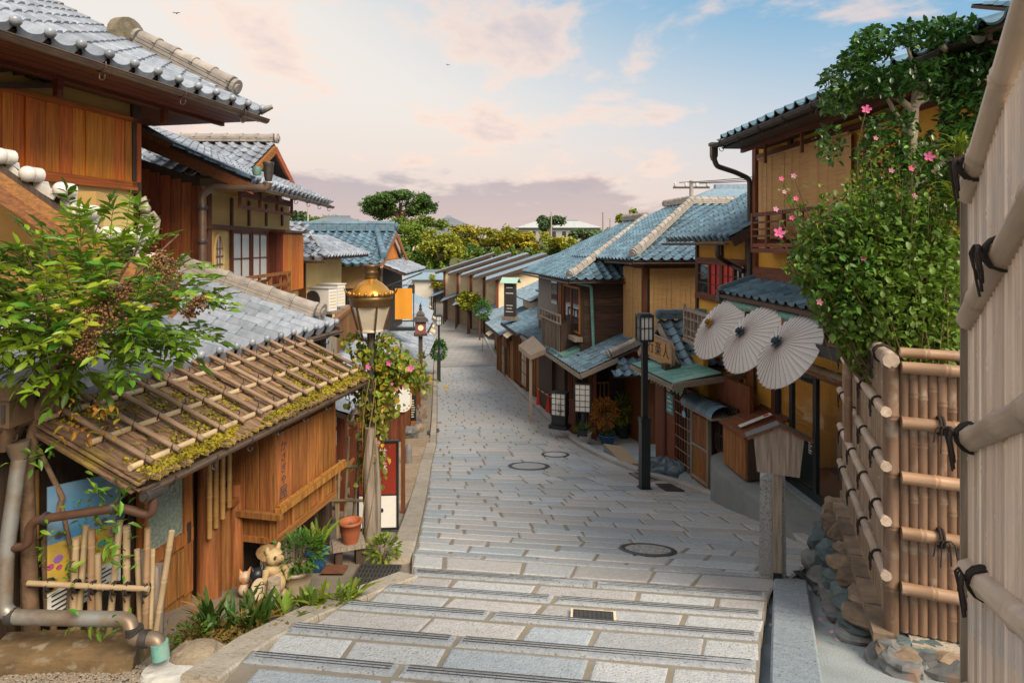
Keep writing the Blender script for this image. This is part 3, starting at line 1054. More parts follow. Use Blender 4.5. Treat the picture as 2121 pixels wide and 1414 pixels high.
ap = [tuple(G(*p)[:2]) for p in ((1600,1480),(1604,1205),(1700,1163),(1629,1107),(1567,1073),(1478,1032),(1412,1008),(1330,985),(1248,950),(1198,925))] + w_edge(ER,17.2,34,10) + [(6,34),(7,20),(8,12),(8,1.5),(2.0,1.2)]
sheet_w('shopfront_pavement', ap, M_CEMG, -.03)
ap = w_edge(ER,34,80,16) + [(8,80),(6,34)]
sheet_w('far_right_pavement', ap, M_CEMG, -.03)
# ================================================================== LEFT: the teahouse with the bark roof
(x0,y0),yw = left_frame(1340,-3.68)
TH = Thing('teahouse', 'timber teahouse with mossy bark eaves, silver tiles and orange boarded upper storey', 'house', (x0, y0, -3.1), yw)
B_GUT,B_EAVE,B_BOX,B_TILE,B_UP,B_TOP = -.62,-.57,-.40, .233,2.27,1.39
a_box0,a_box1 = TH.a_at(567,B_BOX),TH.a_at(692,B_BOX)
a_l = TH.a_at(292,B_EAVE); a_r = TH.a_at(752,B_EAVE)
ZE,ZT = -1.42,-1.06
ground_a = lambda a,b=0: gz(*(TH.W((a,b,0)).xy)) - .05
# ground floor walls: dark backing,door,posts
wall_box(TH, 'wall', 4.62, a_box1 + .05, .06, .16, -3.35, -1.25, M_WDZ)
wall_box(TH, 'side_wall', a_box1 - .02, a_box1 + .06, .16, 3.0, -3.9, -1.12, M_WDZ)
wall_box(TH, 'rear_wall', 2.8, a_box1, 3.2, 3.3, -3.4, -.3, M_WDZ)
d0,d1 = TH.a_at(290,0),TH.a_at(392,0)
zb = ground_a(d0)
mb = TH.mb(); mb.box(d0, d1, -.02, .03, zb - .2, -2.32); door = TH.p('door', mb, M_WBROWN)
planks(TH, d0 + .03, d1 - .08, -.035, zb + .03, -2.38, 4, M_WBROWN, .02, .006, door, 'board')
gl = mat('pebbled_glass', (.34, .42, .36), (.20, .27, .23), rough=.25, scale=42, bump=.9, rnd=0, detail=2, coat=.4)
mb = TH.mb(); mb.box(d0 + .02, d1 - .1, -.018, .0, -2.27, -1.3); TH.p('glass_pane', mb, gl, door)
mb = TH.mb(); mb.box(d1 - .1, d1, -.035, .035, zb, -1.3); mb.box(d0, d0 + .04, -.035, .035, zb, -1.3); mb.box(d0, d1, -.04, .03, -2.36, -2.26); TH.p('door_frame', mb, M_WHONEY, door)
mb = TH.mb(); mb.box(d1 - .07, d1 - .03, -.042, -.03, -2.36, -2.20); TH.p('finger_pull', mb, M_WDZ, door)
# big round post and weathered base logs
p0 = TH.a_at(432,-.06)
mb = TH.mb(); mb.tube([(p0, -.06, zb - .5), (p0, -.06, zb + .4), (p0, -.06, -1.2)], [.105, .09, .085], 12); TH.p('post', mb, M_WBROWN)
for px_,r_ in ((466, .045),(489, .055)):
 p1 = TH.a_at(px_, -.05); mb = TH.mb(); mb.tube([(p1, -.05, -3.7), (p1, -.05, -2.1)], [r_ * 1.3, r_], 9); TH.p('post', mb, M_WBROWN)
for px_,t_,bt in ((434,0,-2.35),(447,0,-2.30),(461,0,-2.26),(475,0,-2.2)):
 p1 = TH.a_at(px_,-.16); bam_piece(TH,(p1,-.16,bt),(p1,-.16,-1.36), .021,M_BAMY,node=.16)
mb = TH.mb(); mb.box(p0 + .1, a_box0 - .02, -.10, -.06, -2.26, -2.2); TH.p('rail', mb, M_WBROWNX)
# small round notice with a red ring behind the bamboo
pn = TH.a_at(446,-.10)
nt_ = Thing('round_notice', 'small round white notice with a red ring behind the thin bamboo poles', 'sign', TH.W((pn, -.10, -2.1)), yw)
mb = MB(); ring = [(.085 * cos(2 * pi * i / 20),0, .085 * sin(2 * pi * i / 20)) for i in range(20)]
mb.prism(ring, (0, .008, 0)); nt_.p('plate', mb, M_WHITE)
redp = mat('red_paint', (.62, .03, .02), rough=.5, bump=0)
mb = MB(); mb.tube([(.072 * cos(2 * pi * i / 20), -.002, .072 * sin(2 * pi * i / 20)) for i in range(21)], .008, 5, caps=False); nt_.p('ring', mb, redp)
mb = MB(); mb.bar((-.05, -.003, .05), (.05, -.003, -.05), .004, .012, (0, 1, 0)); mb.box(-.012, .012, -.005, -.001, -.035, .035); nt_.p('symbol', mb, M_BLACK)

# ---- the projecting box bay of vertical boards
zt,zbb = -1.36,TH.z_at(1122,a_box0,B_BOX)
bay = wall_box(TH, 'box_bay', a_box0 + .012, a_box1 - .012, B_BOX + .012, .02, zbb + .02, zt, M_WBROWN)
n = 4; w = (a_box1 - a_box0) / n
for i in range(n):
 aa = a_box0 + (i + .5) * w
 TH.piece('board', plank(w - .008, .022, .70, M_WHONEY), Matrix.Translation((aa, B_BOX - .002, zbb + .235)), bay)
 TH.piece('panel', plank(w - .09, .014, .15, M_WHONEY), Matrix.Translation((aa, B_BOX + .006, zbb + .045)), bay)
 mb = TH.mb(); mb.box(aa - w / 2, aa - w / 2 + .045, B_BOX - .016, B_BOX + .012, zbb, zbb + .23); TH.p('stile', mb, M_WHONEY, bay)
mb = TH.mb(); mb.box(a_box1 - .045, a_box1, B_BOX - .016, B_BOX + .012, zbb, zt); TH.p('stile', mb, M_WHONEY, bay)
mb = TH.mb(); mb.box(a_box0 - .0, a_box1, B_BOX - .018, B_BOX + .012, zbb - .03, zbb + .03); mb.box(a_box0 + .05, a_box1 - .05, B_BOX - .012, B_BOX + .011, zbb + .20, zbb + .235); TH.p('sill', mb, M_WBROWNX, bay)
mb = TH.mb(); mb.bar((a_box0 - .04, B_BOX - .065, zbb + .285), (a_box1 + .1, B_BOX - .065, zbb + .285), .06, .05); mb.bar((a_box0 - .02, B_BOX - .065, zbb + .325), (a_box1 + .1, B_BOX - .065, zbb + .325), .04, .018); TH.p('rail', mb, M_WHONEY, bay)
mb = TH.mb(); mb.bar((a_box0 - .055, B_BOX - .11, zbb + .25), (a_box0 - .055, .02, zbb + .25), .05, .05); TH.p('side_rail', mb, M_WBROWN, bay)
sb = (.42) / 3
for i in range(3):
 TH.piece('side_board', plank(sb - .006, .018, .72, M_WBROWN), Matrix.Translation((a_box0 + .004, B_BOX + .0 + (i + .5) * sb, zbb + .22)) @ Matrix.Rotation(pi / 2, 4, 'Z'), bay)
mb = TH.mb(); mb.box(a_box0 - .012, a_box0 + .012, B_BOX - .016, B_BOX + .035, zbb, zt); mb.box(a_box0 - .012, a_box0 + .012, -.02, .02, zbb, zt); mb.box(a_box0 - .009, a_box0 + .011, B_BOX + .035, -.02, zbb - .02, zbb + .03); mb.box(a_box0 - .009, a_box0 + .011, B_BOX + .035, -.02, zbb + .2, zbb + .235); TH.p('side_frame', mb, M_WBROWN, bay)
# brush lettering on the first board (kana of the photograph)
ink = mat('grey_ink', (.045, .05, .06), rough=.8, bump=0)
for k, ch in enumerate('かさぎや'):
 TH.piece('lettering', text_mesh(ch, .085 if k else .1, ink, .0006), Matrix.Translation((a_box0 + .13, B_BOX - .0145, zbb + .80 - .10 * k)) @ UPRIGHT, bay)
TH.piece('lettering', text_mesh('屋', .13, ink, .0006), Matrix.Translation((a_box0 + .13, B_BOX - .0145, zbb + .385)) @ UPRIGHT, bay)
# vent slats below the bay
for i in range(13):
 aa = a_box0 + .12 + i * .048
 TH.piece('slat', plank(.024, .02, .55, M_WGREY), Matrix.Translation((aa, B_BOX + .20, zbb - .58)))
for px_ in (648,672):
 p1 = TH.a_at(px_, -.2); mb = TH.mb(); mb.bar((p1, -.2, -4.0), (p1, -.2, zbb + .02), .08, .08, (0, 1, 0)); TH.p('prop', mb, M_WDZ)

# ---- bark roof: strips in three courses,battens of bamboo,moss along the lip
bark = mat('cedar_bark', (.30, .185, .105), (.10, .058, .036), rough=.95, scale=3, stretch=(14, 1.0, 14), bump=.9, rnd=.33, detail=8, lo=.3, hi=.7, spots=((.40, .31, .04), 1.9, .50, .64))
bark_up = Vector((0, .855, .36)).normalized(); bn_ = Vector((0,-bark_up.z,bark_up.y))
Lb = hypot(B_TILE + .10 - B_GUT,ZT - ZE + .02); eo = Vector((0,B_GUT,ZE))
mb = TH.mb()
mb.prism([eo + Vector((a_l - .03,0,0)) - bn_ * .06,eo + Vector((a_r + .02,0,0)) - bn_ * .06,eo + Vector((a_r + .02,0,0)) + bark_up * Lb - bn_ * .06,eo + Vector((a_l - .03,0,0)) + bark_up * Lb - bn_ * .06],bn_ * .05)
broof = TH.p('bark_roof', mb, M_WDZ)
nb = 74; wb = (a_r - a_l) / nb
rotb = Matrix((Vector((1,0,0)),bark_up,bn_)).transposed().to_4x4()
strips = []
for v in range(5):
 b = MB(); rr = random.Random(v); nx_,ny_ = 3,6; W_ = wb * 1.25; L_ = Lb / 3 * 1.3
 top = [[(W_ * (i / nx_ - .5) + rr.uniform(-.006, .006),L_ * j / ny_ - (rr.uniform(0, .05) if j == 0 else 0), .012 + rr.uniform(-.006, .007)) for i in range(nx_ + 1)] for j in range(ny_ + 1)]
 vv = [p for r_ in top for p in r_]; w1 = nx_ + 1
 b.add(vv,[(j * w1 + i,j * w1 + i + 1,(j + 1) * w1 + i + 1,(j + 1) * w1 + i) for j in range(ny_) for i in range(nx_)],0,False)
 b.add([p for p in top[0]] + [(p[0],p[1] + .004,-.014) for p in top[0]],[(i + 1,i,w1 + i,w1 + i + 1) for i in range(nx_)])
 for col in (0,nx_): b.add([top[j][col] for j in range(ny_ + 1)] + [(top[j][col][0],top[j][col][1],-.012) for j in range(ny_ + 1)],[(j,j + 1,ny_ + 2 + j,ny_ + 1 + j) for j in range(ny_)])
 strips.append(b.mesh('bark_strip', bark))
for c in range(3):
 for i in range(nb):
  p = eo + Vector((a_l + (i + .5) * wb + R.uniform(-.01, .01),0,0)) + bark_up * (Lb / 3 * c + R.uniform(-.02, .03)) + bn_ * (.004 + R.uniform(0, .012))
  TH.piece('bark_strip', R.choice(strips), Matrix.Translation(p) @ rotb @ Matrix.Rotation(radians(-2.2) + R.uniform(-.01, .01), 4, 'X') @ Matrix.Rotation(R.uniform(-.03, .03), 4, 'Z'), broof)
# layered verge at the near end
for k in range(9):
 p = eo + Vector((a_l - .035 + R.uniform(-.02, .02),0,0)) - bn_ * (.012 * k - .01)
 mb = TH.mb(); mb.bar(p + bark_up * R.uniform(-.02, .05), p + bark_up * (Lb - R.uniform(0, .1)), .05, .010, bn_); TH.p('verge_strip', mb, bark, broof)
lifts = .045
for s_ in (.10, .42, .76):
 p = eo + bark_up * (Lb * s_ + .0) + bn_ * .038
 n_ = 3
 for i in range(n_):
  aa,ab = a_l - .05 + (a_r - a_l + .1) * i / n_,a_l - .05 + (a_r - a_l + .1) * (i + 1.04) / n_
  bam_piece(TH, p + Vector((aa, 0, R.uniform(-.004, .006))), p + Vector((min(ab, a_r + .08), 0, R.uniform(-.004, .006))), .021, M_BAML, 'bamboo_batten', broof, .3, seed=i)
nr = 14
tie = MB()
tie.tube([(.03 * cos(t),0, .03 * sin(t)) for t in [i * 2 * pi / 10 for i in range(11)]], .006,5,caps=False); tie.tube([(.028,-.006, .01),(.045,-.02, .035),(.06,-.01, .05)], .004,4)
tie = tie.mesh('tie', M_ROPE)
for i in range(nr):
 aa = a_l + .05 + (a_r - a_l - .12) * i / (nr - 1)
 p = eo + Vector((aa,0,0)) + bn_ * .072
 bam_piece(TH, p + bark_up * .04, p + bark_up * (Lb * .90 + R.uniform(-.02, .03)), .0185, M_BAMB if False else mat('weathered_bamboo', (.33, .225, .15), (.20, .125, .08), rough=.6, scale=3, stretch=(8, 8, 1), bump=.2, rnd=.2), 'bamboo_rafter', broof, .2, seed=i % 4)
 for s_ in (.10, .42, .76):
  TH.piece('tie', tie, Matrix.Translation(eo + Vector((aa + .0, 0, 0)) + bark_up * (Lb * s_) + bn_ * .056) @ rotb @ Matrix.Rotation(R.uniform(.6, 1.0), 4, 'Z'), broof)
moss_m = leafmat('moss', (.46, .33, .025), (.25, .19, .02), .25, .9, .3, .02, 3)
rs = np.random.RandomState(3)
nM = 15000
u = rs.uniform(a_l - .02,a_r,nM); s_ = np.abs(rs.normal(0, .055,nM)); s_[:6500] = rs.uniform(0,1,6500) ** 1.8 * Lb
keep = np.array([noise.noise(Vector((a * 1.3,b * 3.0,2.2))) > (-.45 if b < .13 else -.08 + .30 * b) for a,b in zip(u,s_)])
u,s_ = u[keep],s_[keep]
C = np.array([list(eo + Vector((a,0,0)) + bark_up * (b - .015) + bn_ * (.022 + rs.uniform(-.03 if b < .08 else 0, .012))) for a,b in zip(u,s_)])
C[:, 2] -= TH.off.z
o = ob('moss', leaf_cloud('moss', C, .022, moss_m, 4, 1.2), broof); o['kind'] = 'stuff'
gutter(TH,(a_l - .06,B_GUT - .045,ZE - .045),(a_r + .02,B_GUT - .045,ZE - .035),M_GUT, .034,8,M_GUTD)
# the eave fascia under the bark
mb = TH.mb(); mb.box(a_l, a_r, B_GUT + .03, B_GUT + .05, ZE - .12, ZE - .02); TH.p('fascia', mb, M_WBROWNX)
for i in range(9):
 aa = a_l + .2 + (a_r - a_l - .3) * i / 8
 mb = TH.mb(); mb.bar(Vector((aa, B_GUT + .05, ZE - .09)), Vector((aa, .1, ZE + .19)), .04, .05); TH.p('rafter', mb, M_WDZ)

# ---- lower tiled roof with its gutter and end ridge
a_t0,a_t1 = 1.2,TH.a_at(694,B_TILE)
zt0 = -.985
pt_ = radians(17)
r1 = roof(TH,(a_t0,B_TILE,zt0),(1,0,0),(0,1,0),a_t1 - a_t0,B_UP - B_TILE,pt_,M_TILEL, .243, .30,knob=True)
gutter(TH,(a_t0,B_TILE - .05,zt0 - .095),(a_t1 + .05,B_TILE - .05,zt0 - .085),M_GUT, .045,9,M_GUTD)
zz = lambda b: zt0 + (b - B_TILE) * tan(pt_)
ridge(TH,(a_t1 - .16,B_TILE + .18,zz(B_TILE + .18) + .045),(a_t1 - .16,B_UP,zz(B_UP) + .045),M_RIDGE, .19,3, .04, .065)
mb = TH.mb(); mb.prism([(a_t1 + .06, B_TILE - .02, zt0 - .05), (a_t1 + .06, B_UP, zz(B_UP) - .05), (a_t1 + .06, B_UP, zz(B_UP) - .2), (a_t1 + .06, B_TILE - .02, zt0 - .19)], (.03, 0, 0)); TH.p('verge_board', mb, M_WDZ)
wall_box(TH, 'end_wall', a_t1 - .25, a_t1 - .1, .3, B_UP, -3.9, zt0 - .02, M_WDZ)

# ---- upper storey
a_c = TH.a_at(276,B_UP)
zl = zz(B_UP) - .1
zo0,zo1 = TH.z_at(383,a_c,B_UP),TH.z_at(252,a_c,B_UP)
wall_box(TH, 'upper_wall', 1.0, a_c, B_UP, B_UP + .15, zl, 2.2, M_CREAM)
wall_box(TH, 'frieze', 1.0, a_c - .05, B_UP - .012, B_UP - .002, zo1, 2.1, M_OCHRE)
wall_box(TH, 'gable_wall', a_c - .1, a_c, B_UP + .15, 6.0, -.4, 2.3, M_OCHRE)
mb = TH.mb(); mb.box(a_c - .06, a_c + .07, B_UP - .05, B_UP + .08, zo0 - .1, 2.05); TH.p('corner_post', mb, M_WDZ)
pan = TH.mb(); pan.box(1.0,a_c,B_UP - .05,B_UP - .012,zo1 - .02,zo1 + .035); pan.box(1.0,a_c,B_UP - .05,B_UP - .012,zo0 - .035,zo0 + .03); pan.box(1.0,a_c,B_UP - .066,B_UP - .012,zo0 - .07,zo0 - .035)
band = TH.p('board_band', pan, M_ORANGEX)
cuts = [1.2] + [TH.a_at(x,B_UP) for x in (-60,52,176,280)]
for c0,c1 in zip(cuts,cuts[1:]):
 mb = TH.mb(); mb.box(c1 - .035, c1 + .03, B_UP - .055, B_UP - .012, zo0 + .03, zo1 - .02); TH.p('stile', mb, M_ORANGE, band)
 planks(TH, c0 + .03, c1 - .035, B_UP - .028, zo0 + .03, zo1 - .02, 4, M_ORANGE, .02, .004, band, 'board', .003)
# open fan-shaped slats in the wall over the band
mb = TH.mb(); mb.bar((TH.a_at(-40, B_UP), B_UP - .06, TH.z_at(172, 5.2, B_UP)), (TH.a_at(104, B_UP), B_UP - .06, zo1 + .16), .06, .05); vent = TH.p('lattice_vent', mb, M_WDZ)
for px_,dx in ((8, .10),(34, .07),(58,-.03),(86,-.10)):
 p = TH.a_at(px_,B_UP); zb_ = zo1 + .17
 mb = TH.mb(); mb.bar((p - dx, B_UP - .03, zb_ + .28), (p, B_UP - .03, zb_), .09, .05, (0, 1, 0)); TH.p('slat', mb, M_WDZ, vent)
# top roof
ze = 1.76; a_e = TH.a_at(541,B_TOP); tp = radians(27)
roof(TH,(1.0,B_TOP,ze),(1,0,0),(0,1,0),a_e - 1.0,3.4,tp,M_TILEL, .30, .26,knob=True)
gutter(TH,(1.0,B_TOP - .06,ze - .10),(a_e + .02,B_TOP - .06,ze - .10),M_GUT, .055,7,M_GUT)
mb = TH.mb(); mb.box(1.0, a_e, B_TOP + .02, B_TOP + .05, ze - .13, ze - .02); TH.p('fascia', mb, M_WDZ)
zr = lambda b: ze + (b - B_TOP) * tan(tp)
ridge(TH,(a_e - .18,B_TOP + .35,zr(B_TOP + .35) + .05),(a_e - .18,B_TOP + 1.75,zr(B_TOP + 1.75) + .05),M_RIDGE, .20,3, .05, .08)
st = mat('mossy_stone', (.26, .22, .15), (.13, .11, .075), rough=.95, scale=9, bump=.8)
e0 = Vector((a_e - .18,B_TOP + 1.85,zr(B_TOP + 1.85) + .14))
mb = TH.mb(); mb.prism([e0 + Vector((.26 * cos(2 * pi * i / 18), 0, .24 * sin(2 * pi * i / 18))) for i in range(18)], (0, .14, 0)); TH.p('end_disc', mb, st)
mb = TH.mb(); mb.tube([(a_e - .02, B_TOP + .25, zr(B_TOP + .2) + .02), (a_e + .05, B_TOP + .02, ze + .03), (a_e + .1, B_TOP - .1, ze + .09)], [.07, .06, .03], 8); TH.p('corner_tile', mb, M_RIDGE)
# rafters and purlins under the top eave
for i in range(12):
 aa = 3.0 + (a_e - 3.1) * i / 11
 mb = TH.mb(); mb.bar((aa, B_TOP + .04, ze - .09), (aa, B_UP + .1, ze - .09 + (B_UP - B_TOP) * tan(tp)), .05, .06); TH.p('rafter', mb, M_WDZ)
mb = TH.mb(); mb.bar((1.0, B_UP - .32, ze - .13), (a_e - .02, B_UP - .32, ze - .13), .05, .08); TH.p('purlin', mb, M_WREDX)
mb = TH.mb(); mb.bar((1.0, B_UP - .0, ze + .02), (a_e - .05, B_UP - .0, ze + .02), .10, .14); TH.p('wall_plate', mb, M_WREDX)
for px_ in (120,340):
 p = TH.a_at(px_, B_UP - .32); mb = TH.mb(); mb.box(p - .03, p + .03, B_UP - .35, B_UP - .29, ze - .33, ze - .09); TH.p('hanger', mb, M_WREDX)
so_ = TH.mb(); so_.box(1.0, a_e - .03, B_TOP + .05, B_UP + .1, ze - .12, ze - .10); so_.box(a_c, a_e - .03, B_UP + .1, 5.0, ze - .12, ze - .10); so_ = TH.p('soffit', so_, M_WREDX)
for i in range(10):
 mb = TH.mb(); bb_ = B_TOP + .05 + .16 * i; mb.box(1.0 if i < 6 else a_c, a_e - .03, bb_ + .004, bb_ + .152, ze - .128, ze - .1202); TH.p('soffit_board', mb, M_WREDX, so_)
# near gable eave at the far left: round tile ends stepping down a brown barge board
GB = []
for i in range(9):
 pp = PX(*((12,333),(70,370),(138,402),(186,447),(232,492),(285,498),(322,545),(360,580),(398,612))[i],4.75 + .1 * i)
 GB.append(pp)
gd = Thing('porch_gable', 'brown barge board with white tile ends running down behind the leafy tree at far left', 'roof', (GB[0].x, GB[0].y, -.6), 0, world=True)
L_ = [GB[0] + (GB[0] - GB[4]) * .6,GB[6] + (GB[6] - GB[2]) * .3]
dn = Vector((-.05,-.12,-.20))
for k,(off,th,m_) in enumerate((((0,0,-.10), .05,M_WDZ),((0,-.04,-.17), .10,M_WBROWNX),((0,-.06,-.27), .10,M_WBROWNX))):
 mb = gd.mb(); mb.bar(L_[0] + Vector(off), L_[1] + Vector(off), .06, th); gd.p('barge_board', mb, m_)
mb = gd.mb(); mb.prism([L_[0] + Vector((0, .05, -.08)), L_[1] + Vector((0, .05, -.08)), L_[1] + Vector((-1.2, 1.2, -.08)), L_[0] + Vector((-1.2, 1.2, -.08))], (0, 0, .05)); gd.p('roof_slab', mb, M_WDZ)
endm = mat('white_tile_end', (.78, .75, .70), (.60, .57, .53), rough=.4, scale=14, bump=.15, rnd=.08, spots=((.35, .30, .20), 14, .62, .75))
bb = MB(); bb.ball((0,-.05,0), .062, .055, .062,12,8); bb.lathe((0,0,0),[(.001,0)],3); bb.tube([(0,-.02,0),(0, .05, .0)], .058,12)
bm_ = bb.mesh('tile_end', endm)
bl = MB(); bl.grid(lambda u,v: (-.10 + .2 * u,-.02 + .14 * v,-.03 * sin(pi * u) - .05 + .1 * (1 - abs(1 - 2 * u)) * -.4),6,2); bl.box(-.10, .10,-.022,-.008,-.11,-.045)
bl_ = bl.mesh('tile_lip', endm)
for i,p in enumerate(GB[:7]):
 gd.piece('tile_end', bm_, Matrix.Translation(p + Vector((0, 0, .03))) @ Matrix.Rotation(radians(-12), 4, 'Z'))
 if i < 6:
  q = (p + GB[i + 1]) / 2; an = atan2(GB[i + 1].z - p.z,GB[i + 1].x - p.x)
  gd.piece('tile_lip', bl_, Matrix.Translation(q + Vector((0, .01, .04))) @ Matrix.Rotation(-an, 4, 'Y'))
mb = gd.mb(); mb.box(GB[0].x - 1.2, GB[0].x + .35, GB[0].y + .5, GB[0].y + .6, -1.2, .45); gd.p('gable_wall', mb, M_OCHRE)

# ================================================================== LEFT: second house with shoji window and dark red boarded end
(x0,y0),yw = left_frame(1000,-3.99)
SH = Thing('shoji_house', 'cream panelled house with white paper window and tiled gable, next beyond the teahouse', 'house', (x0, y0, -3.8), yw)
s0,s1 = SH.a_at(422,0),SH.a_at(600,0)
wall_box(SH, 'wall', s0, s1, 0, .15, -2.2, .8, M_CREAM)
wall_box(SH, 'far_end_wall', s1 - .1, s1, .15, 4.5, -3.8, 1.2, M_CREAM)
wall_box(SH, 'lower_wall', s0, s1, .02, .14, -4.2, -2.2, M_WDZ)
mb = SH.mb(); mb.prism([(s0 - .04, .05, -2.6), (s0 - .04, 3.2, -2.6), (s0 - .04, 3.2, 2.0), (s0 - .04, .05, .95)], (.04, 0, 0)); endw = SH.p('end_wall', mb, M_WDZ)
b_l = SH.b_at(290,s0 - .06)
planks_b(SH, s0 - .06, .0, b_l + .3, -2.2, lambda b: .82 + b * .33, 8, wood('russet_board', (.38, .115, .035), 'z'), .022, .008, endw, 'board', .006)
for px_ in (428,478,514,550,583):
 p = SH.a_at(px_, 0); mb = SH.mb(); mb.box(p - .035, p + .035, -.03, .02, -.0 + SH.z_at(468, p, 0), .75); SH.p('stud', mb, M_WRED)
p = SH.a_at(428, 0); mb = SH.mb(); mb.box(p - .06, p + .06, -.05, .02, -2.2, .75); SH.p('corner_post', mb, M_WRED)
zt_ = SH.z_at(476,SH.a_at(500,0),0)
mb = SH.mb(); mb.box(s0, SH.a_at(585, 0), -.07, .02, zt_ - .02, zt_ + .05); SH.p('lintel', mb, M_WREDX)
w0,w1 = SH.a_at(474,0),SH.a_at(550,0); wz0 = zt_ - .92
wm = (w0 + w1) / 2
for c0,c1 in ((w0,wm - .02),(wm + .02,w1)):
 window(SH, c0, c1, wz0, zt_ - .02, -.02, M_WREDX, M_SHOJI, 2, 2, .045, .04, 'shoji_window', .015)
# round window with lattice
p = SH.a_at(451,0); cz = zt_ - .42
mb = SH.mb(); mb.tube([(p + .17 * cos(2 * pi * i / 24), -.02, cz + .33 * sin(2 * pi * i / 24)) for i in range(25)], .022, 6, caps=False); rw = SH.p('round_window', mb, M_CREAM)
mb = SH.mb(); mb.prism([(p + .16 * cos(2 * pi * i / 24), -.006, cz + .32 * sin(2 * pi * i / 24)) for i in range(24)], (0, .004, 0)); SH.p('pane', mb, M_SHOJI, rw)
for k in (-.05, .05):
 mb = SH.mb(); mb.box(p + k - .008, p + k + .008, -.02, -.007, cz - .30, cz + .30); SH.p('bar', mb, M_WBROWN, rw)
for k in (-.12, .0, .12):
 mb = SH.mb(); mb.box(p - .15, p + .15, -.024, -.012, cz + k - .008, cz + k + .008); SH.p('bar', mb, M_WBROWN, rw)
# shutter box right of the window
q0,q1 = SH.a_at(556,0),SH.a_at(600,0)
mb = SH.mb(); mb.box(q0, q1, -.26, -.0, wz0 - .25, zt_ - .0); sbx = SH.p('shutter_box', mb, M_WRED)
planks(SH,q0,q1,-.27,wz0 - .22,zt_ - .04,5,M_ORANGE, .02, .008,sbx)
planks_b(SH,q0 - .01,-.26,0,wz0 - .22,zt_ - .04,2,M_WRED, .02, .008,sbx)
mb = SH.mb(); mb.box(q0 - .04, q1 + .03, -.32, .0, zt_ - .02, zt_ + .03); SH.p('cap', mb, M_WBROWNX, sbx)
# railing under the window
ra = SH.a_at(512,-.35); rb = SH.a_at(600,-.35); rz = SH.z_at(576,ra,-.35)
mb = SH.mb(); mb.bar((ra, -.35, rz), (rb, -.35, rz), .06, .05); rl = SH.p('railing', mb, M_WHONEY)
mb = SH.mb(); mb.bar((ra, -.35, rz - .2), (rb, -.35, rz - .2), .03, .05); mb.bar((ra, -.35, rz - .36), (rb, -.35, rz - .36), .03, .06); SH.p('rail', mb, M_WBROWNX, rl)
for i in range(5):
 p = ra + (rb - ra) * i / 4; mb = SH.mb(); mb.box(p - .02, p + .02, -.37, -.33, rz - .42, rz - .02); SH.p('baluster', mb, M_WBROWN, rl)
# wooden rack hanging before the wall under the eave
hb = -.55; h0,h1 = SH.a_at(497,hb),SH.a_at(604,hb); hz1 = SH.z_at(372,h0,hb); hz0 = SH.z_at(428,h0,hb)
mb = SH.mb(); mb.bar((h0, hb, hz0), (h1, hb, hz0), .04, .05); mb.bar((h0, hb, hz1 - .05), (h1, hb, hz1 - .05), .03, .04); mb.bar((h0, hb, (hz0 + hz1) / 2), (h1, hb, (hz0 + hz1) / 2), .03, .10); hr = SH.p('hanging_rack', mb, M_WREDX)
for i in range(4):
 p = h0 + (h1 - h0) * i / 3; mb = SH.mb(); mb.box(p - .02, p + .02, hb - .022, hb + .022, hz0 - .03, hz1 + .05); SH.p('hanger', mb, M_WRED, hr)
# skirt roof along the street,its verge facing us,and the gable roof above
eb = SH.b_at(684,SH.a_at(684,-.75)); e_b = -.78
e0_,e1_ = s0 - .35,SH.a_at(684,e_b); ez = .90
sk_p = radians(24)
sk = roof(SH,(e0_,e_b,ez),(1,0,0),(0,1,0),e1_ - e0_,2.6,sk_p,M_TILEL, .25, .24,knob=True)
gutter(SH,(e0_,e_b - .05,ez - .09),(e1_,e_b - .05,ez - .09),M_GUT, .045,6,M_GUTD)
zs = lambda b: ez + (b - e_b) * tan(sk_p)
mb = SH.mb(); mb.prism([(e0_ - .02, e_b - .04, ez - .06), (e0_ - .02, 2.0, zs(2.0) - .06), (e0_ - .02, 2.0, zs(2.0) - .24), (e0_ - .02, e_b - .04, ez - .2)], (.05, 0, 0)); SH.p('barge_board', mb, M_WREDX)
vt = MB()
vt.box(-.11, .11, -.12, .12, 0, .035); vtm = vt.mesh('verge_tile', M_TILER)
for i in range(11):
 b = e_b + .1 + i * .215
 SH.piece('verge_tile', vtm, Matrix.Translation((e0_ + .04, b, zs(b) + .03)) @ Matrix.Rotation(sk_p - .03, 4, 'X'), sk)
mb = SH.mb(); mb.bar((e0_ + .02, .3, zs(.3) - .02), (e0_ + .02, 1.6, zs(1.6) + .16), .06, .16); SH.p('fascia', mb, M_WBROWN)
# gable over: ridge runs across,gable looks on to the street
ga,gb_,gz_ = SH.a_at(568, .15), .15,2.02
gp = radians(27); gw = 1.55
for sgn in (-1,1):
 roof(SH,(ga + sgn * gw,gb_,gz_ - gw * tan(gp)),(0,1,0),(-sgn,0,0),4.2,gw,gp,M_TILEL, .25, .24)
ridge(SH,(ga,gb_,gz_ + .02),(ga,gb_ + 4.2,gz_ + .02),M_RIDGE, .18,2, .05, .08)
mb = SH.mb(); mb.prism([(ga - 1.3, gb_ + .35, gz_ - 1.3 * tan(gp) - .08), (ga + 1.3, gb_ + .35, gz_ - 1.3 * tan(gp) - .08), (ga, gb_ + .35, gz_ - .08)], (0, .08, 0)); gw_ = SH.p('gable', mb, M_CREAM)
for sgn in (-1,1):
 mb = SH.mb(); mb.bar((ga + sgn * (gw + .03), gb_ - .02, gz_ - (gw + .03) * tan(gp) - .12), (ga, gb_ - .02, gz_ - .12), .05, .14); SH.p('gable_board', mb, M_ORANGEX)
for k in range(4):
 p = ga - .2 + k * .13
 SH.piece('gable_slat', plank(.11, .02, .30, M_WBROWN), Matrix.Translation((p, gb_ + .33, gz_ - .55)), gw_)
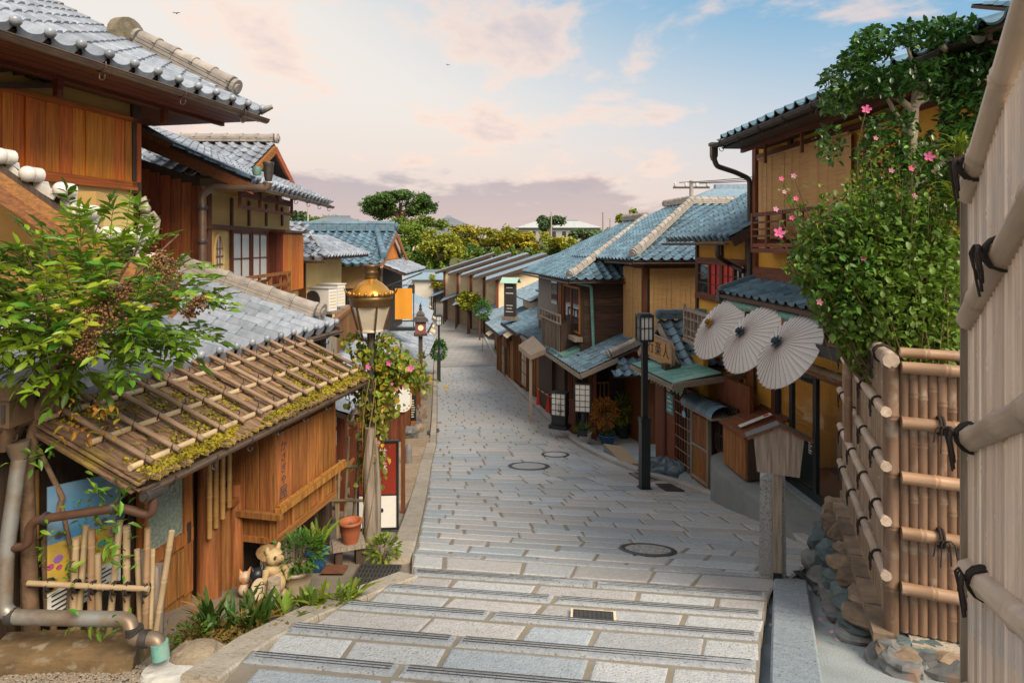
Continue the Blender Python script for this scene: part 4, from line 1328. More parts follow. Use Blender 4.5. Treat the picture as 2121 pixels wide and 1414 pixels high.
# brown downpipe with its hopper at the gutter end
hp_ = Vector((e0_ + .05,e_b - .06,ez - .2))
dp = SH.W(hp_)
pipe = Thing('downpipe', 'brown copper downpipe bending from the eave hopper down in front of the dark red boards', 'drainpipe', (dp.x, dp.y, -.6), 0, world=True)
Yp = dp.y - .05
pts = [PX(556,378,Yp),PX(553,390,Yp),PX(440,388,Yp),PX(419,402,Yp),PX(419,560,Yp)]
mb = pipe.mb(); mb.tube(elbow(pts, .05, 5, .14), .052, 10); pipe.p('pipe', mb, M_GUT)
mb = pipe.mb(); c = PX(556, 345, Yp); mb.lathe(c, [(.075, .06), (.08, .05), (.07, .02), (.06, -.12), (.045, -.2)], 12); pipe.p('hopper', mb, M_GUTD)
mb = pipe.mb(); c = PX(532, 350, Yp - .02); mb.lathe(c + Vector((0, 0, -.02)), [(.05, .05), (.06, .02), (.06, -.03), (.045, -.07)], 12); pipe.p('gutter_end', mb, M_VERD)
for py_ in (430,500):
 mb = pipe.mb(); c = PX(419, py_, Yp); mb.lathe(c, [(.068, -.03), (.072, -.02), (.072, .02), (.068, .03)], 10); pipe.p('joint_band', mb, M_GUTD)
# ================================================================== RIGHT: the mustard house with the paper umbrellas
(x0,y0),yw = right_frame(980,5.0)
UH = Thing('umbrella_house', 'mustard two-storey house with reed blinds, behind the three paper umbrellas and flowering bush', 'house', (x0, y0, -3.8), yw)
aC,aN = UH.a_at(1567,0),-5.2
zsill = UH.z_at(578,aC,0)
wall_box(UH, 'upper_wall', aC, aN, 0, .15, zsill, 1.95, M_MUST)
wall_box(UH, 'end_wall', aC, aC + .12, .15, 5, -3.9, 1.95, M_MUST)
wall_box(UH, 'near_wall', aN - .12, aN, .15, 5, -3.0, 1.95, M_MUST)
wall_box(UH, 'rear_wall', aC, aN, 4.9, 5.0, -3.5, 2.2, M_MUST)
mb = UH.mb(); mb.box(aC - .05, aC + .08, -.06, .1, -.75, 1.75); UH.p('corner_post', mb, M_WRED)
mb = UH.mb(); mb.box(aC, aN, -.07, .02, zsill, zsill + .22); UH.p('sill_beam', mb, M_WREDX)
mb = UH.mb(); mb.box(aC, aN, -.05, .02, 1.50, 1.58); mb.box(aC, aN, -.05, .02, .02, .10); UH.p('lintel', mb, M_WREDX)
for px_ in (1640,1720,1800,1880,1960):
 p = UH.a_at(px_, 0); mb = UH.mb(); mb.box(p - .05, p + .05, -.045, .02, -.3, 1.9); UH.p('post', mb, M_WRED)
for k,(pa,pb,pt,pbm) in enumerate(((1571,1612,1.46, .12),(1613,1676,1.46, .10),(1678,1760,1.46, .2))):
 a,b = UH.a_at(pa,-.12),UH.a_at(pb,-.12)
 mb = UH.mb(); n_ = 14
 mb.grid(lambda u,v: (a + (b - a) * u,-.12 - .02 * sin(u * 3 + k),pbm + (pt - pbm) * v),6,n_)
 mb.bar((a,-.13,pt),(b,-.13,pt), .03, .03); mb.bar((a,-.13,pbm),(b,-.13,pbm), .02, .025)
 for q in (.25, .5, .75): mb.bar((a + (b - a) * q,-.145,pbm),(a + (b - a) * q,-.145,pt), .006, .004,(0,1,0))
 UH.p('reed_blind', mb, M_REED)
ra,rb_ = UH.a_at(1560,-.34),UH.a_at(1700,-.34)
mb = UH.mb(); rl = None
for k,z in enumerate((.50, .37, .26, .15, .0)):
 mb = UH.mb(); mb.bar((ra,-.34,z),(rb_,-.34,z), .05, .06 if k in (0,4) else .03)
 o = UH.p('railing' if k == 0 else 'rail', mb, M_WREDX, rl); rl = rl or o
for i in range(5):
 p = ra + (rb_ - ra) * i / 4; mb = UH.mb(); mb.box(p - .03, p + .03, -.37, -.31, -.08, .53); UH.p('post', mb, M_WRED, rl)
mb = UH.mb(); mb.box(ra, rb_, -.38, 0, -.12, -.05); UH.p('balcony_floor', mb, M_WREDX, rl)
# upper roof,gutter,hopper and pipe
zu = 1.80; ae = UH.a_at(1487,-.8)
pu = radians(22)
roof(UH,(ae,-.8,zu),(1,0,0),(0,1,0),aN + .3 - ae,3.6,pu,M_TILER, .27, .24)
gutter(UH,(ae,-.86,zu - .09),(aN,-.86,zu - .09),M_GUTD, .06,8,M_GUTD)
mb = UH.mb(); mb.box(ae, aN, -.78, -.74, zu - .12, zu - .01); UH.p('fascia', mb, M_WOODDARK)
for i in range(14):
 p = ae + .1 + (aN - ae) * i / 14; mb = UH.mb(); mb.bar((p, -.74, zu - .1), (p, .0, zu + .2), .045, .07); UH.p('rafter', mb, M_WDZ)
mb = UH.mb(); mb.box(ae + .02, aN, -.74, .0, zu - .15, zu - .125); UH.p('soffit', mb, M_WOODDARK)
mb = UH.mb(); mb.bar((ae, -.38, zu - .18), (aN, -.38, zu - .18), .05, .07); UH.p('purlin', mb, M_WREDX)
for px_ in (1585,1661):
 p = UH.a_at(px_, -.38); mb = UH.mb(); mb.box(p - .02, p + .02, -.40, -.36, 1.3, zu - .14); UH.p('hanger', mb, M_WRED)
c = Vector((ae - .03,-.86,zu - .1))
mb = UH.mb(); mb.lathe(c, [(.10, .06), (.10, .02), (.075, .0), (.075, -.16), (.05, -.24)], 4, sq=True, smooth=False); hop = UH.p('hopper', mb, M_GUTD)
pts = [c + Vector((0,0,-.2)),c + Vector((.0, .05,-.34)),(aC - .10,-.35,zu - .50),(aC - .10,-.08,zu - .62),(aC - .10,-.08,zsill - .05)]
mb = UH.mb(); mb.tube(elbow(pts, .05, 4, .08), .045, 9); UH.p('downpipe', mb, M_GUTD, hop)
# lower tiled roof over the shop,green copper trim
zl_,bl_e = -.81,-.68; al = UH.a_at(1492,bl_e); pl_ = radians(18)
lr = roof(UH,(al,bl_e,zl_),(1,0,0),(0,1,0),aN - al, .68,pl_,M_TILER, .265, .23,lift=0)
mb = UH.mb(); mb.bar((al - .03, bl_e, zl_ + .05), (al - .03, .0, zl_ + .27), .09, .09); UH.p('verge_tile', mb, M_TILER, lr)
mb = UH.mb(); mb.bar((al + .02, bl_e - .0, zl_ - .065), (aN, bl_e - .0, zl_ - .065), .10, .055); UH.p('eave_board', mb, M_WOODDARK, lr)
n_ = 30; mb = UH.mb()
mb.grid(lambda u, v: (al + .1 + (aN - al) * u, bl_e + .02 - .03 * sin(v * pi), zl_ - .12 - .12 * v + .012 * sin(u * 41) * v), 40, 4); UH.p('copper_gutter', mb, M_VERD)
mb = UH.mb(); mb.box(al - .05, al + .10, bl_e - .06, bl_e + .06, zl_ - .16, zl_ + .02); mb.box(al - .07, al + .12, bl_e - .08, bl_e + .08, zl_ + .0, zl_ + .03); UH.p('gutter_box', mb, M_GUTD)
# shop front
a_w,a_p,a_d1,a_d2 = UH.a_at(1540,0),UH.a_at(1603,0),UH.a_at(1692,0),UH.a_at(1750,0)
ZP = -3.72
wall_box(UH, 'shop_wall', a_w, a_p, 0, .15, ZP - .2, -.85, M_MUST)
wall_box(UH, 'soffit', a_w, aN, -.45, .1, -.98, -.92, M_WOODDARK)
mb = UH.mb(); mb.box(a_w - .1, a_w - .02, -.05, .06, ZP, -.9); UH.p('post', mb, M_WRED)
mb = UH.mb(); mb.box(a_p, a_p + .14, -.05, .06, ZP, -.95); UH.p('post', mb, M_WRED)
dzt = UH.z_at(775,a_d1,0)
wall_box(UH, 'transom_wall', a_p + .14, aN, -.0, .12, dzt, -.95, M_MUST)
mb = UH.mb(); mb.bar((a_p, -.08, dzt + .04), (aN, -.08, dzt + .04), .08, .09); UH.p('lintel', mb, M_WBROWNX)
gm = bpy.data.materials.new('shop_glass'); gm.use_nodes = True
nt = gm.node_tree; bs = nt.nodes['Principled BSDF']; bs.inputs['Base Color'].default_value = (.02, .025, .025, 1); bs.inputs['Roughness'].default_value = .04; bs.inputs['Specular IOR Level'].default_value = .8
tr = nt.nodes.new('ShaderNodeBsdfTransparent'); mxs = nt.nodes.new('ShaderNodeMixShader'); mxs.inputs[0].default_value = .62
nt.links.new(tr.outputs[0], mxs.inputs[1]); nt.links.new(bs.outputs[0], mxs.inputs[2]); nt.links.new(mxs.outputs[0], nt.nodes['Material Output'].inputs[0])
teal = mat('frosted_teal_film', (.30, .58, .58), (.26, .52, .53), rough=.5, bump=0, rnd=0)
doors = [(a_p + .16,a_p + .16 + (a_d1 - a_p - .16) * .40),(a_p + .16 + (a_d1 - a_p - .16) * .40,a_d1),(a_d1,a_d2 + .25),(a_d2 + .25,a_d2 + 1.2)]
for k,(c0,c1) in enumerate(doors):
 mb = UH.mb(); f_ = .045
 mb.box(c0,c0 + f_,-.04, .02,ZP,dzt); mb.box(c1 - f_,c1,-.04, .02,ZP,dzt); mb.box(c0 + f_,c1 - f_,-.04, .02,ZP,ZP + .12); mb.box(c0 + f_,c1 - f_,-.04, .02,dzt - .05,dzt)
 d_ = UH.p('glass_door', mb, M_BLACK)
 mb = UH.mb(); mb.box(c0 + f_, c1 - f_, -.012, -.006, ZP + .12, dzt - .05); UH.p('glass_pane', mb, gm, d_)
 if k == 1:
  mb = UH.mb(); mb.box(c0 + f_ + .01, c1 - f_ - .01, .004, .008, ZP + .13, ZP + .80); UH.p('frosted_film', mb, teal, d_)
  mb = UH.mb(); mb.box(c1 - .20, c1 - .06, -.02, -.014, ZP + .62, ZP + .88); o = UH.p('notice', mb, M_BLACK, d_)
  for i in range(6):
   mb = UH.mb(); mb.box(c1 - .19, c1 - .19 + R.uniform(.05, .11), -.0225, -.0205, ZP + .65 + .036 * i, ZP + .663 + .036 * i); UH.p('print_line', mb, M_WHITE, d_)
  mb = UH.mb(); mb.box(c0 + f_ + .05, c1 - f_ - .03, .01, .02, dzt - .18, dzt - .07); UH.p('blind_roll', mb, M_PALE, d_)
 if k in (1,2):
  mb = UH.mb(); mb.box(c1 - .035 if k == 1 else c0 + .01, c1 - .01 if k == 1 else c0 + .035, -.055, -.04, ZP + .75, ZP + 1.0); UH.p('handle', mb, M_IRON, d_)
mb = UH.mb(); mb.box(a_p, aN, -.16, .06, ZP - .12, ZP - .005); UH.p('door_sill', mb, M_STONED)
# interior behind the glass
wall_box(UH, 'interior_back', a_p, aN, 2.4, 2.5, ZP, -1.0, mat('shop_interior', (.22, .15, .09), (.10, .07, .045), rough=.8, scale=2, bump=0))
wall_box(UH, 'interior_floor', a_p, aN, .1, 2.4, ZP - .1, ZP + .01, M_WBROWN)
for k in range(3):
 c0 = a_p + .5 + k * .9; mb = UH.mb(); mb.box(c0, c0 + .55, 1.2, 1.7, ZP, ZP + .8); mb.box(c0 - .04, c0 + .6, 1.15, 1.75, ZP + .8, ZP + .84); UH.p('display_table', mb, M_WBROWN)
# brown canopy panel under the eave,on struts
mb = UH.mb(); c0,c1 = UH.a_at(1612,-.75),aN
mb.prism([(c0, -.1, -1.02), (c0, -.78, -1.22), (c0, -.78, -1.26), (c0, -.1, -1.06)], (c1 - c0, 0, 0)); can = UH.p('canopy', mb, mat('rusty_sheet', (.19, .085, .06), (.12, .055, .045), rough=.55, scale=3, bump=.1))
mb = UH.mb(); mb.box(c0, c1, -.82, -.77, -1.34, -1.20); UH.p('fascia', mb, M_BLACK, can)
bam_piece(UH, (UH.a_at(1690, -.3), -.5, -1.62), (aN, -.1, -1.75), .05, M_BAML, 'bamboo_pole')
for i in range(4):
 p = c0 + .6 + i * .9; mb = UH.mb(); mb.bar((p, -.75, -1.26), (p, .0, -1.55), .04, .05); UH.p('strut', mb, M_WDZ, can)
# curved wooden shop sign
pa = UH.a_at(1558,-.02)
sg = Thing('shop_sign', 'curved orange-brown wooden plaque with red characters on the mustard wall under the umbrellas', 'sign', UH.W((pa, -.03, -2.55)), yw)
bw = mat('sign_wood', (.42, .15, .04), (.26, .085, .03), rough=.5, scale=3, stretch=(12, 12, 1), bump=.1)
mb = MB(); mb.grid(lambda u, v: (-.14 + .28 * u, -.03 - .05 * sin(pi * u), .0 + .55 * v), 10, 1); sg.p('board', mb, bw)
mb = MB(); mb.box(-.155, .155, -.035, .0, -.02, .0); mb.box(-.155, .155, -.035, .0, .55, .57); mb.box(.14, .16, -.035, .0, .0, .55); mb.box(-.16, -.14, -.035, .0, 0, .55); sg.p('frame', mb, M_WDZ)
redink = mat('faded_red_ink', (.30, .025, .012), rough=.7, bump=0)
for k, ch in enumerate('御菓子'):
 sg.piece('lettering', text_mesh(ch, .11, redink, .001), Matrix.Translation((-.05, -.079, sg.loc.z + .43 - .14 * k)) @ UPRIGHT)

# ---- raised pad before the shop with its retaining block
pad = bpy.data.objects.new('shop_pad', None)
mb = MB()
pp = [(3.40,10.75),(3.42,10.2),(3.62,9.1),(3.62,7.4),(3.2,6.2),(5.2,6.0),(5.0,12.0),(4.2,11.75),(3.55,11.2)]
mb.prism([(x,y,-5.2) for x,y in pp],(0,0,5.2 + ZP - .03))
o = ob('shop_terrace', mb.mesh('shop_terrace', M_CEMG)); o['kind'] = 'structure'

# ================================================================== RIGHT: small gate building with the copper pent roof and the plaque
(x0,y0),yw = right_frame(800,6.03)
GH = Thing('gate_house', 'small mustard gate building with tiled gable and green copper roof, left of the umbrellas', 'house', (x0, y0, -4.6), yw)
g0,g1 = GH.a_at(1362,0),GH.a_at(1478,0)
gr = GH.a_at(1390, .05); gzr = -1.60; gpt = radians(37); gsp = 1.02
wall_box(GH, 'wall', g0, GH.a_at(1447, 0), .10, .2, -5.2, -2.2, M_MUST)
mb = GH.mb(); mb.prism([(gr - .95, .06, -2.35), (gr + .95, .06, -2.35), (gr + .95, .06, gzr - .95 * tan(gpt) - .02), (gr, .06, gzr - .08), (gr - .95, .06, gzr - .95 * tan(gpt) - .02)], (0, .1, 0)); GH.p('gable_wall', mb, M_MUST)
p = GH.a_at(1415, .04); mb = GH.mb(); mb.box(p - .03, p + .03, .02, .06, -2.35, -1.9); GH.p('stud', mb, M_WDZ)
wall_box(GH, 'side_wall', gr + .75, gr + .87, .16, 2.5, -4.8, -2.25, M_MUST)
for sgn in (-1,1):
 roof(GH,(gr + sgn * gsp,-.22,gzr - gsp * tan(gpt)),(0,1,0),(-sgn,0,0),2.6,gsp,gpt,M_TILER, .25, .22)
 mb = GH.mb(); mb.bar((gr + sgn * (gsp + .02), -.24, gzr - (gsp + .02) * tan(gpt) - .10), (gr, -.24, gzr - .10), .05, .13); GH.p('gable_board', mb, M_WGREYX)
 vtm = CACHE.setdefault('vtile', None)
ridge(GH,(gr,-.2,gzr + .03),(gr,2.4,gzr + .03),M_TILER, .18,3, .045, .08)
mb = GH.mb(); mb.box(gr + gsp - .04, gr + gsp + .05, -.2, 2.4, gzr - gsp * tan(gpt) - .12, gzr - gsp * tan(gpt) - .05); GH.p('gutter', mb, M_GUTD)
# copper pent roof in seamed sheets
ca0,ca1 = GH.a_at(1310,-.85),GH.a_at(1396,-.85)
n_ = 8; cw = (ca1 - ca0) / n_
mb = GH.mb(); mb.prism([(ca0, -.85, -2.47), (ca0, .1, -2.33), (ca0, .1, -2.40), (ca0, -.85, -2.55)], (ca1 - ca0, 0, 0)); cr = GH.p('copper_roof', mb, M_WOODDARK)
for i in range(n_):
 mb = GH.mb(); mb.prism([(ca0 + i * cw + .008, -.87, -2.465), (ca0 + i * cw + .008, .1, -2.32), (ca0 + i * cw + .008, .1, -2.332), (ca0 + i * cw + .008, -.87, -2.477)], (cw - .016, 0, 0)); GH.p('copper_sheet', mb, M_VERD, cr)
mb = GH.mb(); mb.bar((ca1 + .02, -.88, -2.52), (ca1 + .02, .9, -2.36), .06, .10); mb.bar((ca0, -.89, -2.54), (ca1 + .05, -.89, -2.54), .04, .08); GH.p('edge_beam', mb, M_WGREYX, cr)
# scalloped copper fringe
fa0,fa1 = GH.a_at(1318,-.45),GH.a_at(1418,-.45)
mb = GH.mb(); n_ = 16
for i in range(n_):
 a = fa0 + (fa1 - fa0) * i / n_; b = fa0 + (fa1 - fa0) * (i + 1) / n_; m_ = (a + b) / 2
 mb.prism([(a,-.46,-2.62),(b,-.46,-2.62),(b,-.5,-2.76),(m_,-.51,-2.83),(a,-.5,-2.76)],(0, .008,0))
GH.p('scalloped_fringe', mb, mat('pale_verdigris', (.34, .50, .38), (.24, .40, .32), rough=.7, scale=4, bump=.05))
mb = GH.mb(); mb.prism([(fa0, -.5, -2.62), (fa0, .1, -2.50), (fa0, .1, -2.53), (fa0, -.5, -2.65)], (fa1 - fa0, 0, 0)); GH.p('lower_pent', mb, M_VERD)
# doors: red panels,lattice,planked panels
c = [GH.a_at(x,-.02) for x in (1360,1379,1398,1437,1470)]
zg = lambda a: gz(*(GH.W((a,0,0)).xy))
zb = zg(c[2]) - .03; ztp = -2.85
for k in (0,1):
 mb = GH.mb(); mb.box(c[k] + .01, c[k + 1] - .01, -.05 + .05 * k, .03 + .05 * k, zb - .25, ztp + .15); d_ = GH.p('red_panel', mb, mat('dull_red_paint', (.22, .085, .07), (.16, .06, .055), rough=.5, scale=3, bump=.05))
 mb = GH.mb(); mb.box(c[k] + .05, c[k + 1] - .05, -.058 + .05 * k, -.05 + .05 * k, zb + .1, ztp + .05); GH.p('inset', mb, M_WRED, d_)
pp_ = GH.a_at(1389,-.02)
ps = Thing('small_poster', 'small turquoise poster with white bars on the dull red panel beside the lattice door', 'poster', GH.W((pp_, -.03, -3.55)), yw)
mb = MB(); mb.box(-.16, .16, -.012, -.004, 0, .42); ps.p('sheet', mb, mat('turquoise_print', (.10, .36, .38), rough=.6, bump=0))
for i,(x_,w_) in enumerate(((-.10, .18),(-.04, .17),(-.11, .2),(-.09, .1))):
 mb = MB(); mb.box(x_, x_ + w_, -.016, -.0125, .06 + .09 * i, .09 + .09 * i); ps.p('print_bar', mb, M_WHITE)
mb = MB(); mb.box(-.15, .15, -.012, -.004, .46, .58); ps.p('name_plate', mb, M_PALE)
mb = GH.mb(); mb.box(c[2], c[3], .02, .05, zb - .2, ztp); GH.p('door_backing', mb, M_DGLASS)
lat = GH.mb(); lat.box(c[2], c[2] + .05, -.05, .02, zb - .2, ztp); lat.box(c[3] - .05, c[3], -.05, .02, zb - .2, ztp); lat.box(c[2] + .05, c[3] - .05, -.05, .02, ztp - .05, ztp); lt = GH.p('lattice_door', lat, M_WRED)
for i in range(1,7):
 x_ = c[2] + (c[3] - c[2]) * i / 7; mb = GH.mb(); mb.box(x_ - .012, x_ + .012, -.04, -.005, zb - .2, ztp - .05); GH.p('lattice_bar', mb, M_WGREY if i > 4 else M_WRED, lt)
for i in range(1,8):
 z_ = zb - .1 + (ztp - zb) * i / 8; mb = GH.mb(); mb.box(c[2] + .05, c[3] - .05, -.045, -.042, z_ - .012, z_ + .012); GH.p('lattice_bar', mb, M_WGREYX, lt)
mb = GH.mb(); mb.box(c[3], c[4], -.03, .06, zb - .35, ztp - .15); wp = GH.p('planked_wall', mb, M_WDZ)
for k in range(3):
 z_ = zb - .3 + k * .62
 planks(GH,c[3] + .03,c[4] - .03,-.045,z_ + .03,z_ + .58,4,M_WBROWN, .02, .006,wp)
 mb = GH.mb(); mb.bar((c[3], -.06, z_), (c[4], -.06, z_), .03, .045); GH.p('rail', mb, M_WGREYX, wp)
for x_ in (c[3],c[4]):
 mb = GH.mb(); mb.box(x_ - .03, x_ + .03, -.07, .0, zb - .4, ztp - .1); GH.p('post', mb, M_WGREY, wp)
e_ = GH.a_at(1530, .1)
mb = GH.mb(); mb.box(c[4], e_ + .3, .12, .2, -4.7, -2.4); GH.p('recess_wall', mb, M_WRED)
mb = GH.mb(); mb.box(GH.a_at(1485, .1), e_, .09, .12, -3.75, -2.85); ww = GH.p('dark_window', mb, M_DGLASS)
for i in range(6):
 x_ = GH.a_at(1485, .1) + (e_ - GH.a_at(1485, .1)) * i / 5; mb = GH.mb(); mb.box(x_ - .012, x_ + .012, .06, .09, -3.75, -2.85); GH.p('lattice_bar', mb, M_WDZ, ww)
for i in range(4):
 mb = GH.mb(); mb.box(GH.a_at(1485, .1), e_, .062, .088, -3.75 + .28 * i - .012, -3.75 + .28 * i + .012); GH.p('lattice_bar', mb, M_WOODDARK, ww)
# rounded tile coping over the planked part
t0,t1 = GH.a_at(1434,-.1),GH.a_at(1500,-.1); n_ = 6
for i in range(n_):
 a = t0 + (t1 - t0) * i / n_; b = t0 + (t1 - t0) * (i + 1) / n_ + .02
 mb = GH.mb(); mb.grid(lambda u, v: (a + (b - a) * v, -.10 - .26 * cos(pi * u) * -1, -3.03 + .19 * sin(pi * u) + (.012 if v > .9 else 0)), 8, 3); GH.p('coping_tile', mb, M_TILER)
mb = GH.mb(); mb.box(t0, t1, -.34, .14, -3.07, -3.03); GH.p('coping_board', mb, M_WGREYX)
# skirt of tile under the gable on the right
roof(GH,(gr + .80,-.3,-2.92),(0,1,0),(-1,0,0),2.2, .35,radians(24),M_TILER, .25, .2)
# hanging blue glass wind chime
wcp = GH.a_at(1416,-.12)
wc = Thing('wind_chime', 'round blue glass disc hanging on a white string before the lattice door', 'chime', GH.W((wcp, -.12, -3.35)), yw)
mb = MB(); mb.prism([(.07 * cos(2 * pi * i / 18), 0, .07 * sin(2 * pi * i / 18)) for i in range(18)], (0, .015, 0)); wc.p('disc', mb, glassmat('blue_glass', (.02, .30, .62)))
mb = MB(); mb.tube([(0, .006, .07), (0, .006, .38)], .004, 5); wc.p('string', mb, M_WHITE)
# the plaque on its copper roof
sa0,sa1 = GH.a_at(1338,-.45),GH.a_at(1397,-.45)
pq = Thing('roof_plaque', 'weathered cut-corner wooden plaque with black brush characters standing on the green copper roof', 'sign', GH.W(((sa0 + sa1) / 2, -.45, -2.38)), yw)
W2 = (sa1 - sa0) / 2 - .02; H_ = .52
out = [(-W2, .10),(-W2 * .85, .03),(W2 * .9, .0),(W2, .12),(W2 * .97,H_ - .14),(W2 * .80,H_ - .02),(-W2 * .82,H_ + .02),(-W2,H_ - .1)]
mb = MB(); mb.prism([(x, -.03, z) for x, z in out], (0, .06, 0)); pq.p('slab', mb, mat('weathered_plaque', (.50, .30, .13), (.36, .20, .085), rough=.8, scale=3, stretch=(1, 8, 8), bump=.2))
rim = [(x, -.035, z) for x, z in out]; mb = MB(); mb.tube(rim + [rim[0]], .022, 6); pq.p('bark_rim', mb, mat('grey_bark', (.34, .30, .28), (.20, .17, .16), rough=.9, scale=20, bump=.6))
for k, ch in enumerate('行楽人'):
 pq.piece('lettering', text_mesh(ch, .30, M_BLACK, .002), Matrix.Translation((-W2 * .55 + W2 * .55 * k, -.034, pq.loc.z + H_ * .5)) @ UPRIGHT)
for x_ in (-W2 * .8,W2 * .8):
 mb = MB(); mb.box(x_ - .09, x_ + .09, -.16, .16, -.04, .07); pq.p('foot_block', mb, M_WDZ)

# ================================================================== RIGHT: mustard house with red and glass windows
(x0,y0),yw = right_frame(980,5.02)
MH = Thing('mustard_house', 'mustard plastered house with red window panes and grey balcony behind the gate building', 'house', (x0, y0, -4.6), yw)
m0,m1 = MH.a_at(1445,0),-11.4
wall_box(MH, 'wall', m0, m1, 0, .15, -5.0, .25, M_MUST)
wall_box(MH, 'near_wall', m1 - .12, m1, .15, 4, -5, .4, M_MUST)
for px_ in (1446,1497,1551):
 p = MH.a_at(px_, 0); mb = MH.mb(); mb.box(p - .05, p + .05, -.05, .02, -1.6, .2); MH.p('post', mb, M_WDZ)
zt_ = MH.z_at(545,MH.a_at(1500,0),0); zb_ = MH.z_at(618,MH.a_at(1500,0),0)
mb = MH.mb(); mb.box(m0, m1, -.06, .02, zt_, zt_ + .09); mb.box(m0, m1, -.07, .02, zb_ - .1, zb_); MH.p('lintel', mb, M_WREDX)
redp_ = mat('red_curtain', (.66, .03, .035), (.45, .02, .03), rough=.5, scale=4, bump=0)
wx = [MH.a_at(x,0) for x in (1449,1473,1499,1524,1548)]
for k in range(4):
 window(MH, wx[k], wx[k + 1], zb_, zt_, -.01, M_WRED, redp_ if k in (1, 2) else M_DGLASS, 2 if k != 0 else 1, 3, .04, .05, 'window', .016)
me_z = .15; mea0 = MH.a_at(1380,-.55); mea1 = -10.95
roof(MH,(mea0,-.55,me_z),(1,0,0),(0,1,0),mea1 - mea0,3.6,radians(29),M_TILER, .27, .24,knob=True)
gutter(MH,(mea0,-.62,me_z - .1),(mea1,-.62,me_z - .1),M_GUT, .05)
mb = MH.mb(); mb.bar((mea1 - .02, -.5, me_z - .1), (mea1 - .02, 3, me_z - .1 + 3.5 * tan(radians(29))), .06, .16); MH.p('verge_board', mb, M_WDZ)
pipe_ = elbow([(MH.a_at(1488,-.6),-.62,me_z - .14),(MH.a_at(1488,-.6),-.62,me_z - .34),(MH.a_at(1500,-.3),-.2,me_z - .5),(m1,-.12,me_z - .62)], .05,4, .08)
mb = MH.mb(); mb.tube(pipe_, .045, 8); MH.p('downpipe', mb, M_GUTD)
# grey balcony
b0,b1 = MH.a_at(1418,-.75),MH.a_at(1492,-.75); bz = -1.28
mb = MH.mb(); mb.bar((b0, -.75, bz), (b1, -.75, bz), .06, .06); bal = MH.p('balcony', mb, M_WGREYX)
for z_ in (-.17,-.38,-.52):
 mb = MH.mb(); mb.bar((b0, -.75, bz + z_), (b1, -.75, bz + z_), .04, .04); MH.p('rail', mb, M_WGREYX, bal)
for i in range(10):
 p = b0 + (b1 - b0) * i / 9; mb = MH.mb(); mb.box(p - .02, p + .02, -.775, -.725, bz - .58, bz + (.1 if i in (0, 9) else 0)); MH.p('baluster', mb, M_WGREY, bal)
mb = MH.mb(); mb.box(b0, b1, -.8, 0, bz - .64, bz - .58); MH.p('floor', mb, M_WGREYX, bal)

# ================================================================== RIGHT: house hung with reed blinds
(x0,y0),yw = right_frame(800,6.78)
BH = Thing('blind_house', 'corner house with tall reed blinds on its upper storey and hipped tile roof', 'house', (x0, y0, -4.9), yw)
ac = -16.5 / cos(atan2(.2,1)) + 1.28        # corner nearest the camera
ac = BH.a_at(1334,0); af = BH.a_at(1296,0)
zt_ = -.42
mb = BH.mb(); mb.box(af, ac, 0, .12, -5.3, zt_); BH.p('street_wall', mb, M_WRED)
mb = BH.mb(); mb.box(ac - .12, ac, .12, 4, -5.3, zt_); BH.p('front_wall', mb, M_WRED)
def blind(T,P0,P1,z0,z1,n=4):
 P0,P1 = Vector(P0),Vector(P1); d = P1 - P0; nn = Vector((d.y,-d.x)).normalized()
 mb = T.mb(); k = R.uniform(0,6)
 mb.grid(lambda u,v: (P0.x + d.x * u + nn.x * (.015 * sin(u * 4 + k)),P0.y + d.y * u + nn.y * (.015 * sin(u * 4 + k)),z0 + (z1 - z0) * v),6,8)
 for q in range(1,n): mb.bar((P0.x + d.x * q / n + nn.x * .02,P0.y + d.y * q / n + nn.y * .02,z0),(P0.x + d.x * q / n + nn.x * .02,P0.y + d.y * q / n + nn.y * .02,z1), .01, .006,(nn.x,nn.y,0))
 for z in (z0,z1): mb.bar((P0.x,P0.y,z),(P1.x,P1.y,z), .03, .03)
 return T.p('reed_blind', mb, M_REED)
bq = [BH.b_at(x,ac + .06) for x in (1346,1400,1442)]
blind(BH,(ac + .06,bq[0]),(ac + .06,bq[1]),-3.6,-.62,6); blind(BH,(ac + .07,bq[1]),(ac + .07,bq[2] + .3),-3.6,-.62,6)
blind(BH,(af,-.06),((af + ac) / 2 - .02,-.06),-2.75,-.60,3); blind(BH,((af + ac) / 2 + .02,-.06),(ac - .05,-.06),-2.85,-.62,3)
b_ = BH.b_at(1340, ac); mb = BH.mb(); mb.box(ac, ac + .03, .08, bq[0] - .01, -2.4, -.9); BH.p('window', mb, M_DGLASS)
mb = BH.mb(); mb.box(ac - .1, ac + .05, -.05, .07, -4, -.45); BH.p('corner_post', mb, M_WRED)
for z_ in (-.47,-.55):
 mb = BH.mb(); mb.box(ac + .01, ac + .05, -.05, 3, z_ - .012, z_ + .012); mb.box(af, ac + .01, -.05, -.01, z_ - .012, z_ + .012); BH.p('top_lattice', mb, M_WREDX)
ez = -.36; ov = .55; rn = 3.4; pp_ = radians(26); D_ = rn / cos(pp_)
W_ = (ac + ov) - (af - 3.5)
roof(BH,(af - 3.5,-ov,ez),(1,0,0),(0,1,0),W_,rn,pp_,M_TILER, .27, .24,poly=[(0,0),(W_,0),(W_ - rn,D_),(0,D_)])
roof(BH,(ac + ov,-ov,ez),(0,1,0),(-1,0,0),4.4,rn,pp_,M_TILER, .27, .24,poly=[(0,0),(4.4,0),(4.4,D_),(rn,D_)])
ridge(BH,(ac + ov - .1,-ov + .1,ez + .08),(ac + ov - rn,-ov + rn,ez + rn * tan(pp_) + .06),M_RIDGE, .22,3, .05, .085)
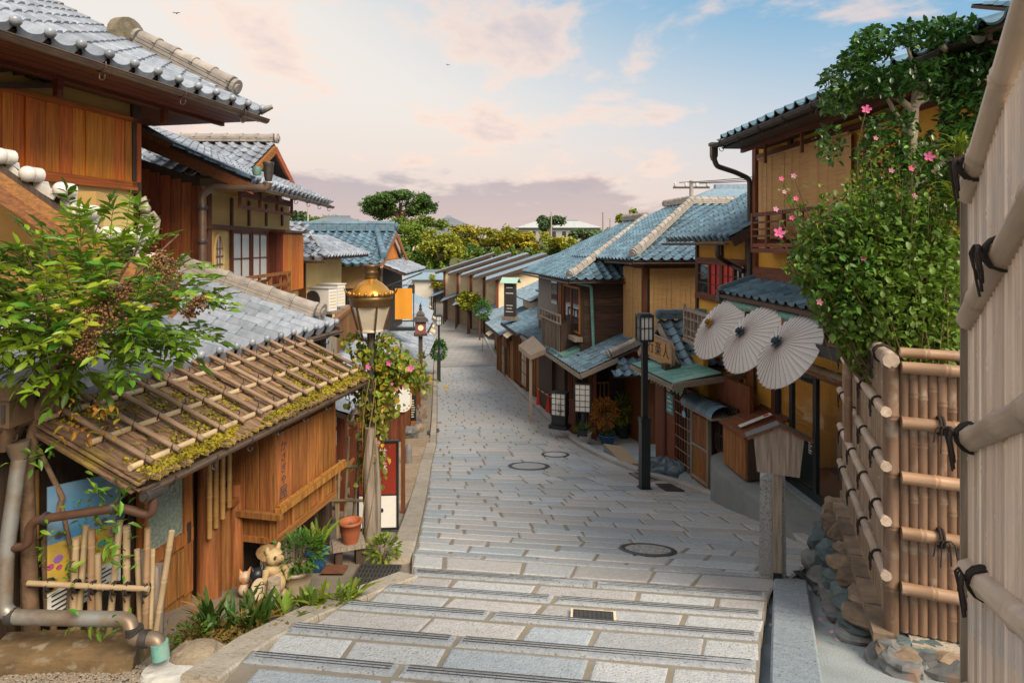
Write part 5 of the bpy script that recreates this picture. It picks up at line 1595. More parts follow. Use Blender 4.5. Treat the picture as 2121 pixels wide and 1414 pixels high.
ridge(BH,(ac + ov - rn,-ov + rn,ez + rn * tan(pp_) + .05),(af - 3.5,-ov + rn,ez + rn * tan(pp_) + .05),M_RIDGE, .22,3, .05, .085)
ridge(BH,(ac + ov - rn,-ov + rn,ez + rn * tan(pp_) + .02),(ac + ov - rn,6,ez + rn * tan(pp_) + .05),M_RIDGE, .22,3, .05, .085)
gutter(BH,(af,-ov - .05,ez - .09),(ac + ov,-ov - .05,ez - .09),M_GUTD, .045)
gutter(BH,(ac + ov + .05,-ov,ez - .09),(ac + ov + .05,3,ez - .09),M_GUTD, .045)

# ================================================================== RIGHT: dark weathered corner house
(x0,y0),yw = right_frame(800,5.60)
DH = Thing('dark_house', 'weathered dark plank house with hipped blue tile roof at the bend of the street', 'house', (x0, y0, -5.5), yw)
dc = DH.a_at(1205,0); df = DH.a_at(1117,0)
wall_box(DH, 'street_wall', df, dc, 0, .12, -5.8, -.95, M_WDZ)
wall_box(DH, 'front_wall', dc - .12, dc, .12, 1.9, -5.8, -.95, M_WOODDARK)
wall_box(DH, 'far_wall', df - .12, df, 0, 5.5, -6.2, -.9, M_WDZ)
burn = wood('charred_board', (.17, .085, .055), 'y', (.045, .03, .025), bump=.5, rnd=.4)
for i in range(9):
 z0 = -3.0 + i * .21; mb = DH.mb(); mb.box(dc + .005, dc + .03 + R.uniform(0, .008), .02, 1.88, z0 + .004, z0 + .206); DH.p('board', mb, burn)
mb = DH.mb(); mb.box(dc - .06, dc + .05, -.05, .06, -5.5, -.95); DH.p('corner_post', mb, M_WDZ)
# grey sheets over the far part,framed windows
p0_,p1_ = DH.a_at(1119,-.05),DH.a_at(1163,-.05)
mb = DH.mb(); mb.grid(lambda u, v: (p0_ + (p1_ - p0_) * u, -.06 - .05 * sin(u * 5) * (1 - v) - .12 * (1 - v), -2.6 + 1.6 * v), 10, 8); DH.p('grey_sheet', mb, mat('grey_netting', (.22, .21, .20), (.15, .145, .14), rough=.9, scale=14, bump=.3))
p = DH.a_at(1150, -.1); mb = DH.mb(); mb.box(p - .35, p + .35, -.14, -.10, -1.9, -1.15); DH.p('dark_window', mb, M_DGLASS)
w0,w1 = DH.a_at(1168,-.04),DH.a_at(1203,-.04)
window(DH, w0, w1, -2.55, -1.2, -.03, M_ORANGEX, M_DGLASS, 2, 1, .06, .06, 'window', .05)
mb = DH.mb(); mb.box(w0 - .45, w0 - .02, -.12, -.04, -2.5, -1.15); DH.p('sliding_shutter', mb, M_WRED)
mb = DH.mb(); mb.box(w0 - .1, dc + .1, -.25, .0, -2.75, -2.62); DH.p('sill_beam', mb, M_WGREYX)
pipe_ = elbow([(dc + .12,-.25,-1.05),(dc + .10, .25,-1.15),(dc + .10, .32,-2.95),(dc + .3, .1,-3.1)], .05,4, .08)
mb = DH.mb(); mb.tube(pipe_, .05, 8); DH.p('downpipe', mb, M_VERD)
ez = -.94; ov = .55; rn = 4.0; pp_ = radians(24.5); D_ = rn / cos(pp_); W_ = (dc + ov) - (df - .4)
roof(DH,(df - .4,-ov,ez),(1,0,0),(0,1,0),W_,rn,pp_,M_TILER, .26, .235,poly=[(0,0),(W_,0),(W_ - rn,D_),(0,D_)])
roof(DH,(dc + ov,-ov,ez),(0,1,0),(-1,0,0),4.4,rn,pp_,M_TILER, .26, .235,poly=[(0,0),(4.4,0),(4.4,D_),(rn,D_)])
ridge(DH,(dc + ov - .1,-ov + .1,ez + .08),(dc + ov - rn,-ov + rn,ez + rn * tan(pp_) + .06),M_RIDGE, .22,2, .05, .09)
ridge(DH,(dc + ov - rn,-ov + rn,ez + rn * tan(pp_) + .05),(df - .4,-ov + rn,ez + rn * tan(pp_) + .05),M_RIDGE, .22,3, .05, .09)
gutter(DH,(df - .3,-ov - .05,ez - .09),(dc + ov,-ov - .05,ez - .09),M_GUTD, .045)
gutter(DH,(dc + ov + .05,-ov,ez - .09),(dc + ov + .05,2,ez - .09),M_GUTD, .045)
# hanging balcony box of dark slats
q0,q1 = DH.a_at(1121,-.5),DH.a_at(1160,-.5)
mb = DH.mb(); mb.box(q0, q1, -.48, 0, -3.25, -2.3); bx_ = DH.p('balcony_box', mb, M_WDZ)
for i in range(14):
 p = q0 + (q1 - q0) * (i + .5) / 14; DH.piece('slat', plank(.05, .02, .9, M_WGREY), Matrix.Translation((p, -.5, -3.22)), bx_)
mb = DH.mb(); mb.bar((q0, -.52, -2.05), (q1 + .1, -.52, -2.05), .05, .05); mb.bar((q0, -.52, -2.3), (q1 + .1, -.52, -2.3), .05, .05); DH.p('rail', mb, M_WGREYX, bx_)
for i in range(8):
 p = q0 + (q1 + .1 - q0) * i / 7; mb = DH.mb(); mb.box(p - .02, p + .02, -.54, -.5, -2.3, -2.05); DH.p('baluster', mb, M_WGREY, bx_)
# ground-floor roofs: near tiled lean-to,copper piece,far tiled strip
na = DH.a_at(1203,-.6); zl2 = -3.27; nf = dc + .35
wa = DH.a_at(1240, .0)
lp = radians(22)
nr_ = roof(DH,(dc + .0,-.6,zl2),(1,0,0),(0,1,0),na - dc,2.7,lp,M_TILER, .25, .225)
roof(DH,(dc - 1.6,-.6,zl2),(1,0,0),(0,1,0),1.6, .60,lp,M_TILER, .25, .225)
mb = DH.mb(); mb.prism([(dc - 1.5, -.55, zl2 + .11), (dc - 1.5, .0, zl2 + .34), (dc - 1.5, .0, zl2 + .28), (dc - 1.5, -.55, zl2 + .06)], (1.5, 0, 0)); DH.p('copper_pent', mb, M_VERD)
roof(DH,(df - .3,-.55,zl2 + .02),(1,0,0),(0,1,0),dc - 1.9 - df + .6, .6,lp,M_TILER, .25, .225)
ridge(DH,(na - .06, .25,zl2 + .37),(na - .06,2.1,zl2 + 1.12),M_RIDGE, .20,3, .045, .08)
roof(DH,(na + .5, .10,zl2 - .0),(0,1,0),(-1,0,0),2.3, .55,radians(30),M_TILER, .25, .22,poly=[(0,0),(2.3,0),(2.3, .62),(.35, .62)])
mb = DH.mb(); mb.bar((df - .3, -.62, zl2 - .10), (na, -.62, zl2 - .10), .05, .10); mb.bar((na + .02, -.6, zl2 - .08), (na + .02, .4, zl2 + .30), .05, .12); DH.p('fascia', mb, M_WGREYX)
# street-side lower front: posts,slats,curtain,green strip
zgd = lambda a,b=0: gz(*(DH.W((a,b,0)).xy))
wall_box(DH, 'shop_wall', dc - .1, nf - .02, .1, .2, -6.0, zl2 + .1, M_SHADE)  # near-black sheet: shade behind the slats put into the colour
for i in range(16):
 p = dc - 1.2 + i * .15
 if i in (3,9): continue
 DH.piece('slat', plank(.04, .04, 1.9, M_WRED), Matrix.Translation((p, -.02 if p < dc else .06, zgd(p) - .0)))
for p in (dc - 3.0,dc - 1.5,dc,nf):
 mb = DH.mb(); mb.box(p - .06, p + .06, -.1, .04, zgd(p) - .3, zl2 - .05); DH.p('post', mb, M_WDZ)
grn = mat('green_banner_cloth', (.03, .42, .10), rough=.7, bump=0)
mb = DH.mb(); p = nf - .25; mb.box(p - .06, p + .06, -.08, -.06, zgd(p) + .25, zl2 - .25); DH.p('green_strip', mb, grn)
for p in (nf - .1,nf - .8):
 mb = DH.mb(); mb.prism([(p - .3, -.12, zl2 - .12), (p + .25, -.12, zl2 - .12), (p + .18, -.16, zl2 - .5)], (0, .01, 0)); DH.p('cloth_flap', mb, M_PALE)
# front lower wall: black lattice and brown gate
fb0,fb1 = DH.b_at(1226,nf),DH.b_at(1262,nf); fb2 = DH.b_at(1350,nf)
mb = DH.mb(); mb.box(nf - .1, nf - .04, fb0 - .4, fb2, -5.6, zl2 + .2); DH.p('front_recess', mb, M_SHADE)  # near-black sheet: shade behind the lattice put into the colour
zfl = zgd(nf,1.0)
for i in range(26):
 b_ = fb1 + (fb2 - fb1) * i / 25; DH.piece('lattice_bar', plank(.025, .03, round(zl2 + .02 - zfl, 2), M_WDZ), Matrix.Translation((nf, b_, zfl)))
for z_ in (zfl + .3,zfl + 1.2,zl2 - .02):
 mb = DH.mb(); mb.box(nf - .03, nf + .01, fb1, fb2, z_ - .02, z_ + .02); DH.p('lattice_rail', mb, M_WOODDARK)
mb = DH.mb(); mb.box(nf - .03, nf, fb0, fb1 - .03, zfl - .1, zfl + .62); gt = DH.p('gate', mb, M_WBROWN)
for i in range(5):
 b_ = fb0 + (fb1 - .03 - fb0) * i / 4; DH.piece('gate_bar', plank(.035, .03, 1.62, M_WBROWN), Matrix.Translation((nf + .0, b_, zfl - .1)), gt)
for z_ in (zfl + .62,zfl + 1.05,zfl + 1.5):
 mb = DH.mb(); mb.box(nf - .02, nf + .03, fb0, fb1 - .03, z_ - .025, z_ + .025); DH.p('gate_rail', mb, M_WBROWNX, gt)
b_ = DH.b_at(1309, nf + .15); wl = Thing('wall_lamp', 'pale round lamp hanging behind the black lattice of the dark house', 'lamp', DH.W((nf + .15, b_, zl2 - .85)), yw)
mb = MB(); mb.lathe((0, 0, 0), [(.05, 0), (.11, .08), (.12, .22), (.11, .32), (.05, .38)], 10); wl.p('shade', mb, M_SHOJI)
for i in range(6):
 t = i * pi / 3; mb = MB(); mb.bar((.125 * cos(t), .125 * sin(t), .02), (.125 * cos(t), .125 * sin(t), .36), .012, .012); wl.p('cage_bar', mb, M_WDZ)


# ================================================================== rows of townhouses farther down
NOREN = [mat('indigo_cloth', (.05, .09, .20), bump=0, rough=.8), mat('white_cloth', (.66, .62, .55), bump=0, rough=.8), mat('russet_cloth', (.36, .10, .05), bump=0, rough=.8)]


def townhouse(name, label, frame, z_ground, a0, a1, low_e, up_e, wall, setb=1.2, run=2.6, lowrun=1.5, bl=-.7, group=None, tm=None, style=0, cat='house', pitch=23, side=False, depth=5):
 """Two-storey townhouse: slatted shop below a pent roof,plastered upper floor under the main roof."""
 (fx,fy),fyaw = frame
 T = Thing(name,label,cat,(fx,fy,z_ground),fyaw,group)
 tm = tm or M_TILER; L = a1 - a0; pt = radians(pitch)
 wall_box(T, 'lower_wall', a0, a1, 0, .12, z_ground - 1.2, low_e + .2, M_WDZ)
 wall_box(T, 'upper_wall', a0, a1, setb, setb + .12, low_e + .2, up_e + .15, wall)
 for nm, aa in (('far_wall', a0), ('near_wall', a1 - .1)):
  mb = T.mb(); mb.box(aa,aa + .1, .12,setb,z_ground - 1.2,low_e + .25); mb.box(aa,aa + .1,setb + .12,depth,z_ground - 1.2,up_e + .1); T.p(nm,mb,wall if side else M_WDZ)
 roof(T,(a0 - .1,bl,low_e),(1,0,0),(0,1,0),L + .2,setb - bl,pt,tm, .27, .24)
 roof(T,(a0 - .2,setb - .7,up_e),(1,0,0),(0,1,0),L + .4,run,pt,tm, .27, .24)
 zr_ = up_e + run * tan(pt)
 roof(T,(a0 - .2,setb - .7 + 2 * run,up_e),(1,0,0),(0,-1,0),L + .4,run,pt,tm, .27, .24)
 ridge(T,(a0 - .2,setb - .7 + run,zr_),(a1 + .2,setb - .7 + run,zr_),M_RIDGE if style == 0 else tm, .2,2, .05, .08)
 for aa in (a0,a1 - .1):
  mb = T.mb(); mb.prism([(aa, setb - .6, up_e - .05), (aa, setb - .7 + 2 * run - .1, up_e - .05), (aa, setb - .7 + run, zr_ - .1)], (.1, 0, 0)); T.p('gable_wall', mb, wall)
 hh = low_e - z_ground; nbay = max(2,round(L / 1.35)); bw_ = L / nbay
 for k in range(nbay):
  c = a0 + bw_ * (k + .5); ty = (k + style * 2 + int(L)) % 4
  if ty == 0:
   for i in range(6): T.piece('slat', plank(.06, .04, round(hh * .8, 1), M_WBROWN), Matrix.Translation((c - bw_ / 2 + bw_ * (i + .8) / 7, -.03, z_ground)))
  elif ty == 1: window(T,c - bw_ * .42,c + bw_ * .42,z_ground + .1,low_e - .35,-.01,M_WBROWN,M_SHOJI if k % 2 else M_PALE,3,4, .06, .05)
  elif ty == 2:
   for i in range(3):
    mb = T.mb(); u0 = c - bw_ * .4 + bw_ * .27 * i; mb.box(u0, u0 + bw_ * .25, -.16, -.15, low_e - .85, low_e - .12); T.p('curtain', mb, (NOREN[(k + style) % 3]))
  else: planks(T,c - bw_ * .45,c + bw_ * .45,-.03,z_ground - .3,low_e - .4,5,M_WHONEY if k % 2 else M_WBROWN, .03, .01)
  if k % 3 == 1:
   mb = T.mb(); mb.prism([(c - .5, bl + .25, low_e - .12), (c + .5, bl + .25, low_e - .12), (c + .5, bl - .2, low_e - .4), (c - .5, bl - .2, low_e - .4)], (0, 0, .03)); T.p('awning', mb, M_PALE)
 for k in range(nbay + 1):
  p = min(a1 - .06, max(a0 + .06, a0 + k * bw_)); mb = T.mb(); mb.box(p - .06, p + .06, -.09, .02, z_ground - .8, low_e + .05); T.p('post', mb, M_WBROWN)
 nw = max(1,int(L / 2.2)); wz0 = low_e + .2 + (setb - bl) * tan(pt) - .1
 for k in range(nw):
  c = a0 + L * (k + .5) / nw
  if up_e - wz0 > .9: window(T,c - .55,c + .55,wz0 + .25,up_e - .15,setb - .01,M_WRED,M_DGLASS if k % 2 else M_SHOJI,3,2, .05, .05)
 mb = T.mb(); mb.bar((a0, bl - .02, low_e - .08), (a1, bl - .02, low_e - .08), .05, .09); T.p('fascia', mb, M_WOODDARK)
 return T


fr = right_frame(810,5.95)
T1 = townhouse('townhouse', 'townhouse with awning and red slats just past the dark plank house', fr, -6.0, -26.2, -23.0, -3.55, -2.05, M_MUST, 1.5, 2.2)
T2 = townhouse('townhouse', 'townhouse with an orange wall strip behind the black tower sign', fr, -6.4, -30.5, -26.4, -3.65, -2.15, M_MUST, 1.7, 2.2)
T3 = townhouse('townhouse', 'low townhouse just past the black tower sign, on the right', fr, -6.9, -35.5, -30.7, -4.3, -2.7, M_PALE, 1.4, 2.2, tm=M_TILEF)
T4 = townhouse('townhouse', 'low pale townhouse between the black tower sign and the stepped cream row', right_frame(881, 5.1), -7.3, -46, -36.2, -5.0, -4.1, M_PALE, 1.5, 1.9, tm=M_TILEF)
# five stepped cream units
lab = ('nearest', 'second', 'third', 'fourth', 'farthest')
for k in range(5):
 z = 52 + 4.6 * k; px_ = 1052 - 27 * k
 xw = (px_ - 22 - CX) / F * z
 T = Thing('row_house', 'cream row house with lean-to roof, %s of five stepping down to the street end' % lab[k], 'house', (xw, z, -8.0), atan2(-1, .03), 'stepped cream row houses')
 eu = -2.55 - .03 * k
 wall_box(T, 'upper_wall', -3.4, 1.0, 0, .15, -5.3, eu, M_PALE)
 wall_box(T, 'near_wall', .85, 1.0, .15, 5.2, -8.4, eu - .05, M_PALE)
 mb = T.mb(); mb.prism([(.85, .0, eu - .05), (.85, 5.3, eu - .05), (.85, 5.3, eu + 5.3 * .30)], (.15, 0, 0)); T.p('gable_wall', mb, M_PALE)
 for p in (.95,-3.4):
  mb = T.mb(); mb.box(p - .15, p + .15, -.12, .1, -8, eu); T.p('fin_post', mb, M_WRED)
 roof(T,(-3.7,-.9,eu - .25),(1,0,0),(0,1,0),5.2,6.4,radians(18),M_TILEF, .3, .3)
 mb = T.mb(); mb.bar((1.56, -.95, eu - .38), (1.56, 5.6, eu - .38 + 6.5 * tan(radians(18))), .10, .26); T.p('verge_board', mb, M_WOODDARK)
 roof(T,(-3.7,-1.7,-5.75),(1,0,0),(0,1,0),5.0,1.7,radians(20),M_TILEF, .3, .3)
 wall_box(T, 'lower_wall', -3.4, 1.0, .0, .12, -8.6, -5.3, M_PALE)
 for j in range(2):
  window(T,-3.0 + 1.9 * j,-1.5 + 1.9 * j,-7.9,-6.0,-.02,M_WDZ,M_DGLASS if j else M_SHOJI,3,3, .08, .1)
 for p in (-3.4,-1.2,1.0):
  mb = T.mb(); mb.box(p - .07, p + .07, -1.5, -1.36, -8.5, -5.7); T.p('porch_post', mb, M_WDZ)
# ================================================================== LEFT: houses farther down the street
HC = Thing('tiled_annex', 'small annex with silver tile hip and orange boards behind the shutter box', 'house', (-5.0, 13.9, -4.9), 0, world=True)
mb = HC.mb(); mb.box(-7.5, -4.62, 14.0, 14.12, -4.9, -.2); HC.p('wall', mb, M_CREAM)
mb = HC.mb(); mb.box(-4.74, -4.62, 14.12, 17.0, -4.9, -.2); HC.p('street_wall', mb, M_CREAM)
for x_ in (-4.98,-4.66):
 mb = HC.mb(); mb.box(x_ - .06, x_ + .06, 13.94, 14.02, -4, -.2); HC.p('post', mb, M_WRED)
planks(HC,-5.5,-5.02,13.97,-2.2,-.35,4,M_ORANGE, .02, .008)
roof(HC,(-7.2,13.35,-.24),(1,0,0),(0,1,0),3.25,2.2,radians(20),M_TILEL, .25, .23,knob=True,poly=[(0,0),(3.25,0),(2.0,2.34),(0,2.34)])
roof(HC,(-3.95,13.35,-.24),(0,1,0),(-1,0,0),4.0,1.2,radians(22),M_TILEL, .25, .23,poly=[(0,0),(4,0),(4,1.3),(1.25,1.3)])
gutter(HC,(-7.0,13.30,-.33),(-3.95,13.30,-.33),M_GUT, .045)
mb = HC.mb(); mb.bar((-5.3, 13.55, -1.28), (-4.15, 13.55, -1.28), .05, .05); bal = HC.p('railing', mb, M_WHONEY)
for i in range(5):
 mb = HC.mb(); mb.box(-5.3 + .28 * i, -5.26 + .28 * i, 13.53, 13.57, -1.75, -1.29); HC.p('baluster', mb, M_WHONEY, bal)
mb = HC.mb(); mb.box(-5.3, -4.15, 13.5, 14.0, -1.80, -1.74); HC.p('floor', mb, M_WHONEY, bal)

HD = Thing('tan_house', 'tan plastered house with broad blue tile roof, behind the golden street lamp', 'house', (-4.9, 18.4, -5.4), 0, world=True)
mb = HD.mb(); mb.box(-8.5, -3.85, 18.4, 18.55, -5.6, -.45); HD.p('front_wall', mb, M_TAN)
mb = HD.mb(); mb.box(-3.97, -3.85, 18.55, 22, -5.6, -.45); HD.p('street_wall', mb, M_WDZ)
for x_ in (-6.2,-5.15,-3.9):
 mb = HD.mb(); mb.box(x_ - .05, x_ + .05, 18.34, 18.42, -3.5, -.45); HD.p('post', mb, M_WDZ)
mb = HD.mb(); mb.box(-8.5, -3.85, 18.35, 18.41, -1.34, -1.26); mb.box(-8.5, -3.85, 18.33, 18.41, -.62, -.5); HD.p('rail', mb, M_WOODDARK)
mb = HD.mb(); mb.box(-8.5, -3.85, 18.36, 18.41, -2.0, -1.94); HD.p('rail', mb, M_WREDX)
hp = radians(23)
roof(HD,(-9.0,17.85,-.52),(1,0,0),(0,1,0),5.3,2.3,hp,M_TILER, .27, .24,knob=True)
roof(HD,(-9.0,22.45,-.52),(1,0,0),(0,-1,0),5.1,2.3,hp,M_TILER, .27, .24)
zr_ = -.52 + 2.3 * tan(hp)
ridge(HD,(-9.0,20.15,zr_),(-3.75,20.15,zr_),M_TILER, .24,4, .06, .09)
ridge(HD,(-4.3,20.0,zr_ - .1),(-3.72,18.2,-.35),M_TILER, .2,2, .05, .09)
mb = HD.mb(); mb.prism([(-3.98, 18.6, -.55), (-3.98, 21.7, -.55), (-3.98, 20.15, zr_ - .1)], (.1, 0, 0)); HD.p('gable', mb, M_ORANGE)
mb = HD.mb(); mb.bar((-3.72, 17.8, -.62), (-3.72, 20.15, zr_ - .1), .05, .16); mb.bar((-3.72, 22.5, -.62), (-3.72, 20.15, zr_ - .1), .05, .16); HD.p('verge_board', mb, M_WBROWN)
roof(HD,(-3.1,18.2,-.82),(0,1,0),(-1,0,0),4.2, .85,radians(22),M_TILEL, .27, .24)
mb = HD.mb(); mb.tube(elbow([(-3.7, 17.8, -.6), (-3.8, 18.2, -.85), (-3.8, 18.25, -3.2)], .05, 4, .1), .05, 8); HD.p('downpipe', mb, M_GUT)
# arched lattice window of the tan house
mb = HD.mb(); arc = [(-4.62 + .42 * cos(t),18.33,-1.62 + .30 * sin(t)) for t in [pi - i * pi / 12 for i in range(13)]]
mb.tube([(-5.04, 18.33, -2.1)] + arc + [(-4.2, 18.33, -2.1)], .03, 6); aw = HD.p('arched_window', mb, M_WDZ)
mb = HD.mb(); mb.box(-5.02, -4.22, 18.37, 18.39, -2.1, -1.35); HD.p('pane', mb, M_DGLASS, aw)
for i in range(6):
 x_ = -4.94 + .13 * i; mb = HD.mb(); mb.box(x_ - .01, x_ + .01, 18.335, 18.36, -2.1, -1.40); HD.p('bar', mb, M_WDZ, aw)

# the row of shops under the vine: low tiled roof towards the street
(x0,y0),yw = left_frame(955,-2.02)
FH = Thing('shop_row', 'low timber shop with silver tile roof on the left, behind the climbing vine', 'house', (x0, y0, -4.6), yw)
fa,fb = 8.05,13.4; fz = -2.17; fe = -.55; fp = radians(22)
roof(FH,(fa,fe,fz),(1,0,0),(0,1,0),fb - fa,2.3,fp,M_TILEL, .235, .25,knob=True)
gutter(FH,(fa,fe - .05,fz - .09),(fb,fe - .05,fz - .09),M_GUT, .045,5,M_GUTD)
wall_box(FH, 'wall', fa + .15, fb, .05, .15, -5.2, fz + .1, M_WDZ)
wall_box(FH, 'end_wall', fa + .2, fa + .3, .15, 3, -4.5, fz + .8, M_WRED)
wall_box(FH, 'rear_wall', fa + .2, fb, 2.2, 2.3, -5, fz + 1.0, M_WDZ)
zf = lambda a,b=0: gz(*(FH.W((a,b,0)).xy))
for a_ in (fa + .35,fa + 1.4,fa + 2.5,fa + 3.8,fb - .1):
 mb = FH.mb(); mb.box(a_ - .06, a_ + .06, -.28, -.16, zf(a_) - .3, fz + .1); FH.p('post', mb, M_WRED)
for a_,w_ in ((fa + .9, .7),(fa + 1.95, .8),(fa + 3.1, .9),(fa + 4.5,1.0)):
 window(FH,a_ - w_ / 2,a_ + w_ / 2,zf(a_) + .75,fz - .15, .04,M_WBROWN,M_SHOJI if a_ < 10.5 else M_DGLASS,3,3, .05, .06)
 planks(FH,a_ - w_ / 2,a_ + w_ / 2, .02,zf(a_) + .05,zf(a_) + .72,6,M_WBROWN)
mb = FH.mb(); mb.bar((fa, -.22, zf(fa + 2) + .72), (fb, -.22, zf(fa + 4) + .72), .04, .05); FH.p('rail', mb, M_WHONEY)
# gap filler house between the teahouse and the shop row: entrance with its shade painted near-black
mb = FH.mb(); mb.prism([(fa - .9, -.15, -2.05), (fa + .2, -.15, -2.05), (fa + .2, 1.5, -1.7), (fa - .9, 1.5, -1.7)], (0, 0, .05)); FH.p('entrance_canopy', mb, M_WOODDARK)
mb = FH.mb(); mb.box(fa - 1.2, fa + .2, 1.2, 1.3, -4.2, -1.8); FH.p('entrance_wall', mb, M_SHADE)

frl = left_frame(985,-2.05)
def lean_to(label, frame, zg_, a0, a1, ze_, run, wall, cat='shop'):
 (fx_,fy_),fw_ = frame
 T = Thing('lean_to_shop', label, cat, (fx_, fy_, zg_), fw_)
 roof(T,(a0,-.6,ze_),(1,0,0),(0,1,0),a1 - a0,run,radians(22),M_TILEL, .25, .24,knob=True)
 wall_box(T, 'wall', a0 + .1, a1 - .1, .05, .15, zg_ - 1, ze_ + .2, wall); wall_box(T, 'end_wall', a0 + .1, a0 + .2, .15, run - .7, zg_ - 1, ze_ + .25, M_WBROWN)
 for k in range(4):
  p = a0 + .15 + (a1 - a0 - .3) * k / 3; mb = T.mb(); mb.box(p - .05, p + .05, -.12, .03, zg_ - 1, ze_ + .1); T.p('post', mb, M_WRED)
  if k < 3: window(T,p + .12,p + (a1 - a0 - .3) / 3 - .12,zg_ + .75,ze_ - .1, .03,M_WBROWN,(M_SHOJI,M_DGLASS,M_PALE)[k],3,2, .05, .05)
 return T


lean_to('lean-to shop with round-ended silver tiles under the orange banner', frl, -5.0, 14.2, 17.9, -2.9, 1.5, M_TAN)
lean_to('lean-to shop at the side of the tan house by the street', frl, -5.5, 18.3, 22.2, -3.25, 1.5, M_WBROWN)
L2 = townhouse('townhouse', 'dark slatted townhouse left of the first slim lamp post', left_frame(985, -2.75), -6.3, 22.5, 29.5, -3.6, -1.35, M_WRED, 1.4, 2.2, tm=M_TILEL, side=True)
L3 = townhouse('townhouse', 'townhouse with long pale pent roof beyond the slim lamp post on the left', left_frame(930, -1.75), -7.2, 30.5, 41, -4.3, -2.2, M_WRED, 1.4, 2.2, tm=M_TILEL, style=1)
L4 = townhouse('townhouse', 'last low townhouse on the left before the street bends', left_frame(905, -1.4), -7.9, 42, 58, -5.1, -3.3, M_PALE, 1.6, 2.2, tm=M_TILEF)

# ================================================================== beyond the street: villas,walls,hall
def villa(label, x, y, w, d, zb, zt, wall, roofm, rise, name='villa', over=1.0):
 T = Thing(name, label, 'house', (x, y, zb), 0)
 mb = T.mb(); mb.box(-w / 2, w / 2, -d / 2, d / 2, zb - 2, zt); T.p('wall', mb, wall)
 mb = T.mb(); W,D = w / 2 + over,d / 2 + over; r_ = max(.1,W - D)
 v = [(-W,-D,zt),(W,-D,zt),(W,D,zt),(-W,D,zt),(-r_,0,zt + rise),(r_,0,zt + rise)]
 mb.add(v, [(0, 1, 5, 4), (1, 2, 5), (2, 3, 4, 5), (3, 0, 4), (3, 2, 1, 0)]); rf = T.p('roof', mb, roofm)
 mb = T.mb(); mb.bar((-r_, 0, zt + rise), (r_, 0, zt + rise), .5, .5); T.p('ridge', mb, M_TILEF, rf)
 n = max(2,int(w / 3))
 for i in range(n):
  x_ = -w / 2 + w * (i + .5) / n
  mb = T.mb(); mb.box(x_ - .6, x_ + .6, -d / 2 - .06, -d / 2 + .05, zb + (zt - zb) * .35, zb + (zt - zb) * .85); o = T.p('window', mb, M_DGLASS)
  mb = T.mb(); mb.box(x_ - .68, x_ + .68, -d / 2 - .10, -d / 2 - .06, zb + (zt - zb) * .33, zb + (zt - zb) * .36); T.p('sill', mb, M_WBROWN, o)
 return T


hall_r = mat('slate_roof', (.20, .22, .25), (.13, .15, .17), rough=.6, scale=.6, stretch=(.3, 8, 8), bump=.2)
v = PX(700, 470, 92); villa('wide villa with dark eaves and orange wall above the tan house', v.x, 92, 9.5, 6, .4, 2.7, M_MUST, hall_r, 1.4)
v = PX(925, 470, 120); villa('grey hipped villa roof behind the trees above the bend', v.x, 124, 8, 7, -1, 3.6, M_TAN, hall_r, 2.0)
v = PX(850, 500, 110); villa('long cream house behind the hedge at the street end', v.x + 1.5, 112, 20, 5, -1.5, 1.6, M_PALE, hall_r, 1.3)
v = PX(1160, 470, 190); villa('broad grey hall with pale sheet roof behind the far trees', v.x, 200, 25, 12, -2, 5.4, mat('grey_hall', (.42, .44, .46), (.34, .36, .38), bump=0, scale=.3), mat('pale_sheet_roof', (.50, .53, .52), (.42, .45, .45), rough=.5, scale=.4, stretch=(6, .3, .3), bump=0), 2.4, 'hall')
v = PX(1470, 440, 45); villa('big blue-grey roof rising behind the blind house', v.x + 2.5, 47, 12, 9, -6, 1.9, M_PALE, M_TILEF, 2.4)
v = PX(790, 520, 60); villa('narrow pinkish house end right of the tan house roof', v.x, 62, 2.2, 4, -6, 1.0, mat('pink_plaster', (.55, .36, .28), (.48, .3, .23), bump=.05, scale=1), M_TILEF, .4, over=.2)
v = PX(880, 590, 74); villa('low white-walled house at the bend behind the round green bush', v.x - .5, 79, 7, 4, -8.4, -4.2, mat('white_plaster', (.74, .70, .62), (.66, .62, .55), bump=.05, scale=.6), M_TILEF, .9, over=.5)
v = PX(2105,90,11)
RB = Thing('upper_house', 'red-brown boarded gable with blue tiles behind the clipped tree at the top right', 'house', (10.7, 10.6, -2.2), 0)
mb = RB.mb(); mb.box(-1.4, 3.2, -1, 3, -2, 2.9); RB.p('wall', mb, M_CREAM)
mb = RB.mb(); mb.box(-1.46, 3.2, -1.06, -1.0, 2.5, 3.4); RB.p('board_band', mb, M_WREDX)
roof(RB,(-2.2,-1.6,3.3),(1,0,0),(0,1,0),6,2.6,radians(24),M_TILER, .3, .26)
mb = RB.mb(); mb.box(-2.2, 3.2, -1.62, -1.56, 3.1, 3.28); RB.p('fascia', mb, M_WHITE)

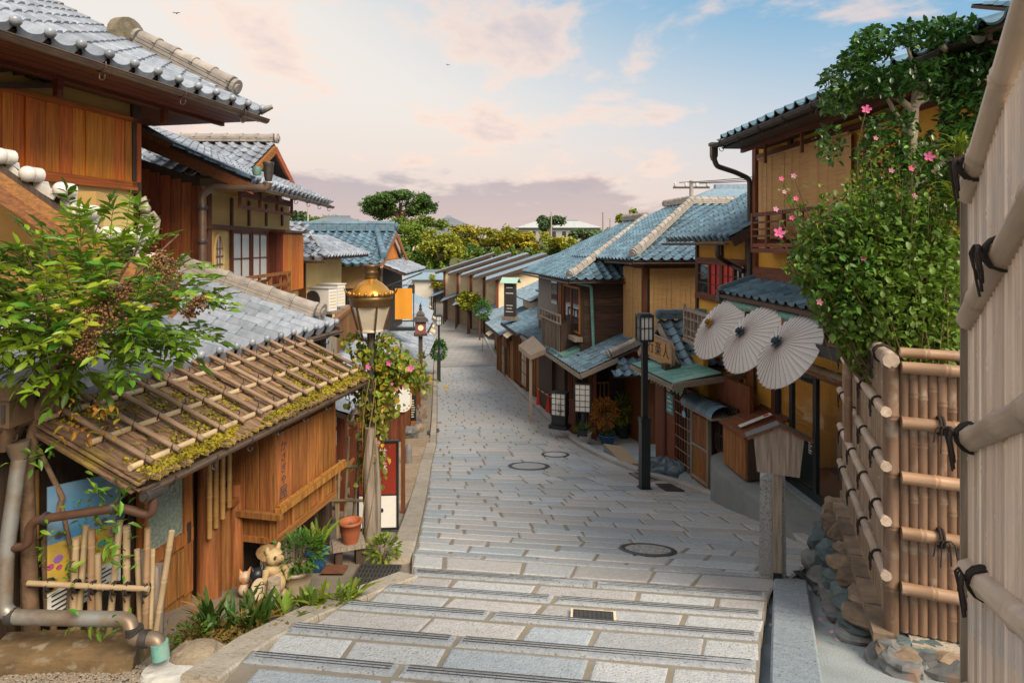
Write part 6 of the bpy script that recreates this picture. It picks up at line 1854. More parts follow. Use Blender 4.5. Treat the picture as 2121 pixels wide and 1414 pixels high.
# utility poles and wires
def upole(px,py_top,Y,label,arms=True,zb=-8.5):
 p = PX(px,py_top,Y)
 T = Thing('utility_pole', label, 'pole', (p.x, p.y, zb), 0, world=True)
 mb = T.mb(); mb.tube([(p.x, p.y, zb), p], [.16, .10], 8); T.p('shaft', mb, mat('pole_concrete', (.40, .37, .34), (.32, .30, .27), rough=.8, scale=2, bump=.05))
 if arms:
  for k,dz in enumerate((.35,1.35)):
   mb = T.mb(); mb.bar(p + Vector((-.9 + .2 * k, 0, -dz)), p + Vector((.9 - .2 * k, 0, -dz)), .09, .09); T.p('crossarm', mb, M_IRON)
   for i in range(4):
    q = p + Vector((-.8 + .53 * i, 0, -dz)); mb = T.mb(); mb.lathe(q, [(.03, .03), (.08, .08), (.05, .14), (.08, .2), (.03, .26)], 8); T.p('insulator', mb, M_WHITE)
  mb = T.mb(); mb.lathe(p + Vector((.3, 0, -1.2)), [(.16, -.3), (.2, -.2), (.2, .25), (.1, .3)], 10); T.p('transformer', mb, M_PALE)
 return p


pa_ = upole(1432, 374, 31, 'utility pole with crossarms and insulators above the roofs on the right')
pb_ = upole(1249, 440, 75, 'plain pole rising from the far trees left of the right-hand roofs', False)
pc_ = upole(1264, 452, 90, 'short plain pole close right of the taller plain pole', False)
pd_ = upole(1142, 438, 110, 'thin pole before the conifer by the grey hall', False)
pe_ = upole(638, 432, 70, 'thin pole over the annex roof at the left', False)
wr = Thing('overhead_wires', 'thin dark overhead wires running right from the armed utility pole', 'wires', (pa_.x, pa_.y, pa_.z), 0, world=True)
for k in range(3):
 s_ = pa_ + Vector((-.6 + .5 * k,0,-.1 - .02 * k)); e_ = Vector((15 + k * .4,24,3.6 - .1 * k))
 mb = wr.mb(); mb.tube([s_.lerp(e_, t) + Vector((0, 0, -.9 * t * (1 - t))) for t in [i / 10 for i in range(11)]], .018, 4); wr.p('wire', mb, M_BLACK)

# sign tower on the pent roof
sp = PX(1057,605,28.5)
stw = Thing('sign_tower', 'tall black wooden sign tower with two white characters and a pale green roof', 'sign', (sp.x, sp.y, -3.35), atan2(-1, .9) + radians(25))
mb = MB(); mb.box(-.27, .27, -.10, .10, .12, 1.65); stw.p('board', mb, mat('black_board', (.05, .04, .038), (.03, .025, .024), rough=.6, scale=3, bump=.1))
mb = MB(); mb.prism([(-.42, -.24, 1.64), (.42, -.24, 1.64), (.42, 0, 1.86), (-.42, 0, 1.86)], (0, .03, .03)); mb.prism([(-.42, .26, 1.64), (.42, .26, 1.64), (.42, 0.03, 1.86), (-.42, .03, 1.86)], (0, .03, .03)); stw.p('roof', mb, mat('mint_copper', (.42, .62, .52), (.34, .52, .45), rough=.6, bump=.05))
mb = MB(); mb.box(-.34, .34, -.2, .2, -.05, .12); stw.p('base', mb, M_WGREY)
for k, ch in enumerate('二三'):
 stw.piece('lettering', text_mesh(ch, .42, M_WHITE, .004), Matrix.Translation((0, -.105, stw.loc.z + 1.28 - .82 * k)) @ UPRIGHT)
# ================================================================== street lamps
def slim_lamp(px, py_base, label, h=3.25, name='street_lamp'):
 g = G(px,py_base)
 T = Thing(name, label, 'street lamp', g, radians(8), 'slim black lantern posts along the street')
 mb = MB(); mb.box(-.085, .085, -.085, .085, -.05, 1.28); mb.box(-.095, .095, -.095, .095, 1.26, 1.33); mb.box(-.11, .11, -.11, .11, -.05, .03); T.p('base_post', mb, M_BLACK)
 mb = MB(); mb.box(-.05, .05, -.05, .05, 1.33, h - .5); T.p('upper_post', mb, M_BLACK)
 z0,z1 = h - .5,h
 mb = MB(); mb.box(-.135, .135,-.135, .135,z0,z0 + .04); mb.box(-.135, .135,-.135, .135,z1 - .05,z1); mb.box(-.10, .10,-.10, .10,z1,z1 + .02)
 for sx in (-.12, .12):
  for sy in (-.12, .12): mb.box(sx - .014,sx + .014,sy - .014,sy + .014,z0 + .04,z1 - .05)
 hd = T.p('lantern', mb, M_BLACK)
 mb = MB(); mb.box(-.105, .105, -.105, .105, z0 + .04, z1 - .05); T.p('glass', mb, mat('milk_glass', (.70, .74, .72), (.64, .68, .66), rough=.35, bump=0, rnd=0), hd)
 mb = MB()
 for k in (-.04, .04):
  for s_ in (-.112, .112):
   mb.box(k - .008,k + .008,s_ - .006,s_ + .006,z0 + .04,z1 - .05); mb.box(s_ - .006,s_ + .006,k - .008,k + .008,z0 + .04,z1 - .05)
 for s_ in (-.113, .113):
  mb.box(-.105, .105,s_ - .006,s_ + .006,(z0 + z1) / 2 - .008,(z0 + z1) / 2 + .008); mb.box(s_ - .006,s_ + .006,-.105, .105,(z0 + z1) / 2 - .008,(z0 + z1) / 2 + .008)
 T.p('lattice', mb, M_BLACK, hd)
 return T


slim_lamp(1335, 1012, 'tall slim black lamp post with lattice lantern before the gate building, nearest')
slim_lamp(909, 790, 'slim black lamp post on the left edge of the street halfway down')
slim_lamp(987, 672, 'slim black lamp post far down on the right side of the street')

# golden lamp on the vine post
g = G(768,1142)
VP = g.copy()
gl_ = Thing('golden_lamp', 'old golden bell-topped street lamp above the flowering vine', 'street lamp', (g.x, g.y, g.z), 0)
gold = mat('gilded_metal', (.55, .27, .04), (.36, .17, .03), rough=.22, metal=.55, scale=6, bump=.05)
bronze = mat('dark_bronze', (.20, .115, .04), (.11, .065, .03), rough=.4, metal=.6, scale=10, bump=.1)
cream_g = mat('aged_lamp_glass', (.66, .60, .50), (.46, .39, .29), rough=.35, scale=3, bump=.03, rnd=0, coat=.4)
top = -(548 - HY) / F * g.y - g.z; bot = -(690 - HY) / F * g.y - g.z; H_ = top - bot
mb = MB(); mb.tube([(0, .02, -.1), (0, .02, bot)], .045, 8); gl_.p('pole', mb, M_IRON)
z = lambda f: bot + H_ * f
mb = MB(); mb.lathe((0, 0, 0), [(.135, z(.05)), (.212, z(.40))], 6, smooth=False); mb.lathe((0, 0, 0), [(.02, z(.03)), (.15, z(.03)), (.14, z(.055))], 16); gsh = gl_.p('glass_shade', mb, cream_g)
for i in range(6):
 t = i * pi / 3; mb = MB(); mb.bar((.138 * cos(t), .138 * sin(t), z(.04)), (.216 * cos(t), .216 * sin(t), z(.41)), .018, .018); gl_.p('rib', mb, bronze)
mb = MB(); mb.lathe((0, 0, 0), [(.215, z(.40)), (.225, z(.42)), (.222, z(.47)), (.235, z(.49)), (.235, z(.53)), (.22, z(.55)), (.24, z(.565)), (.20, z(.58))], 24); gl_.p('collar', mb, bronze)
for i in range(20):
 t = 2 * pi * i / 20; mb = MB(); mb.ball((.235 * cos(t), .235 * sin(t), z(.585)), .018, None, .025, 6, 4); gl_.p('crown_bead', mb, gold)
mb = MB(); mb.lathe((0, 0, 0), [(.225, z(.56)), (.215, z(.60)), (.18, z(.66)), (.125, z(.73)), (.075, z(.77)), (.06, z(.80))], 24); gl_.p('bell_cap', mb, gold)
mb = MB(); mb.lathe((0, 0, 0), [(.055, z(.79)), (.075, z(.81)), (.06, z(.83)), (.075, z(.86)), (.08, z(.90)), (.065, z(.92)), (.10, z(.97)), (.095, z(1.0)), (.06, z(1.0))], 16); gl_.p('finial', mb, bronze)
for s_ in (-1,1):
 mb = MB(); mb.tube([(s_ * .23, 0, z(.56)), (s_ * .27, 0, z(.60)), (s_ * .29, 0, z(.65))], [.018, .012, .006], 6); gl_.p('scroll', mb, bronze)
for s_ in (-1,0,1):
 mb = MB(); mb.tube([(.0, .02, bot - .12), (s_ * .08, -.03, bot - .06), (s_ * .10, -.02, bot + .01), (s_ * .05, 0, z(.05))], .014, 6); gl_.p('bracket', mb, bronze)
# weathered log post beside the lamp pole
lg = Thing('log_post', 'weathered grey log post overgrown by the flowering vine', 'post', (g.x, g.y, g.z), 0)
mb = MB(); mb.tube([(0, -.08, -.2), (.012, -.08, .5), (-.005, -.08, 1.0), (.01, -.07, 1.36)], [.075, .068, .062, .055], 10); lg.p('trunk', mb, M_WGREY)
mb = MB(); mb.tube([(.08, -.06, -.2), (.09, -.05, .7), (.06, -.05, 1.25)], [.04, .035, .02], 8); lg.p('side_stake', mb, M_WGREY)

# ================================================================== bamboo fences at the right
(fx,fy),fyaw = right_frame(1560,0)
# middle fence: long side and short front
MF = Thing('bamboo_fence', 'brown split-bamboo fence with tied rails on the rough stone wall', 'fence', (2.66, 4.4, -2.62), 0, world=True)
dA = Vector((.385,1,0)).normalized(); dB = Vector((1,-.385,0)).normalized()
c0 = Vector((2.66,4.4,0)); La = 2.42
n = 54
for i in range(n):
 p = c0 + dA * (.05 + La * i / n); r_ = .022
 MF.piece('bamboo_pole', bamboo(1.80, .0235, mat('weathered_fence_bamboo', (.37, .28, .205), (.24, .17, .12), rough=.6, scale=3, stretch=(8, 8, 1), bump=.15, rnd=.2, spots=((.55, .48, .42), 22, .66, .74)), .23, 6, i % 5), Matrix.Translation((p.x, p.y, -2.66)) @ Matrix.Rotation(i * 1.3, 4, 'Z'))
knot = MB()
knot.tube([(.064 * cos(t), .0, .064 * sin(t)) for t in [i * 2 * pi / 12 for i in range(13)]], .011,5,caps=False)
knot.tube([(.066 * cos(t), .022, .066 * sin(t)) for t in [i * 2 * pi / 12 for i in range(13)]], .011,5,caps=False)
for sx,L_ in ((-1,1),(1,1),(-.5,1.5),(.4,1.7)):
 knot.tube([(-.07,0,0),(-.085, .03 * sx, .02),(-.08, .06 * sx,-.01 * L_),(-.085, .07 * sx,-.07 * L_),(-.08, .075 * sx,-.11 * L_)], .006,4)
knot = knot.mesh('rope_knot', M_ROPE)
nA = Vector((-dA.y,dA.x,0))   # outward,to the street
ang = atan2(dA.y,dA.x)
for k,z_ in enumerate((-.80,-1.16,-1.54,-1.92,-2.30)):
 r_ = .037 if k else .055
 a_ = c0 + nA * .04 + dA * (-.04); b_ = a_ + dA * (La + .06); a_.z = b_.z = z_
 if k == 0: a_ += nA * -.03; b_ += nA * -.03
 bam_piece(MF, b_, a_, r_, M_BAMG, 'bamboo_rail', node=.42, seed=k)
 for j in range(4):
  p = a_.lerp(b_, (.12, .36, .62, .88)[j]) ; MF.piece('rope_knot', knot, Matrix.Translation(p) @ Matrix.Rotation(ang - pi / 2, 4, 'Z') @ Matrix.Scale(r_ / .058, 4))
bam_piece(MF, c0 + Vector((0, 0, -2.72)) - dA * .0, c0 + Vector((0, 0, -.76)), .05, M_BAMB, 'corner_pole', node=.4)
nB = Vector((-dB.y,dB.x,0)) * -1
for i in range(17):
 p = c0 + dB * (.075 + .0565 * i)
 MF.piece('bamboo_pole', bamboo(1.86, .0325, M_BAMB, .34, 8, i % 6), Matrix.Translation((p.x, p.y, -2.68)) @ Matrix.Rotation(i * 2.1, 4, 'Z'))
angB = atan2(dB.y,dB.x)
for k,z_ in enumerate((-.765,-.86,-1.24,-1.62,-2.0,-2.38)):
 a_ = c0 + nB * .055 + dB * .05; b_ = a_ + dB * 1.1; a_.z = z_ + .02; b_.z = z_
 if k == 0: a_ -= nB * .05; b_ -= nB * .05
 bam_piece(MF, a_, b_, .043 if k else .035, mat('rail_bamboo', (.42, .27, .17), (.27, .16, .095), rough=.5, scale=3, stretch=(8, 8, 1), bump=.12, rnd=.15, spots=((.45, .38, .32), 7, .55, .7)), 'bamboo_rail', node=.34, seed=k)
 if k in (2,4):
  MF.piece('rope_knot', knot, Matrix.Translation(a_ + dB * .24) @ Matrix.Rotation(angB - pi / 2 + pi, 4, 'Z') @ Matrix.Scale(.9, 4))
# second run behind,seen under the bush
for i in range(16):
 p = Vector((3.0 + .1 * i,5.6 - .02 * i,0))
 MF.piece('bamboo_pole', bamboo(1.1, .035, M_BAMB, .34, 8, i % 6), Matrix.Translation((p.x, p.y, -1.75)))
bam_piece(MF, (2.95, 5.55, -.72), (4.7, 5.25, -.72), .045, M_BAMB, 'bamboo_rail')
# near fence,running down beside the stairs
NF = Thing('silvered_bamboo_fence', 'tall silvered bamboo fence with thick sloping rails, closest at the right edge', 'fence', (1.235, 1.7, -2.0), 0, world=True)
e = Vector((1.247,1.70,0)); dN = Vector((-.492,-1,0)).normalized(); nN = Vector((-1, .492,0)).normalized()
sl = .424 / sqrt(1 + .492 ** 2)          # rails climb towards the camera
n = 44
for i in range(n):
 s_ = .012 + i * .027; p = e + dN * s_
 zt_ = .16 + sl * s_
 NF.piece('bamboo_pole', bamboo(2.85, .0125, mat('white_bamboo', (.78, .67, .58), (.55, .43, .35), rough=.5, scale=3, stretch=(9, 9, .8), bump=.12, rnd=.28, spots=((.50, .49, .50), 5, .52, .7)), .40, 8, i % 7), Matrix.Translation((p.x, p.y, zt_ - 2.85)) @ Matrix.Rotation(i * 1.7, 4, 'Z'))
kn2 = MB(); R_ = .044
for dy in (0, .014, .028):
 kn2.tube([(R_ * cos(t),dy,R_ * sin(t)) for t in [i * 2 * pi / 14 for i in range(15)]], .0055,5,caps=False)
for sx,L_ in ((-1,1),(1, .9),(-.6,1.3),(.5,1.5),(-.2,1.1)):
 kn2.tube([(-R_, .014, .0),(-R_ - .015, .014 + .03 * sx, .02),(-R_ - .02, .014 + .05 * sx, .0),(-R_ - .012, .014 + .045 * sx,-.045 * L_),(-R_ - .006, .014 + .02 * sx,-.075 * L_)], .0042,4)
kn2 = kn2.mesh('rope_knot', M_ROPE)
angN = atan2(dN.y,dN.x)
for k,z_ in enumerate((.135,-.20,-.525,-.87,-1.20)):
 a_ = e + nN * .012 + dN * .028; b_ = a_ + dN * 1.25; a_.z = z_; b_.z = z_ + sl * 1.25 * (1 + .28 * (2 - k))
 bam_piece(NF, a_, b_, .031, M_BAMG, 'bamboo_rail', node=.26, seed=k)
 t_ = (.09, .30, .045, .16, .2)[k]
 NF.piece('rope_knot', kn2, Matrix.Translation(a_.lerp(b_, t_)) @ Matrix.Rotation(angN - pi / 2 + pi, 4, 'Z') @ Matrix.Scale(.85, 4))
mb = NF.mb(); p = e - dN * .012; mb.bar((p.x, p.y, -2.9), (p.x, p.y, .12), .014, .05, nN); NF.p('edge_strip', mb, M_WGREY)
mb = NF.mb(); q_ = lambda s_,z_: (e - nN * .03 + dN * s_ + Vector((0,0,z_))).to_tuple()
mb.prism([q_(.04, -2.9), q_(1.15, -2.6), q_(1.15, .10 + sl * 1.15), q_(.04, .10)], -nN * .006); NF.p('backing', mb, M_WOODDARK)

# rough stone wall under the fence
RW = Thing('stone_wall', 'rough dark boulder wall with pale cap stones under the brown bamboo fence', 'wall', (2.7, 4.4, -3.2), 0, world=True)
rockm = [mat('dark_boulder', (.20, .205, .205), (.075, .08, .085), rough=.85, scale=4, bump=.9, rnd=.3, spots=((.20, .11, .06), 3, .58, .72)),
  mat('brown_boulder', (.30, .22, .15), (.13, .10, .075), rough=.9, scale=5, bump=.9, rnd=.3, spots=((.14, .22, .21), 3, .60, .72)),
  mat('teal_boulder', (.13, .19, .20), (.06, .085, .09), rough=.8, scale=5, bump=.8, rnd=.25)]


def rock(T, c, r, m, seed, name='boulder', amp=.28, parent=None, flat=1.0):
 c = Vector(c); b = MB(T.off) if T else MB(); n_,k = 14,10
 vs_ = []
 for j in range(k + 1):
  for i in range(n_):
   a = -pi / 2 + pi * j / k; t = 2 * pi * i / n_
   d = Vector((cos(a) * cos(t),cos(a) * sin(t),sin(a)))
   s = 1 + amp * noise.noise(d * 1.4 + Vector((seed * 3.1,seed,0))) + amp * .5 * noise.noise(d * 3.4 + Vector((seed,2.2 * seed,0)))
   q = Vector([math.copysign(abs(x) ** .75,x) for x in d])
   vs_.append(c + Vector((q.x * r[0],q.y * r[1],q.z * r[2])) * s)
 b.add(vs_,[(j * n_ + i,j * n_ + (i + 1) % n_,(j + 1) * n_ + (i + 1) % n_,(j + 1) * n_ + i) for j in range(k) for i in range(n_)],0,False)
 return b.mesh(name,m)


mb = RW.mb(); pts_ = [c0 - dA * .1,c0 + dA * (La + .4),c0 + dA * (La + .4) - nA * .8,c0 - nA * 1.2 - dA * .6]
mb.prism([(p.x, p.y, -4.2) for p in pts_], (0, 0, 4.2 - 2.74)); RW.p('core', mb, M_CEM)
sd = 0
for i in range(9):
 s_ = .05 + La * i / 8
 for j in range(3):
  p = c0 + dA * (s_ + R.uniform(-.08, .08)) + nA * (.06 + .07 * j + R.uniform(-.03, .04))
  zb_ = gz(p.x,p.y); zt_ = -2.78; hh = (zt_ - zb_) / 3
  if hh < .04: continue
  sd += 1; RW.piece('boulder', rock(None, (0, 0, 0), (R.uniform(.11, .2), R.uniform(.14, .22), hh * R.uniform(.55, .85)), rockm[sd % 3], sd), Matrix.Translation((p.x, p.y, zt_ - hh * (j + .5))) @ Matrix.Rotation(ang, 4, 'Z'))
for i in range(6):
 for j in range(3):
  p = c0 + dB * (.05 + .24 * i + R.uniform(-.05, .05)) + nB * (.05 + .09 * j + R.uniform(-.03, .05))
  zb_ = gz(p.x,p.y); zt_ = -2.76; hh = (zt_ - zb_) / 3
  sd += 1; RW.piece('boulder', rock(None, (0, 0, 0), (R.uniform(.13, .22), R.uniform(.1, .18), max(.07, hh * R.uniform(.55, .8))), rockm[(sd * 2) % 3], sd, amp=.4), Matrix.Translation((p.x, p.y, zt_ - hh * (j + .5))) @ Matrix.Rotation(angB, 4, 'Z'))
p = c0 + nB * .16 + dB * .10
RW.piece('boulder', rock(None, (0, 0, 0), (.30, .20, .20), rockm[0], 77, amp=.35), Matrix.Translation((p.x, p.y, -2.90)) @ Matrix.Rotation(angB - .2, 4, 'Z'))
for i in range(6):
 s_ = .1 + .4 * i; p = c0 + dA * s_ + nA * .06
 mb = RW.mb(); mb.bar((p - dA * .19).to_tuple()[:2] + (-2.72,), (p + dA * .19).to_tuple()[:2] + (-2.72,), .13, .07); RW.p('cap_stone', mb, rockm[1])
p = c0 + dB * .1; q = c0 + dB * 1.2
mb = RW.mb(); mb.bar((p + nB * .03).to_tuple()[:2] + (-2.73,), (q + nB * .03).to_tuple()[:2] + (-2.73,), .2, .07); RW.p('cap_stone', mb, M_CURB)

# ================================================================== stone pillar,notice board,cabinet,umbrellas
g = G(1600,1200)
sp_ = Thing('stone_pillar', 'square speckled granite pillar with pointed top at the head of the kerb', 'pillar', g, radians(-22))
H_ = -(985 - HY) / F * g.y - g.z
gran = mat('speckled_granite', (.40, .41, .42), (.29, .30, .31), rough=.75, scale=30, bump=.4, rnd=.03, spots=((.13, .13, .14), 90, .55, .62), fine=70)
mb = MB(); w_ = .115
mb.add([(-w_ * 1.1,-w_ * 1.1,-.2),(w_ * 1.1,-w_ * 1.1,-.2),(w_ * 1.1,w_ * 1.1,-.2),(-w_ * 1.1,w_ * 1.1,-.2),(-w_,-w_,H_),(w_,-w_,H_),(w_,w_,H_),(-w_,w_,H_),(0,0,H_ + .065)],
 [(0, 1, 5, 4), (1, 2, 6, 5), (2, 3, 7, 6), (3, 0, 4, 7), (4, 5, 8), (5, 6, 8), (6, 7, 8), (7, 4, 8)]); sp_.p('shaft', mb, gran)
g2 = G(1592,1201)
nb_ = Thing('notice_board', 'grey wooden notice board with little pitched roof on a post before the granite pillar', 'notice board', (g2.x + .02, g2.y - .16, g2.z - .03), radians(-12))
Hb = -(963 - HY) / F * g2.y - nb_.loc.z; Ht = -(888 - HY) / F * g2.y - nb_.loc.z
mb = MB(); mb.box(-.04, .035, -.03, .04, -.1, Hb + .1); nb_.p('post', mb, M_WGREY)
mb = MB(); mb.box(-.045, .03, -.05, -.031, .0, .20); nb_.p('iron_shoe', mb, M_BLACK)
hw0,hw1 = .19, .225
mb = MB(); mb.prism([(-hw0, -.06, Hb), (hw0 - .005, -.06, Hb - .03), (hw1, -.06, Ht - .02), (0, -.06, Ht + .085), (-hw1, -.06, Ht)], (0, .03, 0)); nb_.p('board', mb, M_WGREY)
for s_ in (-1,1):
 mb = MB(); mb.bar((s_ * .29, -.045, Ht - .035), (0, -.045, Ht + .10), .13, .022); nb_.p('roof_board', mb, M_WRED)
 mb = MB(); mb.bar((s_ * .295, -.045, Ht - .018), (0, -.045, Ht + .118), .135, .010); nb_.p('lead_cover', mb, M_IRON)
# wooden cabinet with slatted lid
cb = Thing('wooden_cabinet', 'brown wooden cabinet with sloping slatted lid standing on the concrete block', 'cabinet', (3.98, 10.35, ZP), atan2(-1, .09))
mb = MB(); mb.prism([(-.42, -.32, .02), (-.42, .32, .02), (-.42, .32, .92), (-.42, -.32, .68)], (.84, 0, 0)); body = cb.p('body', mb, M_WBROWN)
for i in range(7):
 cb.piece('board', plank(.112, .015, .66, M_WBROWN), Matrix.Translation((-.36 + .12 * i, -.328, ZP + .02)), body)
for i in range(5):
 mb = MB(); mb.box(.421, .432, -.30 + .122 * i, -.185 + .122 * i, .03, .66); cb.p('side_board', mb, M_WDZ, body)
for i in range(5):
 y_ = -.38 + .155 * i; z_ = .68 + (y_ + .32) * .375
 mb = MB(); mb.bar((-.47, y_ + .07, z_ + .055), (.47, y_ + .07, z_ + .055), .165, .02, (0, -.35, 1)); cb.p('lid_slat', mb, M_WREDX)
mb = MB(); mb.bar((-.48, .38, .95), (.48, .38, .95), .05, .06); cb.p('ridge_strip', mb, M_IRON)
pl = Thing('paper_slip', 'long white paper slip with a red mark lying on the slatted cabinet lid', 'paper', (3.98, 10.35, ZP + .8), atan2(-1, .09))
mb = MB(); mb.bar((.12, -.30, -.02), (.16, .22, .185), .11, .003, (0, -.35, 1)); pl.p('sheet', mb, M_WHITE)
mb = MB(); mb.bar((.145, .10, .143), (.155, .18, .172), .06, .003, (0, -.35, 1)); pl.p('red_mark', mb, redp)

# paper umbrellas on the eave
paper = mat('oiled_paper', (.86, .80, .75), (.74, .68, .64), rough=.6, scale=2.5, bump=.08, rnd=.03)
paperT = leafmat('umbrella_paper', (.90, .90, .91), (.84, .84, .86), .35, .6, .03, 0, 2.0)
ribm = wood('umbrella_rib', (.60, .50, .49), 'z', bump=0)


def umbrella(px,py,Y,rad,axis,label,cap):
 c = PX(px,py,Y)
 T = Thing('paper_umbrella', label, 'umbrella', c, 0, 'paper umbrellas hung in a row under the eave')
 Mt = Vector(axis).to_track_quat('Z', 'Y').to_matrix().to_4x4()      # local z: umbrella axis
 n_ = 36; dep = rad * .30
 b = MB(); rings = (0.03, .25, .5, .75, .93,1.0)
 vs_ = []
 for q in rings:
  for i in range(n_ * 2):
   t = pi * i / n_; val = (i % 2)
   r_ = rad * q * (1 if not val else .985); z_ = -dep * q ** 1.25 - (.012 * q if val else 0)
   if q == 1.0 and val: r_ *= .99; z_ += .0
   vs_.append((r_ * cos(t),r_ * sin(t),z_))
 N2 = n_ * 2
 b.add(vs_,[(j * N2 + i,j * N2 + (i + 1) % N2,(j + 1) * N2 + (i + 1) % N2,(j + 1) * N2 + i) for j in range(len(rings) - 1) for i in range(N2)])
 can_ = ob('canopy', b.mesh('canopy', paperT), T.root, Mt)
 rb = MB(); rb.tube([(rad * q,0,-dep * q ** 1.25 + .004) for q in (.04, .3, .6, .85,1.03)], .0034,5)
 rm = rb.mesh('rib', ribm)
 for i in range(n_): ob('rib', rm, can_, Matrix.Rotation(2 * pi * i / n_, 4, 'Z'))
 b = MB(); b.lathe((0, 0, 0), [(.045, -.03), (.055, .01), (.035, .05), (.05, .08), (.0, .11)], 10); ob('cap', b.mesh('cap', cap), T.root, Mt)
 b = MB()
 for i in range(10):
  t = 2 * pi * i / 10; b.bar((.02 * cos(t), .02 * sin(t), .03),(.085 * cos(t), .085 * sin(t), .02 + .02 * (i % 2)), .03, .008)
 ob('cap_ruffle', b.mesh('cap_ruffle', cap), T.root, Mt)
 b = MB(); b.tube([(0, 0, 0), (0, 0, -.95)], .014, 7); ob('shaft', b.mesh('shaft', ribm), T.root, Mt)
 return T


capb = mat('dark_blue_cap', (.03, .07, .10), rough=.6, bump=0); capy = mat('ochre_cap', (.34, .19, .04), rough=.7, bump=.1)
umbrella(1471, 670, 10.4, .575, (-.82, -.20, .54), 'left paper umbrella of three, with an ochre cap and yellowed panels', capy)
umbrella(1536, 689, 9.1, .575, (-.83, -.15, .55), 'middle paper umbrella of the three under the copper gutter', capb)
umbrella(1612, 710, 8.1, .575, (-.84, -.11, .555), 'right paper umbrella of three, nearest the bamboo fence', capb)
# ================================================================== left foreground: pipes,low fence,posters,statues,pots
def flat_at(x,y,dz=0.0): return Vector((x,y,gz(x,y) + dz))


zinc = mat('weathered_zinc_pipe', (.30, .31, .30), (.22, .16, .11), rough=.45, metal=.45, scale=3, bump=.08, lo=.42, hi=.6, rnd=.04)
Yp = 3.72
cp = Thing('corner_drainpipe', 'thick weathered drainpipe running down and along the ground at the lower left corner', 'drainpipe', flat_at(-3.0, 3.7), 0, world=True)
P_ = lambda x,y,d=0: PX(x,y,Yp + d)
pts = [P_(40,950, .12),P_(12,1150, .04),P_(8,1262),P_(30,1277),P_(268,1282,-.0),P_(275,1322,-.04),P_(325,1322,-.05),P_(334,1352,-.06)]
mb = cp.mb(); mb.tube(elbow(pts, .05, 5, .09), .043, 12); cp.p('pipe', mb, zinc)
for (x,y,d),q in (((25,1275,0),0),((278,1305,-.03),1),((300,1322,-.05),0)):
 c = P_(x,y,d); mb = cp.mb()
 if q: mb.tube([c + Vector((0,0,-.02)),c + Vector((0,0, .02))], .049,12)
 else: mb.tube([c + Vector((-.022,0,0)),c + Vector((.022,0,0))], .049,12)
 cp.p('joint_band', mb, M_IRON)
c = P_(330, 1340, -.06); mb = cp.mb(); mb.tube([c + Vector((0, 0, .03)), c + Vector((.01, 0, -.06))], .048, 12); cp.p('outlet', mb, M_VERD)
c = PX(30, 900, 3.82); mb = cp.mb(); mb.tube([PX(40, 950, 3.84), PX(36, 915, 3.84)], [.043, .07], 12); cp.p('socket', mb, zinc)
hb_ = Thing('rain_hopper', 'brown ribbed rain hopper box at the left edge under the tiled eave', 'hopper', PX(15, 870, 3.8), 0, world=True)
c = PX(12,830,3.82)
mb = hb_.mb(); mb.box(c.x - .16, c.x + .10, c.y - .10, c.y + .10, c.z - .14, c.z + .05); mb.lathe(c + Vector((-.02, 0, 0)), [(.06, -.30), (.13, -.14)], 4, sq=True); body = hb_.p('box', mb, M_GUT)
mb = hb_.mb(); mb.box(c.x - .18, c.x + .12, c.y - .12, c.y + .12, c.z + .03, c.z + .065); hb_.p('rim', mb, M_GUT)
for i in range(5):
 x_ = c.x - .08 + .035 * i; mb = hb_.mb(); mb.box(x_, x_ + .018, c.y - .108, c.y - .10, c.z - .11, c.z); hb_.p('slot', mb, M_IRON, body)
# branch pipe from the bark-roof gutter
e_ = TH.W((a_l - .02,B_GUT - .055,ZE - .1))
bp = Thing('branch_drainpipe', 'slim brown drainpipe from the bark roof gutter across the posters to the thick pipe', 'drainpipe', e_, 0, world=True)
pts = [e_ + Vector((0,0, .02)),e_ + Vector((0,0,-.12)),PX(250,1050,3.80),PX(62,1078,3.78),PX(58,1130,3.78),PX(22,1134,3.77)]
mb = bp.mb(); mb.tube(elbow(pts, .05, 5, .07), .026, 10); bp.p('pipe', mb, mat('brown_enamel_pipe', (.17, .085, .055), (.10, .06, .045), rough=.4, metal=.3, scale=3, bump=.05))
mb = bp.mb(); mb.tube([e_ + Vector((-.02, -.06, .02)), e_ + Vector((.01, .05, .02))], .038, 14); mb.tube([e_ + Vector((-.022, -.075, .02)), e_ + Vector((-.02, -.06, .02))], .022, 12); bp.p('end_cap', mb, M_GUTD)
for x_ in (95,236):
 c = PX(x_, 1073 if x_ == 95 else 1052, 3.79); mb = bp.mb(); mb.tube([c + Vector((-.012, 0, 0)), c + Vector((.012, 0, 0))], .037, 10); bp.p('band', mb, M_GUTD)

lf = Thing('low_bamboo_fence', 'low fence of leaning cut bamboo stakes tied to one rail before the posters', 'fence', flat_at(-2.75, 3.95), 0, world=True)
Yf = 3.92
st_ = [(110,1330,112,1108, .021),(148,1328,158,1110, .021),(158,1330,178,1090, .019),(188,1330,190,1092, .021),(222,1330,248,1082, .020),(262,1330,262,1085, .021),(300,1318,306,1093, .019),(322,1300,356,1098, .018),(292,1310,284,1135, .017),(52,1330,50,1200, .021),(205,1330,203,1150, .02),(312,1310,316,1140, .015)]
for i,(xa,ya,xb,yb,r_) in enumerate(st_):
 d = .02 * (i % 3) + (.05 if xa < 120 else 0)
 bam_piece(lf, PX(xa, ya + 14, Yf + d), PX(xb, yb, Yf + d), r_, M_BAML if i % 3 else mat('weathered_bamboo_stake', (.40, .26, .15), (.26, .16, .09), rough=.6, scale=3, stretch=(8, 8, 1), bump=.2), 'bamboo_stake', node=.22, seed=i % 4)
bam_piece(lf, PX(58, 1207, Yf - .03), PX(306, 1219, Yf - .03), .018, M_BAML, 'bamboo_rail', node=.3)
